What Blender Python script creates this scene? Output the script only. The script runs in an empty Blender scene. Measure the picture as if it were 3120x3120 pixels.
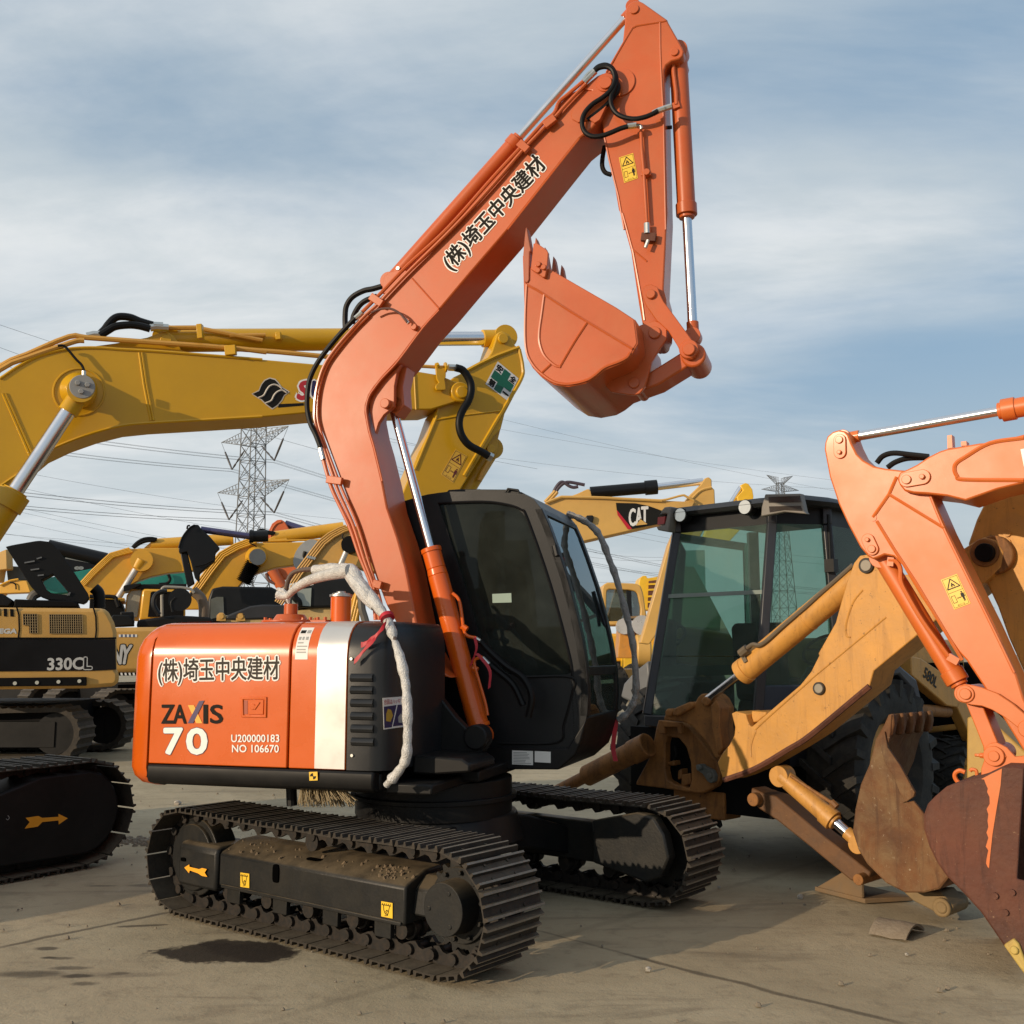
import bpy, bmesh, math, random
from mathutils import Vector as V, Matrix
random.seed(7)
sc = bpy.context.scene
R = math.radians
# ------------------------------------------------------------------ camera, sky, sun, exposure
PITCH, CAMH, FPX = R(7.6), 1.58, 3245.0
cam = bpy.data.cameras.new('camera'); camo = bpy.data.objects.new('camera', cam); sc.collection.objects.link(camo)
cam.sensor_width = 36.0; cam.lens = 36.0*FPX/3120; cam.clip_start = .05; cam.clip_end = 6000
camo.location = (0, 0, CAMH); camo.rotation_euler = (R(90)+PITCH, 0, 0)
sc.camera = camo
SUN_EL, SUN_AZ = R(13.5), R(53)          # azimuth: left of straight behind the camera
sunv = V((-math.sin(SUN_AZ)*math.cos(SUN_EL), -math.cos(SUN_AZ)*math.cos(SUN_EL), math.sin(SUN_EL)))
sl = bpy.data.lights.new('sun', 'SUN'); sl.energy = 3.7; sl.angle = R(.5); sl.color = (1, .80, .57)
so = bpy.data.objects.new('sun', sl); sc.collection.objects.link(so)
so.rotation_euler = sunv.to_track_quat('Z', 'Y').to_euler(); so.location = sunv*30
w = bpy.data.worlds.new('World'); sc.world = w; w.use_nodes = True
nt = w.node_tree; N = nt.nodes; L = nt.links; N.clear()
def nd(t, **k):
    n = N.new(t)
    for a, b in k.items(): setattr(n, a, b)
    return n
def inp(n, **k):
    for a, b in k.items(): n.inputs[a.replace('_', ' ')].default_value = b
    return n
def math_(op, a, b=None):
    n = nd('ShaderNodeMath', operation=op)
    for i, q in enumerate((a, b)):
        if q is None: continue
        if hasattr(q, 'links'): L.new(q, n.inputs[i])
        else: n.inputs[i].default_value = q
    return n.outputs[0]
def mixc(f, a, b):
    n = nd('ShaderNodeMix', data_type='RGBA')
    for i, q in ((0, f), (6, a), (7, b)):
        if hasattr(q, 'links'): L.new(q, n.inputs[i])
        else: n.inputs[i].default_value = q
    return n.outputs[2]
sky = nd('ShaderNodeTexSky', sky_type='NISHITA', sun_disc=False, sun_elevation=SUN_EL, sun_rotation=math.pi+SUN_AZ,
         air_density=1.0, dust_density=1.4, ozone_density=1.6, altitude=20)
tc = nd('ShaderNodeTexCoord'); sep = nd('ShaderNodeSeparateXYZ'); L.new(tc.outputs['Generated'], sep.inputs[0])
X, Y, Z_ = sep.outputs
den = math_('ADD', math_('MAXIMUM', Z_, 0.0), .22)
cx = math_('DIVIDE', X, den); cy = math_('DIVIDE', Y, den)
cmb = nd('ShaderNodeCombineXYZ'); L.new(cx, cmb.inputs[0]); L.new(cy, cmb.inputs[1])
mp = nd('ShaderNodeMapping'); L.new(cmb.outputs[0], mp.inputs[0]); mp.inputs['Rotation'].default_value = (0, 0, R(24)); mp.inputs['Scale'].default_value = (.55, 1.15, 1); mp.inputs['Location'].default_value = (-4.1, 6.6, 0)
n1 = inp(nd('ShaderNodeTexNoise'), Scale=1.5, Detail=10.0, Roughness=.58, Distortion=.35); L.new(mp.outputs[0], n1.inputs['Vector'])
n2 = inp(nd('ShaderNodeTexNoise'), Scale=.75, Detail=5.0, Roughness=.5, Distortion=.3); L.new(mp.outputs[0], n2.inputs['Vector'])
# more cloud towards the left (west) of the yard, clearer to the right
lean = math_('MULTIPLY', cx, -.14)
amt = math_('ADD', math_('ADD', math_('MULTIPLY', n1.outputs[0], .62), math_('MULTIPLY', n2.outputs[0], .5)), lean)
rp = nd('ShaderNodeMapRange', interpolation_type='SMOOTHSTEP'); L.new(amt, rp.inputs[0])
rp.inputs[1].default_value = .34; rp.inputs[2].default_value = .70; rp.inputs[4].default_value = .97
hz = nd('ShaderNodeMapRange', interpolation_type='SMOOTHSTEP'); L.new(Z_, hz.inputs[0])
hz.inputs[1].default_value = -.02; hz.inputs[2].default_value = .34; hz.inputs[3].default_value = .9; hz.inputs[4].default_value = 0.0
skyc = mixc(.62, sky.outputs[0], (2.35, 3.8, 5.35, 1))     # thin high veil
SKYMIX = mixc(hz.outputs[0], skyc, (4.8, 5.2, 5.3, 1))
n3 = inp(nd('ShaderNodeTexNoise'), Scale=2.6, Detail=8.0, Roughness=.6, Distortion=.4); L.new(mp.outputs[0], n3.inputs['Vector'])
cr = nd('ShaderNodeMapRange', interpolation_type='SMOOTHSTEP'); L.new(n3.outputs[0], cr.inputs[0]); cr.inputs[1].default_value = .35; cr.inputs[2].default_value = .66
cl = mixc(rp.outputs[0], SKYMIX, mixc(cr.outputs[0], (5.2, 5.75, 6.05, 1), (6.9, 7.15, 7.25, 1)))
bg = nd('ShaderNodeBackground'); bg.inputs[1].default_value = .115; L.new(cl, bg.inputs[0])
wo = nd('ShaderNodeOutputWorld'); L.new(bg.outputs[0], wo.inputs[0])
vs = sc.view_settings; vs.view_transform = 'Standard'; vs.look = 'None'; vs.gamma = 1; vs.exposure = 0.0
sc.cycles.use_denoising = True
sc.cycles.max_bounces = 8; sc.cycles.transparent_max_bounces = 12
# ------------------------------------------------------------------ pixel rays and machine frames
REG = dict(A=(380, 1700, .4658), B=(420, 2350, .6729), C=(1180, 1450, .5175), D=(1500, 0, .3623), E=(1500, 650, .3623),
           F=(900, 700, .4141), G=(0, 950, .4141), H=(0, 1550, .4141), I=(1900, 1400, .4141), J=(1850, 1950, .4141),
           K=(2420, 1150, .4657), L=(2420, 2000, .5178), M=(700, 900, .5435), N=(0, 2100, .3623), P=(500, 1250, .3106),
           Q=(1150, 950, .2588), R=(0, 1600, .3106), S=(1600, 1380, .3364), T=(800, 1600, .2329), U=(2650, 1600, .3881),
           V=(2600, 2300, .3624), X=(1100, 2250, .4141), d=(0, 0, 1.6149), Y=(0, 2600, .5176), s=(0, 0, 1.0))
def tr(reg, s):
    if isinstance(s, str): s = [tuple(float(k) for k in q.split(',')) for q in s.split()]
    x0, y0, k = REG[reg]
    return [(x0+x*k, y0+y*k) for x, y in s]
CAM = V((0, 0, CAMH))
def ray(x, y):
    a = (x-1560)/FPX; b = -(y-1560)/FPX
    return V((a, math.cos(PITCH)-b*math.sin(PITCH), math.sin(PITCH)+b*math.cos(PITCH)))
def at_z(x, y, z=0.0):
    r = ray(x, y); return CAM+r*((z-CAMH)/r.z)
class Frame:
    """a machine's own axes: u forward along the ground, v to its side, z up"""
    def __init__(s, o, yaw):
        a = R(yaw); s.o = V((o[0], o[1], 0)); s.u = V((math.cos(a), math.sin(a), 0)); s.v = V((-math.sin(a), math.cos(a), 0)); s.yaw = a
    def uz(s, x, y, off):
        r = ray(x, y); t = (off-(CAM-s.o).dot(s.v))/r.dot(s.v); p = CAM+r*t
        return ((p-s.o).dot(s.u), p.z)
    def W(s, u, v, z): return s.o+s.u*u+s.v*v+V((0, 0, z))
    def P(s, reg, pts, v):
        q = tr(reg, pts); vv = v if isinstance(v, (list, tuple)) else [v]*len(q)
        if len(vv) == 2 and len(q) > 2: vv = [vv[0]+(vv[1]-vv[0])*i/(len(q)-1) for i in range(len(q))]
        out = []
        for (x, y), o in zip(q, vv):
            u, z = s.uz(x, y, o); out.append(s.W(u, o, z))
        return out
def catmull(p, n=6):
    if len(p) < 3: return list(p)
    q = [p[0]*2-p[1]]+list(p)+[p[-1]*2-p[-2]]; out = []
    for i in range(1, len(q)-2):
        a, b, c, d = q[i-1:i+3]
        for k in range(n):
            t = k/n
            out.append(.5*((2*b)+(c-a)*t+(2*a-5*b+4*c-d)*t*t+(3*b-a-3*c+d)*t**3))
    out.append(q[-2]); return out
ORI = {}
class MB:
    """collects shapes and links them as ONE mesh object"""
    def __init__(s): s.bm = bmesh.new()
    def loft(s, rings, cap=True, closed=False):
        bm = s.bm; rs = [[bm.verts.new(p) for p in r] for r in rings]; n = len(rs[0])
        pairs = list(zip(rs, rs[1:]))+([(rs[-1], rs[0])] if closed else [])
        for a, b in pairs:
            for i in range(n):
                try: bm.faces.new((a[i], a[(i+1) % n], b[(i+1) % n], b[i]))
                except ValueError: pass
        if cap and not closed:
            for r in (rs[0], rs[-1]):
                try: bm.faces.new(r)
                except ValueError: pass
        return s
    def prism(s, fr, uz, v0, v1): return s.loft([[fr.W(u, v, z) for u, z in uz] for v in (v0, v1)])
    def trace(s, fr, reg, pts, v0, v1):
        return s.prism(fr, [fr.uz(x, y, v0) for x, y in tr(reg, pts)], v0, v1)
    def ring(s, fr, out, inn, v0, v1):
        n = len(out); f = lambda pts, v: [s.bm.verts.new(fr.W(u, v, z)) for u, z in pts]
        o0, i0, o1, i1 = f(out, v0), f(inn, v0), f(out, v1), f(inn, v1)
        for i in range(n):
            j = (i+1) % n
            for q in ((o0[i], o0[j], i0[j], i0[i]), (o1[i], o1[j], i1[j], i1[i]), (o0[i], o0[j], o1[j], o1[i]), (i0[i], i0[j], i1[j], i1[i])):
                try: s.bm.faces.new(q)
                except ValueError: pass
        return s
    def tube(s, pts, r, seg=8, smooth=5):
        p = catmull(pts, smooth) if smooth else list(pts)
        rr = r if callable(r) else (lambda t: r)
        rings = []; up = None
        for i, c in enumerate(p):
            d = (p[min(i+1, len(p)-1)]-p[max(i-1, 0)])
            if d.length < 1e-7: d = V((0, 0, 1))
            d.normalize()
            if up is None: up = V((0, 0, 1)) if abs(d.z) < .9 else V((1, 0, 0))
            a = d.cross(up); a.normalize(); b = a.cross(d); up = b
            k = rr(i/max(1, len(p)-1))
            rings.append([c+(a*math.cos(t)+b*math.sin(t))*k for t in [2*math.pi*j/seg for j in range(seg)]])
        return s.loft(rings)
    def cyl(s, a, b, r0, r1=None, seg=24):
        r1 = r0 if r1 is None else r1
        d = (b-a).normalized(); up = V((0, 0, 1)) if abs(d.z) < .9 else V((1, 0, 0))
        x = d.cross(up).normalized(); y = x.cross(d)
        c = [(math.cos(2*math.pi*j/seg), math.sin(2*math.pi*j/seg)) for j in range(seg)]
        return s.loft([[a+(x*p+y*q)*r0 for p, q in c], [b+(x*p+y*q)*r1 for p, q in c]])
    def boss(s, fr, reg, pt, v0, v1, r, seg=24):
        x, y = tr(reg, [pt])[0]; u, z = fr.uz(x, y, v0)
        return s.cyl(fr.W(u, v0, z), fr.W(u, v1, z), r, seg=seg)
    def box(s, fr, u0, u1, v0, v1, z0, z1): return s.prism(fr, [(u0, z0), (u1, z0), (u1, z1), (u0, z1)], v0, v1)
    def bar(s, a, b, w_, h_=None):
        h_ = h_ or w_; d = (b-a).normalized(); up = V((0, 0, 1)) if abs(d.z) < .95 else V((0, 1, 0))
        x = d.cross(up).normalized()*w_/2; y = x.cross(d).normalized()*h_/2
        return s.loft([[q+x+y, q-x+y, q-x-y, q+x-y] for q in (a, b)])
    def build(s, name, mat, parent=None, bevel=0, smooth=32, label=None, seg=2, normals=True):
        if normals: bmesh.ops.recalc_face_normals(s.bm, faces=s.bm.faces)
        me = bpy.data.meshes.new(name); o = bpy.data.objects.new(name, me); sc.collection.objects.link(o)
        org = V((0, 0, 0))
        if parent is not None: o.parent = parent; org = ORI[parent.name]
        ORI[o.name] = org
        bmesh.ops.translate(s.bm, verts=s.bm.verts, vec=-org)
        s.bm.to_mesh(me); s.bm.free()
        me.materials.append(mat)
        if smooth:
            me.shade_smooth(); me.set_sharp_from_angle(angle=R(smooth))
        if bevel:
            m = o.modifiers.new('bevel', 'BEVEL'); m.width = bevel; m.segments = seg; m.limit_method = 'ANGLE'; m.angle_limit = R(38); m.use_clamp_overlap = True
        if label: o['label'] = label
        return o
def tag(o, label, cat, group=None, kind=None):
    if label: o['label'] = label
    if cat: o['category'] = cat
    if group: o['group'] = group
    if kind: o['kind'] = kind
    return o
def thing(name, label, cat, loc, group=None):
    o = bpy.data.objects.new(name, None); sc.collection.objects.link(o); o.location = loc; o.empty_display_size = .2
    ORI[o.name] = V(loc); return tag(o, label, cat, group)
# ------------------------------------------------------------------ materials
MATS = {}
def mat(name, col, rough=.5, metal=0.0, coat=0.0, dirt=.0, dcol=(.16, .12, .08), nscale=3.0, bump=.0, bscale=60, vary=.12, chips=0.0, ccol=(.05, .03, .02), spec=.5, up=0.0, upcol=None, streak=0.0, scol=(.05, .03, .02)):
    if name in MATS: return MATS[name]
    m = bpy.data.materials.new(name); m.use_nodes = True; t = m.node_tree; b = t.nodes['Principled BSDF']; Lk = t.links.new
    c = t.nodes.new('ShaderNodeTexCoord'); no = t.nodes.new('ShaderNodeTexNoise'); no.inputs['Scale'].default_value = nscale; no.inputs['Detail'].default_value = 8; no.inputs['Roughness'].default_value = .62
    Lk(c.outputs['Object'], no.inputs['Vector'])
    def mix(f, a, bb, mode='MIX'):
        n = t.nodes.new('ShaderNodeMix'); n.data_type = 'RGBA'; n.blend_type = mode
        for i, q in ((0, f), (6, a), (7, bb)):
            if hasattr(q, 'links'): Lk(q, n.inputs[i])
            else: n.inputs[i].default_value = q if isinstance(q, (int, float)) else (*q, 1)
        return n.outputs[2]
    def mr(src, a, bb, lo=0.0, hi=1.0):
        n = t.nodes.new('ShaderNodeMapRange'); Lk(src, n.inputs[0]); n.inputs[1].default_value = a; n.inputs[2].default_value = bb; n.inputs[3].default_value = lo; n.inputs[4].default_value = hi
        return n.outputs[0]
    lo = tuple(max(0, k*(1-vary)) for k in col); hi = tuple(min(1, k*(1+vary)) for k in col)
    out = mix(mr(no.outputs[0], .3, .7), lo, hi)
    if dirt:
        n2 = t.nodes.new('ShaderNodeTexNoise'); n2.inputs['Scale'].default_value = nscale*2.3; n2.inputs['Detail'].default_value = 10; n2.inputs['Roughness'].default_value = .7; n2.inputs['Distortion'].default_value = .6
        Lk(c.outputs['Object'], n2.inputs['Vector'])
        out = mix(mr(n2.outputs[0], .42, .72, 0, dirt), out, dcol)
    if streak:   # runs and scrapes that follow the plate
        mp_ = t.nodes.new('ShaderNodeMapping'); mp_.inputs['Scale'].default_value = (9, 9, 1.1); mp_.inputs['Rotation'].default_value = (.25, .15, 0); Lk(c.outputs['Object'], mp_.inputs[0])
        n5 = t.nodes.new('ShaderNodeTexNoise'); n5.inputs['Scale'].default_value = 1.6; n5.inputs['Detail'].default_value = 10; n5.inputs['Roughness'].default_value = .68; n5.inputs['Distortion'].default_value = .7; Lk(mp_.outputs[0], n5.inputs['Vector'])
        out = mix(mr(n5.outputs[0], .50, .68, 0, streak), out, scol)
    if up:   # settled dust on faces that look up
        g = t.nodes.new('ShaderNodeNewGeometry'); s_ = t.nodes.new('ShaderNodeSeparateXYZ'); Lk(g.outputs['Normal'], s_.inputs[0])
        n4 = t.nodes.new('ShaderNodeTexNoise'); n4.inputs['Scale'].default_value = 9; n4.inputs['Detail'].default_value = 8; Lk(c.outputs['Object'], n4.inputs['Vector'])
        k = t.nodes.new('ShaderNodeMath'); k.operation = 'MULTIPLY'; Lk(mr(s_.outputs[2], .45, .95, 0, up), k.inputs[0]); Lk(mr(n4.outputs[0], .3, .6, .35, 1), k.inputs[1])
        out = mix(k.outputs[0], out, upcol or dcol)
    if chips:
        n3 = t.nodes.new('ShaderNodeTexNoise'); n3.inputs['Scale'].default_value = nscale*15; n3.inputs['Detail'].default_value = 8; n3.inputs['Roughness'].default_value = .8
        Lk(c.outputs['Object'], n3.inputs['Vector'])
        out = mix(mr(n3.outputs[0], .66-.12*chips, .70-.12*chips), out, ccol)
    Lk(out, b.inputs['Base Color'])
    b.inputs['Metallic'].default_value = metal; b.inputs['Coat Weight'].default_value = coat; b.inputs['Coat Roughness'].default_value = .12; b.inputs['Specular IOR Level'].default_value = spec
    Lk(mr(no.outputs[0], .25, .75, max(.02, rough-.08), min(1, rough+.1)), b.inputs['Roughness'])
    if bump:
        nb = t.nodes.new('ShaderNodeTexNoise'); nb.inputs['Scale'].default_value = bscale; nb.inputs['Detail'].default_value = 6; Lk(c.outputs['Object'], nb.inputs['Vector'])
        bp = t.nodes.new('ShaderNodeBump'); bp.inputs['Strength'].default_value = bump; bp.inputs['Distance'].default_value = .01; Lk(nb.outputs[0], bp.inputs['Height']); Lk(bp.outputs[0], b.inputs['Normal'])
    MATS[name] = m; return m
def glass(name, tint=(.25, .3, .28), refl=.5, dust=.0):
    if name in MATS: return MATS[name]
    m = bpy.data.materials.new(name); m.use_nodes = True; t = m.node_tree; t.nodes.clear(); Lk = t.links.new
    tr_ = t.nodes.new('ShaderNodeBsdfTransparent'); tr_.inputs[0].default_value = (*tint, 1)
    gl = t.nodes.new('ShaderNodeBsdfGlossy'); gl.inputs['Roughness'].default_value = .02; gl.inputs[0].default_value = (.95, 1, .98, 1)
    fr = t.nodes.new('ShaderNodeLayerWeight'); fr.inputs[0].default_value = refl
    mx = t.nodes.new('ShaderNodeMixShader'); Lk(fr.outputs['Fresnel'], mx.inputs[0]); Lk(tr_.outputs[0], mx.inputs[1]); Lk(gl.outputs[0], mx.inputs[2])
    last = mx.outputs[0]
    if dust:
        c = t.nodes.new('ShaderNodeTexCoord'); n = t.nodes.new('ShaderNodeTexNoise'); n.inputs['Scale'].default_value = 3.5; n.inputs['Detail'].default_value = 7; n.inputs['Roughness'].default_value = .65; Lk(c.outputs['Object'], n.inputs['Vector'])
        r = t.nodes.new('ShaderNodeMapRange'); Lk(n.outputs[0], r.inputs[0]); r.inputs[1].default_value = .35; r.inputs[2].default_value = .75; r.inputs[3].default_value = dust*.4; r.inputs[4].default_value = dust
        df = t.nodes.new('ShaderNodeBsdfDiffuse'); df.inputs[0].default_value = (.34, .40, .35, 1)
        m2 = t.nodes.new('ShaderNodeMixShader'); Lk(r.outputs[0], m2.inputs[0]); Lk(last, m2.inputs[1]); Lk(df.outputs[0], m2.inputs[2]); last = m2.outputs[0]
    o = t.nodes.new('ShaderNodeOutputMaterial'); Lk(last, o.inputs[0]); MATS[name] = m; return m
ORANGE = mat('orange_paint', (.63, .105, .006), .27, coat=.45, dirt=.10, dcol=(.56, .18, .05), nscale=1.6, vary=.06, spec=.35)
ORANGE_DUSTY = mat('dusty_orange_paint', (.50, .092, .016), .38, coat=.25, dirt=.45, dcol=(.45, .14, .046), nscale=1.3, vary=.11, spec=.4, bump=.03, bscale=14, chips=.05, ccol=(.34, .07, .025))
CHROME = mat('chrome_rod', (.75, .75, .78), .20, metal=1, vary=.04)
STEEL = mat('steel_fitting', (.55, .55, .52), .35, metal=1)
BLACKPAINT = mat('black_paint', (.006, .006, .0065), .45, dirt=.4, dcol=(.018, .017, .015), up=.25, spec=.25)
VOID = mat('deep_shadow_gap', (.001, .001, .001), .9, spec=.02)
BLACKPL = mat('black_plastic', (.0062, .0072, .0088), .42, bump=.06, bscale=220, dirt=.3, dcol=(.016, .015, .014), spec=.3)
RUBBER = mat('black_rubber', (.003, .003, .0034), .5, spec=.22)
TRACKM = mat('track_steel', (.026, .022, .018), .6, dirt=.7, dcol=(.062, .048, .032), nscale=6, bump=.25, bscale=40, up=.7, spec=.3, upcol=(.15, .12, .082))
WORN = mat('worn_grouser_edge', (.20, .175, .14), .5, dirt=.6, dcol=(.09, .07, .05), nscale=12)
CHAIN = mat('track_chain_steel', (.013, .012, .011), .5, dirt=.55, dcol=(.06, .04, .026), nscale=12, spec=.35)
FRAMEP = mat('undercarriage_paint', (.011, .0115, .0115), .45, dirt=.55, dcol=(.033, .029, .022), nscale=2.5, up=.9, bump=.1, spec=.3, upcol=(.15, .115, .072))
SILVER = mat('silver_stripe', (.60, .59, .57), .34, metal=.55, vary=.03)
WHITE = mat('white_vinyl', (.80, .79, .75), .4, vary=.03)
BROWNTXT = mat('faded_dark_lettering', (.048, .041, .034), .6, vary=.25, spec=.15)
DARKTXT = mat('dark_lettering', (.012, .010, .008), .6, vary=.1, spec=.12)
PURPLE = mat('purple_lettering', (.05, .028, .10), .5); AMBER = mat('amber_lettering', (.85, .38, .02), .4); NAVY = mat('navy_lettering', (.012, .012, .075), .5)
STICKY = mat('yellow_sticker', (.80, .50, .03), .42, vary=.05); STICKB = mat('sticker_print', (.008, .0075, .006), .5, spec=.2)
STICKW = mat('white_sticker', (.70, .69, .66), .45, vary=.04); RED = mat('red_vinyl', (.42, .004, .018), .5)
GREYPR = mat('grey_print', (.30, .30, .29), .5)
FOAM = mat('white_foam_wrap', (.54, .53, .51), .22, bump=.9, bscale=120, vary=.25, nscale=22, spec=.7)
FOAMG = mat('grey_foam_wrap', (.24, .24, .235), .35, bump=1.2, bscale=95, vary=.3, nscale=14)
YELLOW = mat('yellow_paint', (.56, .31, .008), .36, coat=.12, dirt=.2, dcol=(.42, .24, .02), nscale=1.2, vary=.07, spec=.35)
TAN = mat('tan_machine_paint', (.55, .31, .075), .42, dirt=.3, dcol=(.36, .23, .10), nscale=1.5)
CASEY = mat('worn_tan_paint', (.58, .28, .055), .5, dirt=.45, dcol=(.40, .22, .08), nscale=2.2, chips=.42, ccol=(.10, .05, .02), bump=.15, bscale=30, streak=.5, scol=(.27, .125, .03))
RUSTY = mat('rusty_tan_paint', (.30, .13, .036), .62, dirt=.7, dcol=(.10, .048, .02), nscale=2.8, chips=.5, ccol=(.035, .02, .012), bump=.3, bscale=30, spec=.3, streak=.7, scol=(.09, .04, .016))
RUST = mat('rusted_steel', (.14, .055, .017), .78, dirt=.7, dcol=(.21, .14, .065), vary=.4, nscale=2.2, bump=.5, bscale=25, chips=.35, ccol=(.34, .27, .18), streak=.8, scol=(.065, .026, .010))
RUSTD = mat('dark_rusted_steel', (.095, .03, .016), .72, dirt=.5, dcol=(.15, .055, .026), vary=.4, nscale=2.4, bump=.5, bscale=30, chips=.3, ccol=(.26, .15, .08), streak=.8, scol=(.045, .014, .008))
TEAL = mat('teal_paint', (.012, .21, .165), .4, coat=.2); TYRE = mat('tyre_rubber', (.010, .0095, .009), .75, dirt=.7, dcol=(.045, .038, .026), nscale=4, bump=.3, bscale=30)
GREYPL = mat('grey_plastic', (.17, .16, .145), .5, dirt=.3, dcol=(.24, .21, .16)); DGREY = mat('dark_grey_plastic', (.025, .026, .030), .5, spec=.3)
GALV = mat('galvanised_steel', (.16, .165, .17), .55, metal=.3); WIRE = mat('power_cable', (.13, .14, .15), .6)
DARKIN = mat('dark_interior', (.004, .004, .0045), .7, spec=.15); SEAT = mat('seat_fabric', (.009, .009, .01), .8, spec=.2)
CABGL = glass('dark_cab_glass', (.16, .17, .16), .20, dust=.07); FRONTGL = glass('clear_front_glass', (.42, .50, .50), .50, dust=.05)
BHGL = glass('green_tinted_glass', (.50, .66, .59), .22, dust=.13); FARGL = glass('far_cab_glass', (.30, .34, .32), .55, dust=.10)
LENS = mat('lamp_lens', (.75, .74, .68), .12, metal=.6); REDLENS = mat('red_lens', (.35, .03, .03), .3)
# ------------------------------------------------------------------ writing
def text_mesh(body, off=0.0):
    c = bpy.data.curves.new('lettering', 'FONT'); c.body = body; c.offset = off; c.resolution_u = 3
    o = bpy.data.objects.new('lettering', c); sc.collection.objects.link(o)
    dg = bpy.context.evaluated_depsgraph_get(); dg.update(); m = bpy.data.meshes.new_from_object(o.evaluated_get(dg))
    bpy.data.objects.remove(o); bpy.data.curves.remove(c)
    return [v.co.copy() for v in m.vertices], [list(p.vertices) for p in m.polygons]
def lettering(name, body, fr, reg, bl, br, tl, v, material, parent, bold=0.0, outline=None, outm=None, lift=.0025, skew=0.0):
    """flat letters on the plane v of a machine, fitted between three corners"""
    vs_, fs = text_mesh(body)
    x0, x1 = min(p.x for p in vs_), max(p.x for p in vs_); y0, y1 = min(p.y for p in vs_), max(p.y for p in vs_)
    B, Rr, T_ = [V(fr.uz(*tr(reg, [q])[0], v)) for q in (bl, br, tl)]
    ex, ey = Rr-B, T_-B
    def add(mb, rad, lv):
        k = 8 if rad else 1
        for j in range(k):
            dx = rad*math.cos(j*math.pi/4) if rad else 0; dy = rad*math.sin(j*math.pi/4) if rad else 0
            ids = []
            for p in vs_:
                q = B+ex*((p.x-x0)/(x1-x0))+ey*((p.y-y0)/(y1-y0))
                ids.append(mb.bm.verts.new(fr.W(q.x+dx, v-lv-j*.00008, q.y+dy)))
            for f in fs:
                try: mb.bm.faces.new([ids[i] for i in f])
                except ValueError: pass
    mb = MB(); add(mb, bold, lift+.0012)
    o = mb.build(name, material, parent, smooth=0, normals=False)
    if outline:
        m2 = MB(); add(m2, bold+outline, lift); o2 = m2.build('lettering_outline', outm, parent, smooth=0, normals=False)
    return o
def decal(name, fr, reg, pts, v, material, parent, lift=.002, th=.001):
    return MB().trace(fr, reg, pts, v-lift-th, v-lift).build(name, material, parent, smooth=0)
def quadmap(fr, reg, corners, v):
    """corners TL TR BR BL -> function (a,b in 0..1, a right, b down) to (u,z)"""
    c = [V(fr.uz(*q, v)) for q in tr(reg, corners)]
    return lambda a, b: tuple((c[0]*(1-a)+c[1]*a)*(1-b)+(c[3]*(1-a)+c[2]*a)*b)
def warning_sticker(fr, reg, corners, v, parent, base=None, prm=None):
    q = quadmap(fr, reg, corners, v); base = base or STICKY; prm = prm or STICKB
    s = MB().prism(fr, [q(0, 0), q(1, 0), q(1, 1), q(0, 1)], v-.003, v-.001).build('warning_sticker', base, parent, smooth=0)
    m = MB()
    def pl(pts): m.prism(fr, [q(*p) for p in pts], v-.0045, v-.0032)
    def ln(a, b, wd=.03):
        dx, dy = b[0]-a[0], b[1]-a[1]; l = math.hypot(dx, dy*1.8); nx, ny = -dy*1.8/l*wd, dx/l*wd/1.8
        pl([(a[0]+nx, a[1]+ny), (b[0]+nx, b[1]+ny), (b[0]-nx, b[1]-ny), (a[0]-nx, a[1]-ny)])
    tri = [(.5, .07), (.88, .37), (.12, .37)]
    for a, b in zip(tri, tri[1:]+tri[:1]): ln(a, b, .028)
    ln((.07, .49), (.93, .49), .008); 
    for a, b in (((.06, .04), (.06, .96)), ((.94, .04), (.94, .96)), ((.06, .035), (.94, .035)), ((.06, .965), (.94, .965))): ln(a, b, .008)
    ln((.5, .2), (.42, .33), .03); ln((.5, .24), (.6, .33), .03); ln((.4, .27), (.6, .27), .02)
    bx = [(.14, .60), (.36, .60), (.36, .82), (.14, .82)]
    for a, b in zip(bx, bx[1:]+bx[:1]): ln(a, b, .012)
    ln((.44, .71), (.64, .71), .014); pl([(.42, .71), (.49, .685), (.49, .735)]); pl([(.66, .71), (.59, .685), (.59, .735)])
    pl([(.70, .60), (.88, .60), (.90, .73), (.86, .73), (.85, .65), (.84, .86), (.80, .86), (.79, .74), (.78, .86), (.74, .86), (.73, .65), (.72, .73), (.68, .73)])
    pl([(.79+.05*math.cos(t), .565+.028*math.sin(t)) for t in [k*math.pi/4 for k in range(8)]])
    m.build('printing', prm, s, smooth=0)
    vs_, fs = text_mesh('近づくな')
    x0, x1 = min(p.x for p in vs_), max(p.x for p in vs_); y0, y1 = min(p.y for p in vs_), max(p.y for p in vs_)
    for (a0, a1, b0, b1) in ((.3, .72, .895, .945),):
        t = MB(); ids = []
        for p in vs_:
            uu = q(a0+(a1-a0)*(p.x-x0)/(x1-x0), b1-(b1-b0)*(p.y-y0)/(y1-y0)); ids.append(t.bm.verts.new(fr.W(uu[0], v-.0045, uu[1])))
        for f in fs: t.bm.faces.new([ids[i] for i in f])
        t.build('printing', prm, s, smooth=0, normals=False)
    return s
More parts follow.
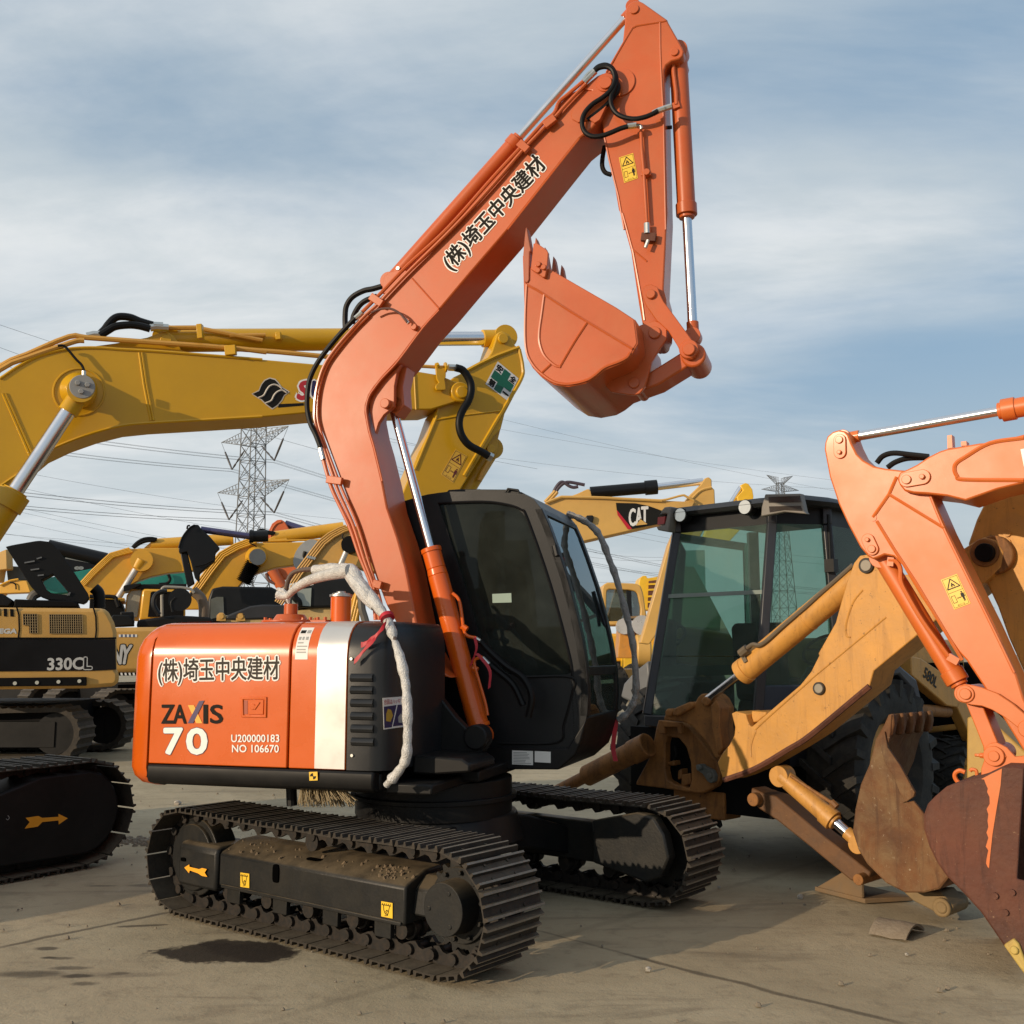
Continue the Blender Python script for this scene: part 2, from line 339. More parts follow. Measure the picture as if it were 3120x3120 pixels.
# ------------------------------------------------------------------ crawler tracks
def track_path(uA, uB, zc, r, sag, n):
    """n joints round a stadium: the bottom run forward, round uB, back along the top, round uA"""
    Ls = uB-uA; per = 2*Ls+2*math.pi*r; pts = []
    for i in range(n):
        s_ = per*i/n
        if s_ < Ls: pts.append((uA+s_, zc-r))
        elif s_ < Ls+math.pi*r: a = (s_-Ls)/r; pts.append((uB+r*math.sin(a), zc-r*math.cos(a)))
        elif s_ < 2*Ls+math.pi*r:
            t = (s_-Ls-math.pi*r)/Ls; pts.append((uB-t*Ls, zc+r-sag*math.sin(math.pi*t)*(1+.35*math.cos(6*math.pi*t))))
        else: a = (s_-2*Ls-math.pi*r)/r; pts.append((uA-r*math.sin(a), zc+r*math.cos(a)))
    return pts
def shoe_mesh(pitch, width, fr, material, plate=.008, rib=.022):
    m = MB(); h = pitch/2*.90
    prof = [(-h, 0), (-h, plate), (-h+.004, plate+rib), (-h+.016, plate+rib), (-h+.022, plate), (-.008, plate), (-.004, plate+rib*.9), (.006, plate+rib*.9), (.010, plate), (h-.026, plate), (h-.020, plate+rib), (h-.008, plate+rib), (h, plate*.6), (h+.006, 0)]
    m.loft([[V((x, y, z)) for x, z in prof] for y in (-width/2, width/2)])
    for sx in (-.25, .25):
        for sy in (-.20, .20): m.cyl(V((sx*pitch, sy*width, plate)), V((sx*pitch, sy*width, plate+.006)), .009, seg=6)
    return m
def make_track(root, fr, v0, v1, uA, uB, zc, r, n, sag=.03, material=None):
    """one crawler: track > track_shoe (each), plus chain"""
    material = material or TRACKM
    pts = track_path(uA, uB, zc, r, sag, n); vm = (v0+v1)/2; org = ORI[root.name]
    pitch = ((pts[1][0]-pts[0][0])**2+(pts[1][1]-pts[0][1])**2)**.5
    ch = MB()
    for i in range(n):
        a, b = pts[i], pts[(i+1) % n]
        d = V((b[0]-a[0], b[1]-a[1])); d.normalize(); nrm = V((d.y, -d.x))
        for off in (-.062, .062):
            q = []
            for sgn, dep in ((-.02, .0), (-.10, .03), (-.10, .06), (.0, .082), (.22, .088), (.38, .062), (.55, .055), (.72, .066), (.95, .08), (1.05, .06), (1.02, .03), (.8, 0)):
                q.append((a[0]+(b[0]-a[0])*sgn-nrm.x*dep, a[1]+(b[1]-a[1])*sgn-nrm.y*dep))
            ch.prism(fr, q, vm+off-.013+(.01 if i % 2 else 0), vm+off+.013+(.01 if i % 2 else 0))
        c = (a[0]-nrm.x*.045, a[1]-nrm.y*.045)
        ch.cyl(fr.W(c[0], vm-.095, c[1]), fr.W(c[0], vm+.095, c[1]), .027, seg=12)
    tk = ch.build('track', CHAIN, root)
    base = None
    for i in range(n):
        a, b = pts[i], pts[(i+1) % n]
        if base is None:
            base = shoe_mesh(pitch, v1-v0, fr, material).build('track_shoe', material, tk, smooth=25); o = base
            base.data.materials.append(WORN)
            for p_ in base.data.polygons:
                if p_.area > .002 and abs((p_.center+org).z-.030) < .004 and p_.normal.z > .7: p_.material_index = 1
            bmesh_fix = base.data
            bmesh_fix.transform(Matrix.Translation(org))
        else:
            o = base.copy(); sc.collection.objects.link(o)
        d3 = fr.W(b[0], vm, b[1])-fr.W(a[0], vm, a[1]); d3.normalize(); y3 = fr.v; z3 = d3.cross(y3); z3.normalize()
        mid = (fr.W(a[0], vm, a[1])+fr.W(b[0], vm, b[1]))/2-org
        M = Matrix((d3, y3, z3)).transposed().to_4x4(); M.translation = mid
        # outward normal: keep ribs outside
        ctr = fr.W((uA+uB)/2, vm, zc)-org
        outward = V(((mid-ctr).dot(fr.u) if abs((mid-ctr).dot(fr.u)) > (uB-uA)/2 else 0, mid.z-ctr.z))
        zz = V((z3.dot(fr.u), z3.z))
        if zz.dot(outward) < 0:
            M = Matrix((d3, -y3, -z3)).transposed().to_4x4(); M.translation = mid
        o.parent = tk; o.location = M.translation; o.rotation_euler = M.to_euler()
    return tk
def far_track(root, fr, v0, v1, uA, uB, zc, r, n=40, material=None):
    """a crawler far off: ribbed belt in one mesh with its wheels and frame behind"""
    m = MB(); n = 66; pts = track_path(uA, uB, zc, r, .03, n*4); out = []
    for i, p in enumerate(pts):
        dx = p[0]-min(max(p[0], uA), uB); dz = p[1]-zc; l = math.hypot(dx, dz) or 1
        k = .03 if i % 4 == 0 else 0
        out.append((p[0]+dx/l*k, p[1]+dz/l*k))
    inn = [(p[0]-(p[0]-min(max(p[0], uA), uB))*.2, zc+(p[1]-zc)*.82) for p in pts]
    m.ring(fr, out, inn, v0, v1)
    t = m.build('track', material or TRACKM, root)
    f = MB(); f.box(fr, uA, uB, v0+.06, v1-.06, zc-r*.5, zc+r*.45)
    for u in (uA, uB): f.cyl(fr.W(u, v0+.08, zc), fr.W(u, v1-.08, zc), r*.78)
    f.build('track_frame', BLACKPAINT, root)  # black stands in for the shade on far undercarriages
    return t
def ram(root, fr, a, b, f0, rb, rr, v, mb_mat, cap=True, name='hydraulic_cylinder', label=None, split=None):
    """barrel from a to the fraction f0, chrome rod on to b (both world points)"""
    m = MB(); c = a.lerp(b, f0); d = (b-a).normalized()
    m.cyl(a, c, rb); 
    if cap: m.cyl(c-d*rb*1.1, c+d*.01, rb*1.15); m.cyl(c+d*.01, c+d*.03, rb*.85)
    m.cyl(a-fr.v*rb*.9, a+fr.v*rb*.9, rb*1.15)
    o = m.build(name, mb_mat, root, bevel=.003)
    r_ = MB(); r_.cyl(c, b, rr); r_.build('piston_rod', CHROME, o)
    e = MB(); e.cyl(b-fr.v*rb*.8, b+fr.v*rb*.8, rr*1.7); e.cyl(b-d*rr*3.2, b, rr*1.25); e.build('rod_end', mb_mat, o, bevel=.003)
    return o
# ------------------------------------------------------------------ ground
def ground():
    m = MB(); b = m.bm
    xs = [-900, -60]+[-30+1.5*i for i in range(41)]+[60, 900]; ys = [-900, -60]+[-14+1.5*i for i in range(37)]+[90, 2500]
    rows = []
    for y in ys:
        rows.append([b.verts.new((x, y, -.004-(.006*math.sin(x*1.3+y*.7)*math.sin(y*.9-x*.4)+.006) if abs(x) < 31 and abs(y) < 60 else -.016)) for x in xs])
    for r0, r1 in zip(rows, rows[1:]):
        for i in range(len(xs)-1): b.faces.new((r0[i], r0[i+1], r1[i+1], r1[i]))
    mt = bpy.data.materials.new('yard_concrete'); mt.use_nodes = True; t = mt.node_tree; bs = t.nodes['Principled BSDF']; Lk = t.links.new
    c = t.nodes.new('ShaderNodeTexCoord')
    def noise(s, d=8, rgh=.6, dist=0.0, vec=None):
        n = t.nodes.new('ShaderNodeTexNoise'); n.inputs['Scale'].default_value = s; n.inputs['Detail'].default_value = d; n.inputs['Roughness'].default_value = rgh; n.inputs['Distortion'].default_value = dist
        Lk(vec or c.outputs['Object'], n.inputs['Vector']); return n.outputs[0]
    def mr(src, a, bb, lo=0.0, hi=1.0):
        n = t.nodes.new('ShaderNodeMapRange'); n.interpolation_type = 'SMOOTHSTEP'; Lk(src, n.inputs[0]); n.inputs[1].default_value = a; n.inputs[2].default_value = bb; n.inputs[3].default_value = lo; n.inputs[4].default_value = hi; return n.outputs[0]
    def mix(f, a, bb):
        n = t.nodes.new('ShaderNodeMix'); n.data_type = 'RGBA'
        for i, q in ((0, f), (6, a), (7, bb)):
            if hasattr(q, 'links'): Lk(q, n.inputs[i])
            else: n.inputs[i].default_value = (*q, 1)
        return n.outputs[2]
    def mth(op, a, bb=None):
        n = t.nodes.new('ShaderNodeMath'); n.operation = op
        for i, q in enumerate((a, bb)):
            if q is None: continue
            if hasattr(q, 'links'): Lk(q, n.inputs[i])
            else: n.inputs[i].default_value = q
        return n.outputs[0]
    col = mix(mr(noise(.55, 9, .6, .4), .3, .7), GROUND_A, GROUND_B)
    mpp = t.nodes.new('ShaderNodeMapping'); mpp.inputs['Rotation'].default_value = (0, 0, R(-32)); mpp.inputs['Scale'].default_value = (.5, 3.0, 1); Lk(c.outputs['Object'], mpp.inputs[0])
    col = mix(mr(noise(1.3, 8, .65, .8, mpp.outputs[0]), .52, .75, 0, .55), col, (.115, .088, .06))
    col = mix(mr(noise(2.2, 10, .7), .60, .74, 0, .5), col, (.20, .175, .14))
    sp = noise(14, 6, .7); col = mix(mr(sp, .66, .74, 0, .5), col, (.06, .05, .04))
    col = mix(mr(noise(5.5, 10, .72, .3), .50, .68, 0, .40), col, (.17, .135, .09)); col = mix(mr(noise(3.1, 9, .7, 1.2), .58, .70, 0, .35), col, (.42, .37, .28)); col = mix(mr(noise(55, 4, .6), .66, .72, 0, .55), col, (.10, .08, .055))
    # drips of oil: soft round stains of chosen size
    sep = t.nodes.new('ShaderNodeSeparateXYZ'); Lk(c.outputs['Object'], sep.inputs[0]); X_, Y_ = sep.outputs[0], sep.outputs[1]
    wob = noise(3.2, 9, .62)
    wob2 = noise(22, 6, .6)
    def stain(px, py, ru, rv, ang, dark, col, soft=.5):
        p = at_z(*tr('Y', [(px, py)])[0]); ca, sa = math.cos(ang), math.sin(ang)
        dx = mth('SUBTRACT', X_, p.x); dy = mth('SUBTRACT', Y_, p.y)
        uu = mth('DIVIDE', mth('ADD', mth('MULTIPLY', dx, ca), mth('MULTIPLY', dy, sa)), ru); vv = mth('DIVIDE', mth('SUBTRACT', mth('MULTIPLY', dy, ca), mth('MULTIPLY', dx, sa)), rv)
        d = mth('SQRT', mth('ADD', mth('MULTIPLY', uu, uu), mth('MULTIPLY', vv, vv)))
        d = mth('ADD', d, mth('ADD', mth('MULTIPLY', mth('SUBTRACT', wob, .5), 1.7), mth('MULTIPLY', mth('SUBTRACT', wob2, .5), .5)))
        return mix(mr(d, 1.0-soft*.35, 1.0+soft*.35, dark, 0), col, (.026, .018, .012))
    for a in ((1270, 575, .36, .17, R(-12), .95, .35), (1480, 560, .34, .16, R(-25), .96, .4), (1600, 555, .2, .1, R(-25), .9, .6), (270, 548, .06, .035, 0, .7, 1), (290, 603, .05, .025, 0, .8, 1), (370, 607, .07, .03, 0, .6, 1), (150, 700, .16, .05, 0, .6, 1.4), (420, 665, .10, .03, 0, .6, 1.2), (460, 712, .08, .035, 0, .75, 1), (490, 757, .08, .04, 0, .6, 1), (700, 697, .05, .025, 0, .5, 1),
              (830, 415, .14, .025, R(10), .7, 1), (600, 180, .10, .03, 0, .5, 1), (830, 178, .1, .05, 0, .5, 1.2)):
        col = stain(*a[:6], col, a[6])
    # wet patch below the sprocket
    p1 = at_z(1440, 2985)
    # joints between the slabs
    def joint(pa, pb, wd, dark, c0):
        a = at_z(*pa); bb = at_z(*pb); d = (bb-a).normalized(); nx, ny = -d.y, d.x
        e = mth('ABSOLUTE', mth('ADD', mth('ADD', mth('MULTIPLY', mth('SUBTRACT', X_, a.x), nx), mth('MULTIPLY', mth('SUBTRACT', Y_, a.y), ny)), mth('MULTIPLY', mth('SUBTRACT', noise(2.4, 7), .5), .10)))
        ln_ = (bb-a).length; al = mth('DIVIDE', mth('ADD', mth('MULTIPLY', mth('SUBTRACT', X_, a.x), d.x), mth('MULTIPLY', mth('SUBTRACT', Y_, a.y), d.y)), ln_)
        m_ = mth('MULTIPLY', mr(al, -.15, .05), mr(al, .95, 1.15, 1, 0)); return mix(mth('MULTIPLY', m_, mr(e, wd*.4, wd*1.6, dark, 0)), c0, (.055, .042, .028))
    col = joint((20, 2875), (500, 2777), .022, .7, col)
    col = joint((1960, 2915), (2700, 3100), .02, .7, col); col = joint((1650, 2830), (1975, 2920), .012, .4, col); col = joint((2700, 2560), (900, 3080), .03, .18, col)
    Lk(col, bs.inputs['Base Color']); bs.inputs['Roughness'].default_value = .78; bs.inputs['Specular IOR Level'].default_value = .3
    bp = t.nodes.new('ShaderNodeBump'); bp.inputs['Strength'].default_value = .55; bp.inputs['Distance'].default_value = .02
    h = mth('ADD', mth('MULTIPLY', noise(9, 9, .65), .6), mth('MULTIPLY', noise(70, 5, .6), .25)); Lk(h, bp.inputs['Height']); Lk(bp.outputs[0], bs.inputs['Normal'])
    tag(m.build('ground', mt, smooth=60), 'dusty concrete yard with oil stains and tyre marks', 'ground', kind='structure')
GROUND_A, GROUND_B = (.31, .25, .158), (.44, .365, .242)
ground()
# ------------------------------------------------------------------ the orange excavator in the middle
ZO = (-1.4086, 6.169)
Zf = Frame(ZO, -17.5)                   # upper structure: v = 0 is the face of the hood, v = 1.1 the middle
Tf = Frame((-.5, 7.0), -38.2)           # undercarriage
ex = thing('excavator', 'orange excavator with silver hood stripe and raised boom, in front of the other machines', 'excavator', (-.5, 7.0, 0))
# undercarriage
for (v0, v1) in ((-1.16, -.71), (.80, 1.25)):
    make_track(ex, Tf, v0, v1, -1.09, 1.09, .322, .290, 40, sag=.008)
    s = 1 if v0 < 0 else -1; vo, vi = (v0+.07, v1-.09) if v0 < 0 else (v1-.07, v0+.09); vm = (v0+v1)/2
    f = MB()   # box frame with a sloping dusty top
    A = [(-.74, .21), (.80, .21), (.80, .30), (.80, .405), (-.74, .405)]
    f.loft([[Tf.W(u, v, z) for v, z in ((vo, .21), (vo, .395), (vo+.02*s, .41), (vm, .465), (vi, .47), (vi, .21))] for u in (-.735, .80)])
    f.loft([[Tf.W(u, v, z) for v, z in ((vo+.06*s, .25), (vo+.08*s, .38), (vm, .44), (vi, .44), (vi, .25))] for u in (.79, .93)])
    f.build('track_frame', FRAMEP, ex, bevel=.012)
    f = MB(); f.loft([[Tf.W(u, v, z) for v, z in ((vo-.005*s, .17), (vo-.005*s, .40), (vo+.02*s, .43), (vi, .43), (vi, .17))] for u in (-1.14, -.76)])
    f.build('idler_guard', FRAMEP, ex, bevel=.02)
    f = MB(); f.box(Tf, -.70, .78, min(vo-.012*s, vo), max(vo-.012*s, vo), .205, .225)
    for u in (-.62, -.2, .22, .62): f.box(Tf, u-.06, u+.06, min(vo+.02*s, vo+.05*s), max(vo+.02*s, vo+.05*s), .12, .22)
    f.build('frame_flange', FRAMEP, ex, bevel=.004)
    f = MB(); f.cyl(Tf.W(-1.09, vm-.075, .325), Tf.W(-1.09, vm+.075, .325), .235, seg=36); f.cyl(Tf.W(-1.09, vm-.10, .325), Tf.W(-1.09, vm+.10, .325), .20, seg=36)
    f.build('idler_wheel', FRAMEP, ex, bevel=.006)
    f = MB(); n = 23; g = []
    for i in range(n*4):
        a = 2*math.pi*i/(n*4); g.append((1.09+(.235 if i % 4 < 2 else .205)*math.cos(a), .322+(.235 if i % 4 < 2 else .205)*math.sin(a)))
    f.prism(Tf, g, vm-.03, vm+.03); f.build('sprocket', FRAMEP, ex)
    f = MB(); vb = vo-.02*s
    f.cyl(Tf.W(1.075, vm, .33), Tf.W(1.075, vo+.10*s, .33), .185, seg=40); f.cyl(Tf.W(1.075, vo+.11*s, .33), Tf.W(1.075, vb, .33), .135, .128, seg=40)
    for k in range(10): a = 2*math.pi*k/10+.2; c = Tf.W(1.075+.162*math.cos(a), vo+.10*s, .33+.162*math.sin(a)); f.cyl(c, c-Tf.v*.022*s, .013, seg=6)
    for k in range(3): a = 2*math.pi*k/3+1.1; c = Tf.W(1.075+.09*math.cos(a), vb, .33+.09*math.sin(a)); f.cyl(c, c-Tf.v*.006*s, .012, seg=6)
    f.build('travel_motor', FRAMEP, ex, bevel=.008)
    for i in range(5):
        f = MB(); u = -.72+i*.36; f.cyl(Tf.W(u, vm-.10, .165), Tf.W(u, vm+.10, .165), .045, seg=16); f.cyl(Tf.W(u, vm-.045, .165), Tf.W(u, vm-.02, .165), .058, seg=16); f.cyl(Tf.W(u, vm+.02, .165), Tf.W(u, vm+.045, .165), .058, seg=16); f.build('bottom_roller', CHAIN, ex)
    f = MB(); f.cyl(Tf.W(0, vo+.08*s, .53), Tf.W(0, vm, .53), .045, seg=20); f.cyl(Tf.W(0, vo+.07*s, .53), Tf.W(0, vo+.11*s, .53), .052); f.build('carrier_roller', CHAIN, ex)
# dirt crumbs on the frame of the near crawler
f = MB()
for i in range(70):
    u = random.choice((random.gauss(.62, .06), random.uniform(-.7, .75))); v = random.uniform(-1.06, -.95); z = .41+(v+1.07)*.40; q = Tf.W(u, v, z); r_ = random.uniform(.004, .013)
    f.cyl(q-V((0, 0, r_*.6)), q+V((random.uniform(-1, 1)*r_, random.uniform(-1, 1)*r_, r_)), r_, r_*.5, seg=5)
f.build('dried_mud', mat('dry_mud', (.16, .115, .07), .9), ex, smooth=0)['kind'] = 'stuff'
# slots in the frame, painted marks
f = MB()
for reg, c, w_, h_ in (('B', (628, 462), .052, .10), ('B', (212, 398), .045, .022)):
    u, z = Tf.uz(*tr(reg, [c])[0], -1.09); f.prism(Tf, [(u+w_/2*math.cos(t)*(abs(math.cos(t))**-.5 if abs(math.cos(t)) > .1 else 1), z+h_/2*math.sin(t)*(abs(math.sin(t))**-.5 if abs(math.sin(t)) > .1 else 1)) for t in [2*math.pi*k/20+.01 for k in range(20)]], -1.099 if w_ > .05 else -1.104, -1.08)
f.build('frame_slot', VOID, ex, smooth=0)
f = MB(); c = Tf.W(.02, -1.0, .437); f.cyl(c, c+V((0, 0, .004)), .055, seg=18); f.build('frame_hole', VOID, ex)
decal('direction_arrow', Tf, 'B', '210,436 232,422 234,433 277,443 291,438 312,443 302,459 314,478 290,474 272,462 235,449 231,461', -1.105, AMBER, ex)
for q in ('464,458 504,464 504,529 464,523', '1102,588 1153,597 1153,667 1102,657'):
    p = tr('B', q); s_ = decal('tie_down_sticker', Tf, 'B', q, -1.093, STICKY, ex)
    qm = quadmap(Tf, 's', p, -1.093); m = MB()
    def ln(a, b, wd=.05):
        dx, dy = b[0]-a[0], b[1]-a[1]; l = math.hypot(dx, dy); nx, ny = -dy/l*wd/2, dx/l*wd/2
        m.prism(Tf, [qm(a[0]+nx, a[1]+ny), qm(b[0]+nx, b[1]+ny), qm(b[0]-nx, b[1]-ny), qm(a[0]-nx, a[1]-ny)], -1.0976, -1.0963)
    ln((.1, .2), (.9, .2)); [ln((.12+.17*i, .2), (.2+.17*i, .08), .03) for i in range(5)]
    hk = [(.25, .2), (.28, .55), (.42, .78), (.62, .78), (.68, .62), (.55, .5), (.45, .6), (.52, .72)]
    for a, b in zip(hk, hk[1:]): ln(a, b)
    ln((.8, .2), (.6, .85), .04); ln((.6, .85), (.35, .9), .04); m.build('printing', STICKB, s_, smooth=0)
# car body between the crawlers, slewing ring
f = MB(); f.cyl(Tf.W(0, .045, .42), Tf.W(0, .045, .60), .56, .50, seg=40)
for sgn in (1, -1):
    f.loft([[Tf.W(u, v, z) for u, z in ((-sgn*.05+.0, z0), (sgn*.42, z0), (sgn*.42, z1), (-sgn*.05, z1))] for v, z0, z1 in ((-.8, .24, .42), (-.35, .34, .55), (.1, .38, .60), (.45, .34, .55), (.9, .24, .42))])
f.build('carbody', BLACKPAINT, ex, bevel=.015)
f = MB(); c = Zf.W(.617, 1.066, 0); f.cyl(c+V((0, 0, .58)), c+V((0, 0, .81)), .50, seg=48); f.cyl(c+V((0, 0, .68)), c+V((0, 0, .71)), .53, seg=48); f.build('slewing_ring', BLACKPAINT, ex, bevel=.004)
# upper deck
f = MB(); f.box(Zf, -.72, .70, .06, 2.1, .83, .93); f.box(Zf, .5, 1.08, .62, 2.08, .83, .90)
f.trace(Zf, 'X', '385,125 740,150 800,190 800,250 520,268 375,262', .30, .75)
f.box(Zf, .70, .98, .12, .8, .81, .87); f.build('upper_deck', BLACKPAINT, ex, bevel=.012)
f = MB(); f.loft([[Zf.W(u, v, z) for v, z in ((-.012, .940), (-.018, .875), (0, .838), (.05, .823), (.3, .823), (.3, .940))] for u in (-.765, -.3, .2, Zf.uz(*tr('A', [(1632, 1450)])[0], 0)[0])])
f.build('side_skirt', BLACKPAINT, ex, bevel=.012)
decal('grease_point_sticker', Zf, 'A', '1205,1400 1260,1398 1262,1455 1208,1457', -.022, STICKY, ex)
f = MB()
qm = quadmap(Zf, 'A', '1205,1400 1260,1398 1262,1455 1208,1457', -.022)
for a0, a1 in ((0, 1), (2, 3)):
    c = [(.5+.36*math.cos(t), .5+.36*math.sin(t)) for t in [math.pi/2*a0+math.pi/2*k/5 for k in range(6)]]; f.prism(Zf, [qm(.5, .5)]+[qm(*p) for p in c], -.0268, -.0255)
f.build('grease_point_mark', STICKB, ex, smooth=0)
uof = lambda x, y=1000, v=0.0, reg='A': Zf.uz(*tr(reg, [(x, y)])[0], v)[0]
PROF = [(0, .945), (0, 1.30), (.001, 1.56), (.004, 1.605), (.016, 1.65), (.037, 1.69), (.068, 1.725), (.108, 1.752), (.16, 1.767), (.5, 1.777), (1.6, 1.78), (1.6, .945)]
def hood_loft(u0, u1, grow=0.0, prof=PROF, n=2):
    m = MB(); m.loft([[Zf.W(u0+(u1-u0)*i/(n-1), v-(grow if v < 1 else 0), z+(grow if z > 1.5 else 0)) for v, z in prof] for i in range(n)]); return m
u_cw, u_d0, u_d1, u_p1, u_s0, u_s1 = uof(157), uof(168), uof(1068), uof(1080), uof(1250), uof(1449)
hood_loft(u_cw+.0, .60, -.018).build('hood_core', VOID, ex, bevel=.01)
hood_loft(u_d0, u_d1).build('engine_door', ORANGE, ex, bevel=.006)
hood_loft(u_p1, u_s1+.0).build('engine_panel', ORANGE, ex, bevel=.006)
hood_loft(u_s0, u_s1-.004, .0015, PROF[1:10]+[(1.5, 1.779), (1.5, 1.70), (.5, 1.70), (.3, 1.6), (.2, 1.30)]).build('silver_stripe', SILVER, ex)
m = MB(); m.box(Zf, u_s0, u_s1-.004, -.0018, .01, .949, 1.305); m.build('silver_stripe', SILVER, ex)
# counterweight: rounded plan, rounded top and bottom edge
def plan(k):
    c = [(-.772, k), (-.80, k), (-.855, .012+k), (-.905, .045+k*.8), (-.94, .10+k*.6), (-.97, .22), (-1.02, .55), (-1.045, 1.07), (-1.02, 1.6), (-.97, 1.93), (-.94, 2.05), (-.85, 2.15-k), (-.772, 2.15-k)]
    return [(u+(k*.9 if u < -.79 else 0), v) for u, v in c]
m = MB(); m.loft([[Zf.W(u, v-.008, z) for u, v in plan(k)] for z, k in ((.812, .10), (.826, .055), (.868, .016), (.92, 0), (1.35, 0), (1.56, .002), (1.62, .012), (1.67, .032), (1.71, .062), (1.742, .10), (1.762, .15), (1.774, .26), (1.777, .5))])
m.build('counterweight', ORANGE, ex, smooth=50)
# black vent housing in front of the stripe, with a rounded corner
u_v0, u_v1 = u_s1+.006, uof(1652)
def vplan(k): return [(u_v0, k), (u_v1-.05, k), (u_v1+.01, .012+k), (u_v1+.05, .05+k*.6), (u_v1+.075, .14), (u_v1+.10, .45), (u_v1+.11, .74), (u_v0, .74)]
m = MB(); m.loft([[Zf.W(u-k*.25*(1 if u > u_v0+.02 else 0), v+.004, z) for u, v in vplan(k)] for z, k in ((.945, 0), (1.55, 0), (1.61, .006), (1.655, .02), (1.695, .042), (1.728, .075), (1.752, .12), (1.764, .20), (1.767, .36))])
VENT = mat('vent_housing_plastic', (.012, .013, .015), .36, bump=.05, bscale=220, dirt=.3, dcol=(.02, .02, .02), spec=.4)
m.build('vent_housing', VENT, ex, smooth=50)
for y0, x0 in ((775, 1478), (855, 1478), (940, 1480), (1025, 1480), (1107, 1482), (1193, 1484)):
    m = MB(); (ua, za), (ub, zb) = Zf.uz(*tr('A', [(x0, y0)])[0], 0), Zf.uz(*tr('A', [(x0+145, y0+2)])[0], 0)
    m.loft([[Zf.W(u, v, z+dz) for u, z in ((ua, za), (ub, zb)) for dz in ()] or [Zf.W(ua+(ub-ua)*t, .004-h, za-.030+.046*q) for q, h in ((0, 0), (.12, .012), (.45, .019), (.8, .012), (1, 0))] for t in (0, .06, .94, 1)])
    m.build('vent_rib', VENT, ex)
for c in ((1483, 660), (1487, 1292)):
    m = MB(); u, z = Zf.uz(*tr('A', [c])[0], 0); m.cyl(Zf.W(u, -.006, z), Zf.W(u, .012, z), .0085, seg=12); m.build('bolt', STEEL, ex)
m = MB(); q = Zf.P('A', '1632,570 1695,580 1690,680 1645,672', [.10, .3, .3, .10]); m.loft([[p-Zf.u*.0 for p in q], [p+Zf.u*.012-Zf.v*.004 for p in q]]); m.build('lamp_recess', DARKIN, ex)
def facing(reg, pts, v_list, name, mt, lift=.004, parent=ex):
    q = Zf.P(reg, pts, v_list); m = MB(); d = (Zf.u*.9-Zf.v*.45).normalized(); m.loft([[p+d*lift for p in q], [p+d*(lift+.0015) for p in q]]); return m.build(name, mt, parent, smooth=0)
# notice on the front corner of the housing (lies on the housing's front face)
fu = u_v1+.078; FC = Frame((Zf.W(fu, .12, 0).x, Zf.W(fu, .12, 0).y), -17.5+84.5)
qn = quadmap(FC, 'A', '1687,916 1832,905 1832,1104 1694,1122', -.004)
def npl(name, pts, mt, par, k=.0): m = MB(); m.prism(FC, [qn(*p) for p in pts], -.005-k, -.004-k); return m.build(name, mt, par, smooth=0)
no_ = npl('notice', [(0, 0), (1, 0), (1, 1), (0, 1)], STICKW, ex)
npl('notice_panel', [(.03, .28), (.60, .26), (.36, .96), (.03, .96)], NAVY, no_, .0012); npl('notice_panel', [(.66, .26), (.97, .26), (.97, .94), (.42, .94)], NAVY, no_, .0012)
npl('notice_panel', [(.12, .5), (.2, .36), (.34, .4), (.42, .58), (.30, .78), (.10, .74)], mat('ochre_print', (.45, .28, .03), .5), no_, .0024); npl('notice_panel', [(.66, .66), (.78, .55), (.92, .66), (.88, .86), (.68, .84)], GREYPR, no_, .0024)
vs0, fs0 = text_mesh('合図はハッキリ!!'); xa, xb = min(p.x for p in vs0), max(p.x for p in vs0); ya, yb = min(p.y for p in vs0), max(p.y for p in vs0)
m = MB(); ids = []
for p in vs0:
    u, z = qn(.04+.92*(p.x-xa)/(xb-xa), .22-.17*(p.y-ya)/(yb-ya)); ids.append(m.bm.verts.new(FC.W(u, -.0065, z)))
for f_ in fs0: m.bm.faces.new([ids[i] for i in f_])
m.build('notice_lettering', RED, no_, smooth=0, normals=False)
# door latch
m = MB(); m.ring(Zf, [Zf.uz(*q, 0) for q in tr('A', '762,910 932,908 930,1045 764,1042')], [Zf.uz(*q, 0) for q in tr('A', '778,926 916,924 914,1030 780,1028')], -.008, .002)
lt = m.build('door_latch', ORANGE, ex, bevel=.004)
m = MB(); m.trace(Zf, 'A', '806,930 908,928 906,1024 808,1024', -.006, .001); m.boss(Zf, 'A', (836, 974), -.011, -.004, .017); m.trace(Zf, 'A', '836,985 872,940 885,945 850,995', -.011, -.006); m.build('paddle', ORANGE, lt, bevel=.003)
m = MB(); m.trace(Zf, 'A', '780,932 804,932 804,1022 780,1022', -.0015, .001); m.build('recess', mat('deep_orange_recess', (.35, .05, .01), .5), lt)
# writing on the hood
lettering('company_lettering', '(株)埼玉中央建材', Zf, 'A', (222, 832), (1012, 818), (224, 664), 0, BROWNTXT, ex, bold=.0022, outline=.0085, outm=WHITE)
for s_, a, b in (('Z', 243, 326), ('A', 320, 404), ('I', 519, 543), ('S', 562, 642)):
    lettering('model_lettering', s_, Zf, 'A', (a, 1081), (b, 1081), (a, 962), 0, DARKTXT, ex, bold=.0030)
decal('model_lettering', Zf, 'A', '413,963 452,963 507,1081 467,1081', 0, AMBER, ex, lift=.0022); decal('model_lettering', Zf, 'A', '487,935 520,933 447,1081 411,1081', 0, PURPLE, ex, lift=.0034)
for s_, a, b in (('7', 262, 378), ('0', 410, 538)):
    lettering('model_number', s_, Zf, 'A', (a, 1280), (b, 1280), (a, 1118), 0, WHITE, ex, bold=.007, outline=.0035, outm=NAVY)
lettering('serial_lettering', 'U200000183', Zf, 'A', (700, 1204), (1013, 1204), (700, 1156), 0, WHITE, ex, bold=.001)
lettering('serial_lettering', 'NO 106670', Zf, 'A', (705, 1270), (1010, 1272), (705, 1222), 0, WHITE, ex, bold=.001)
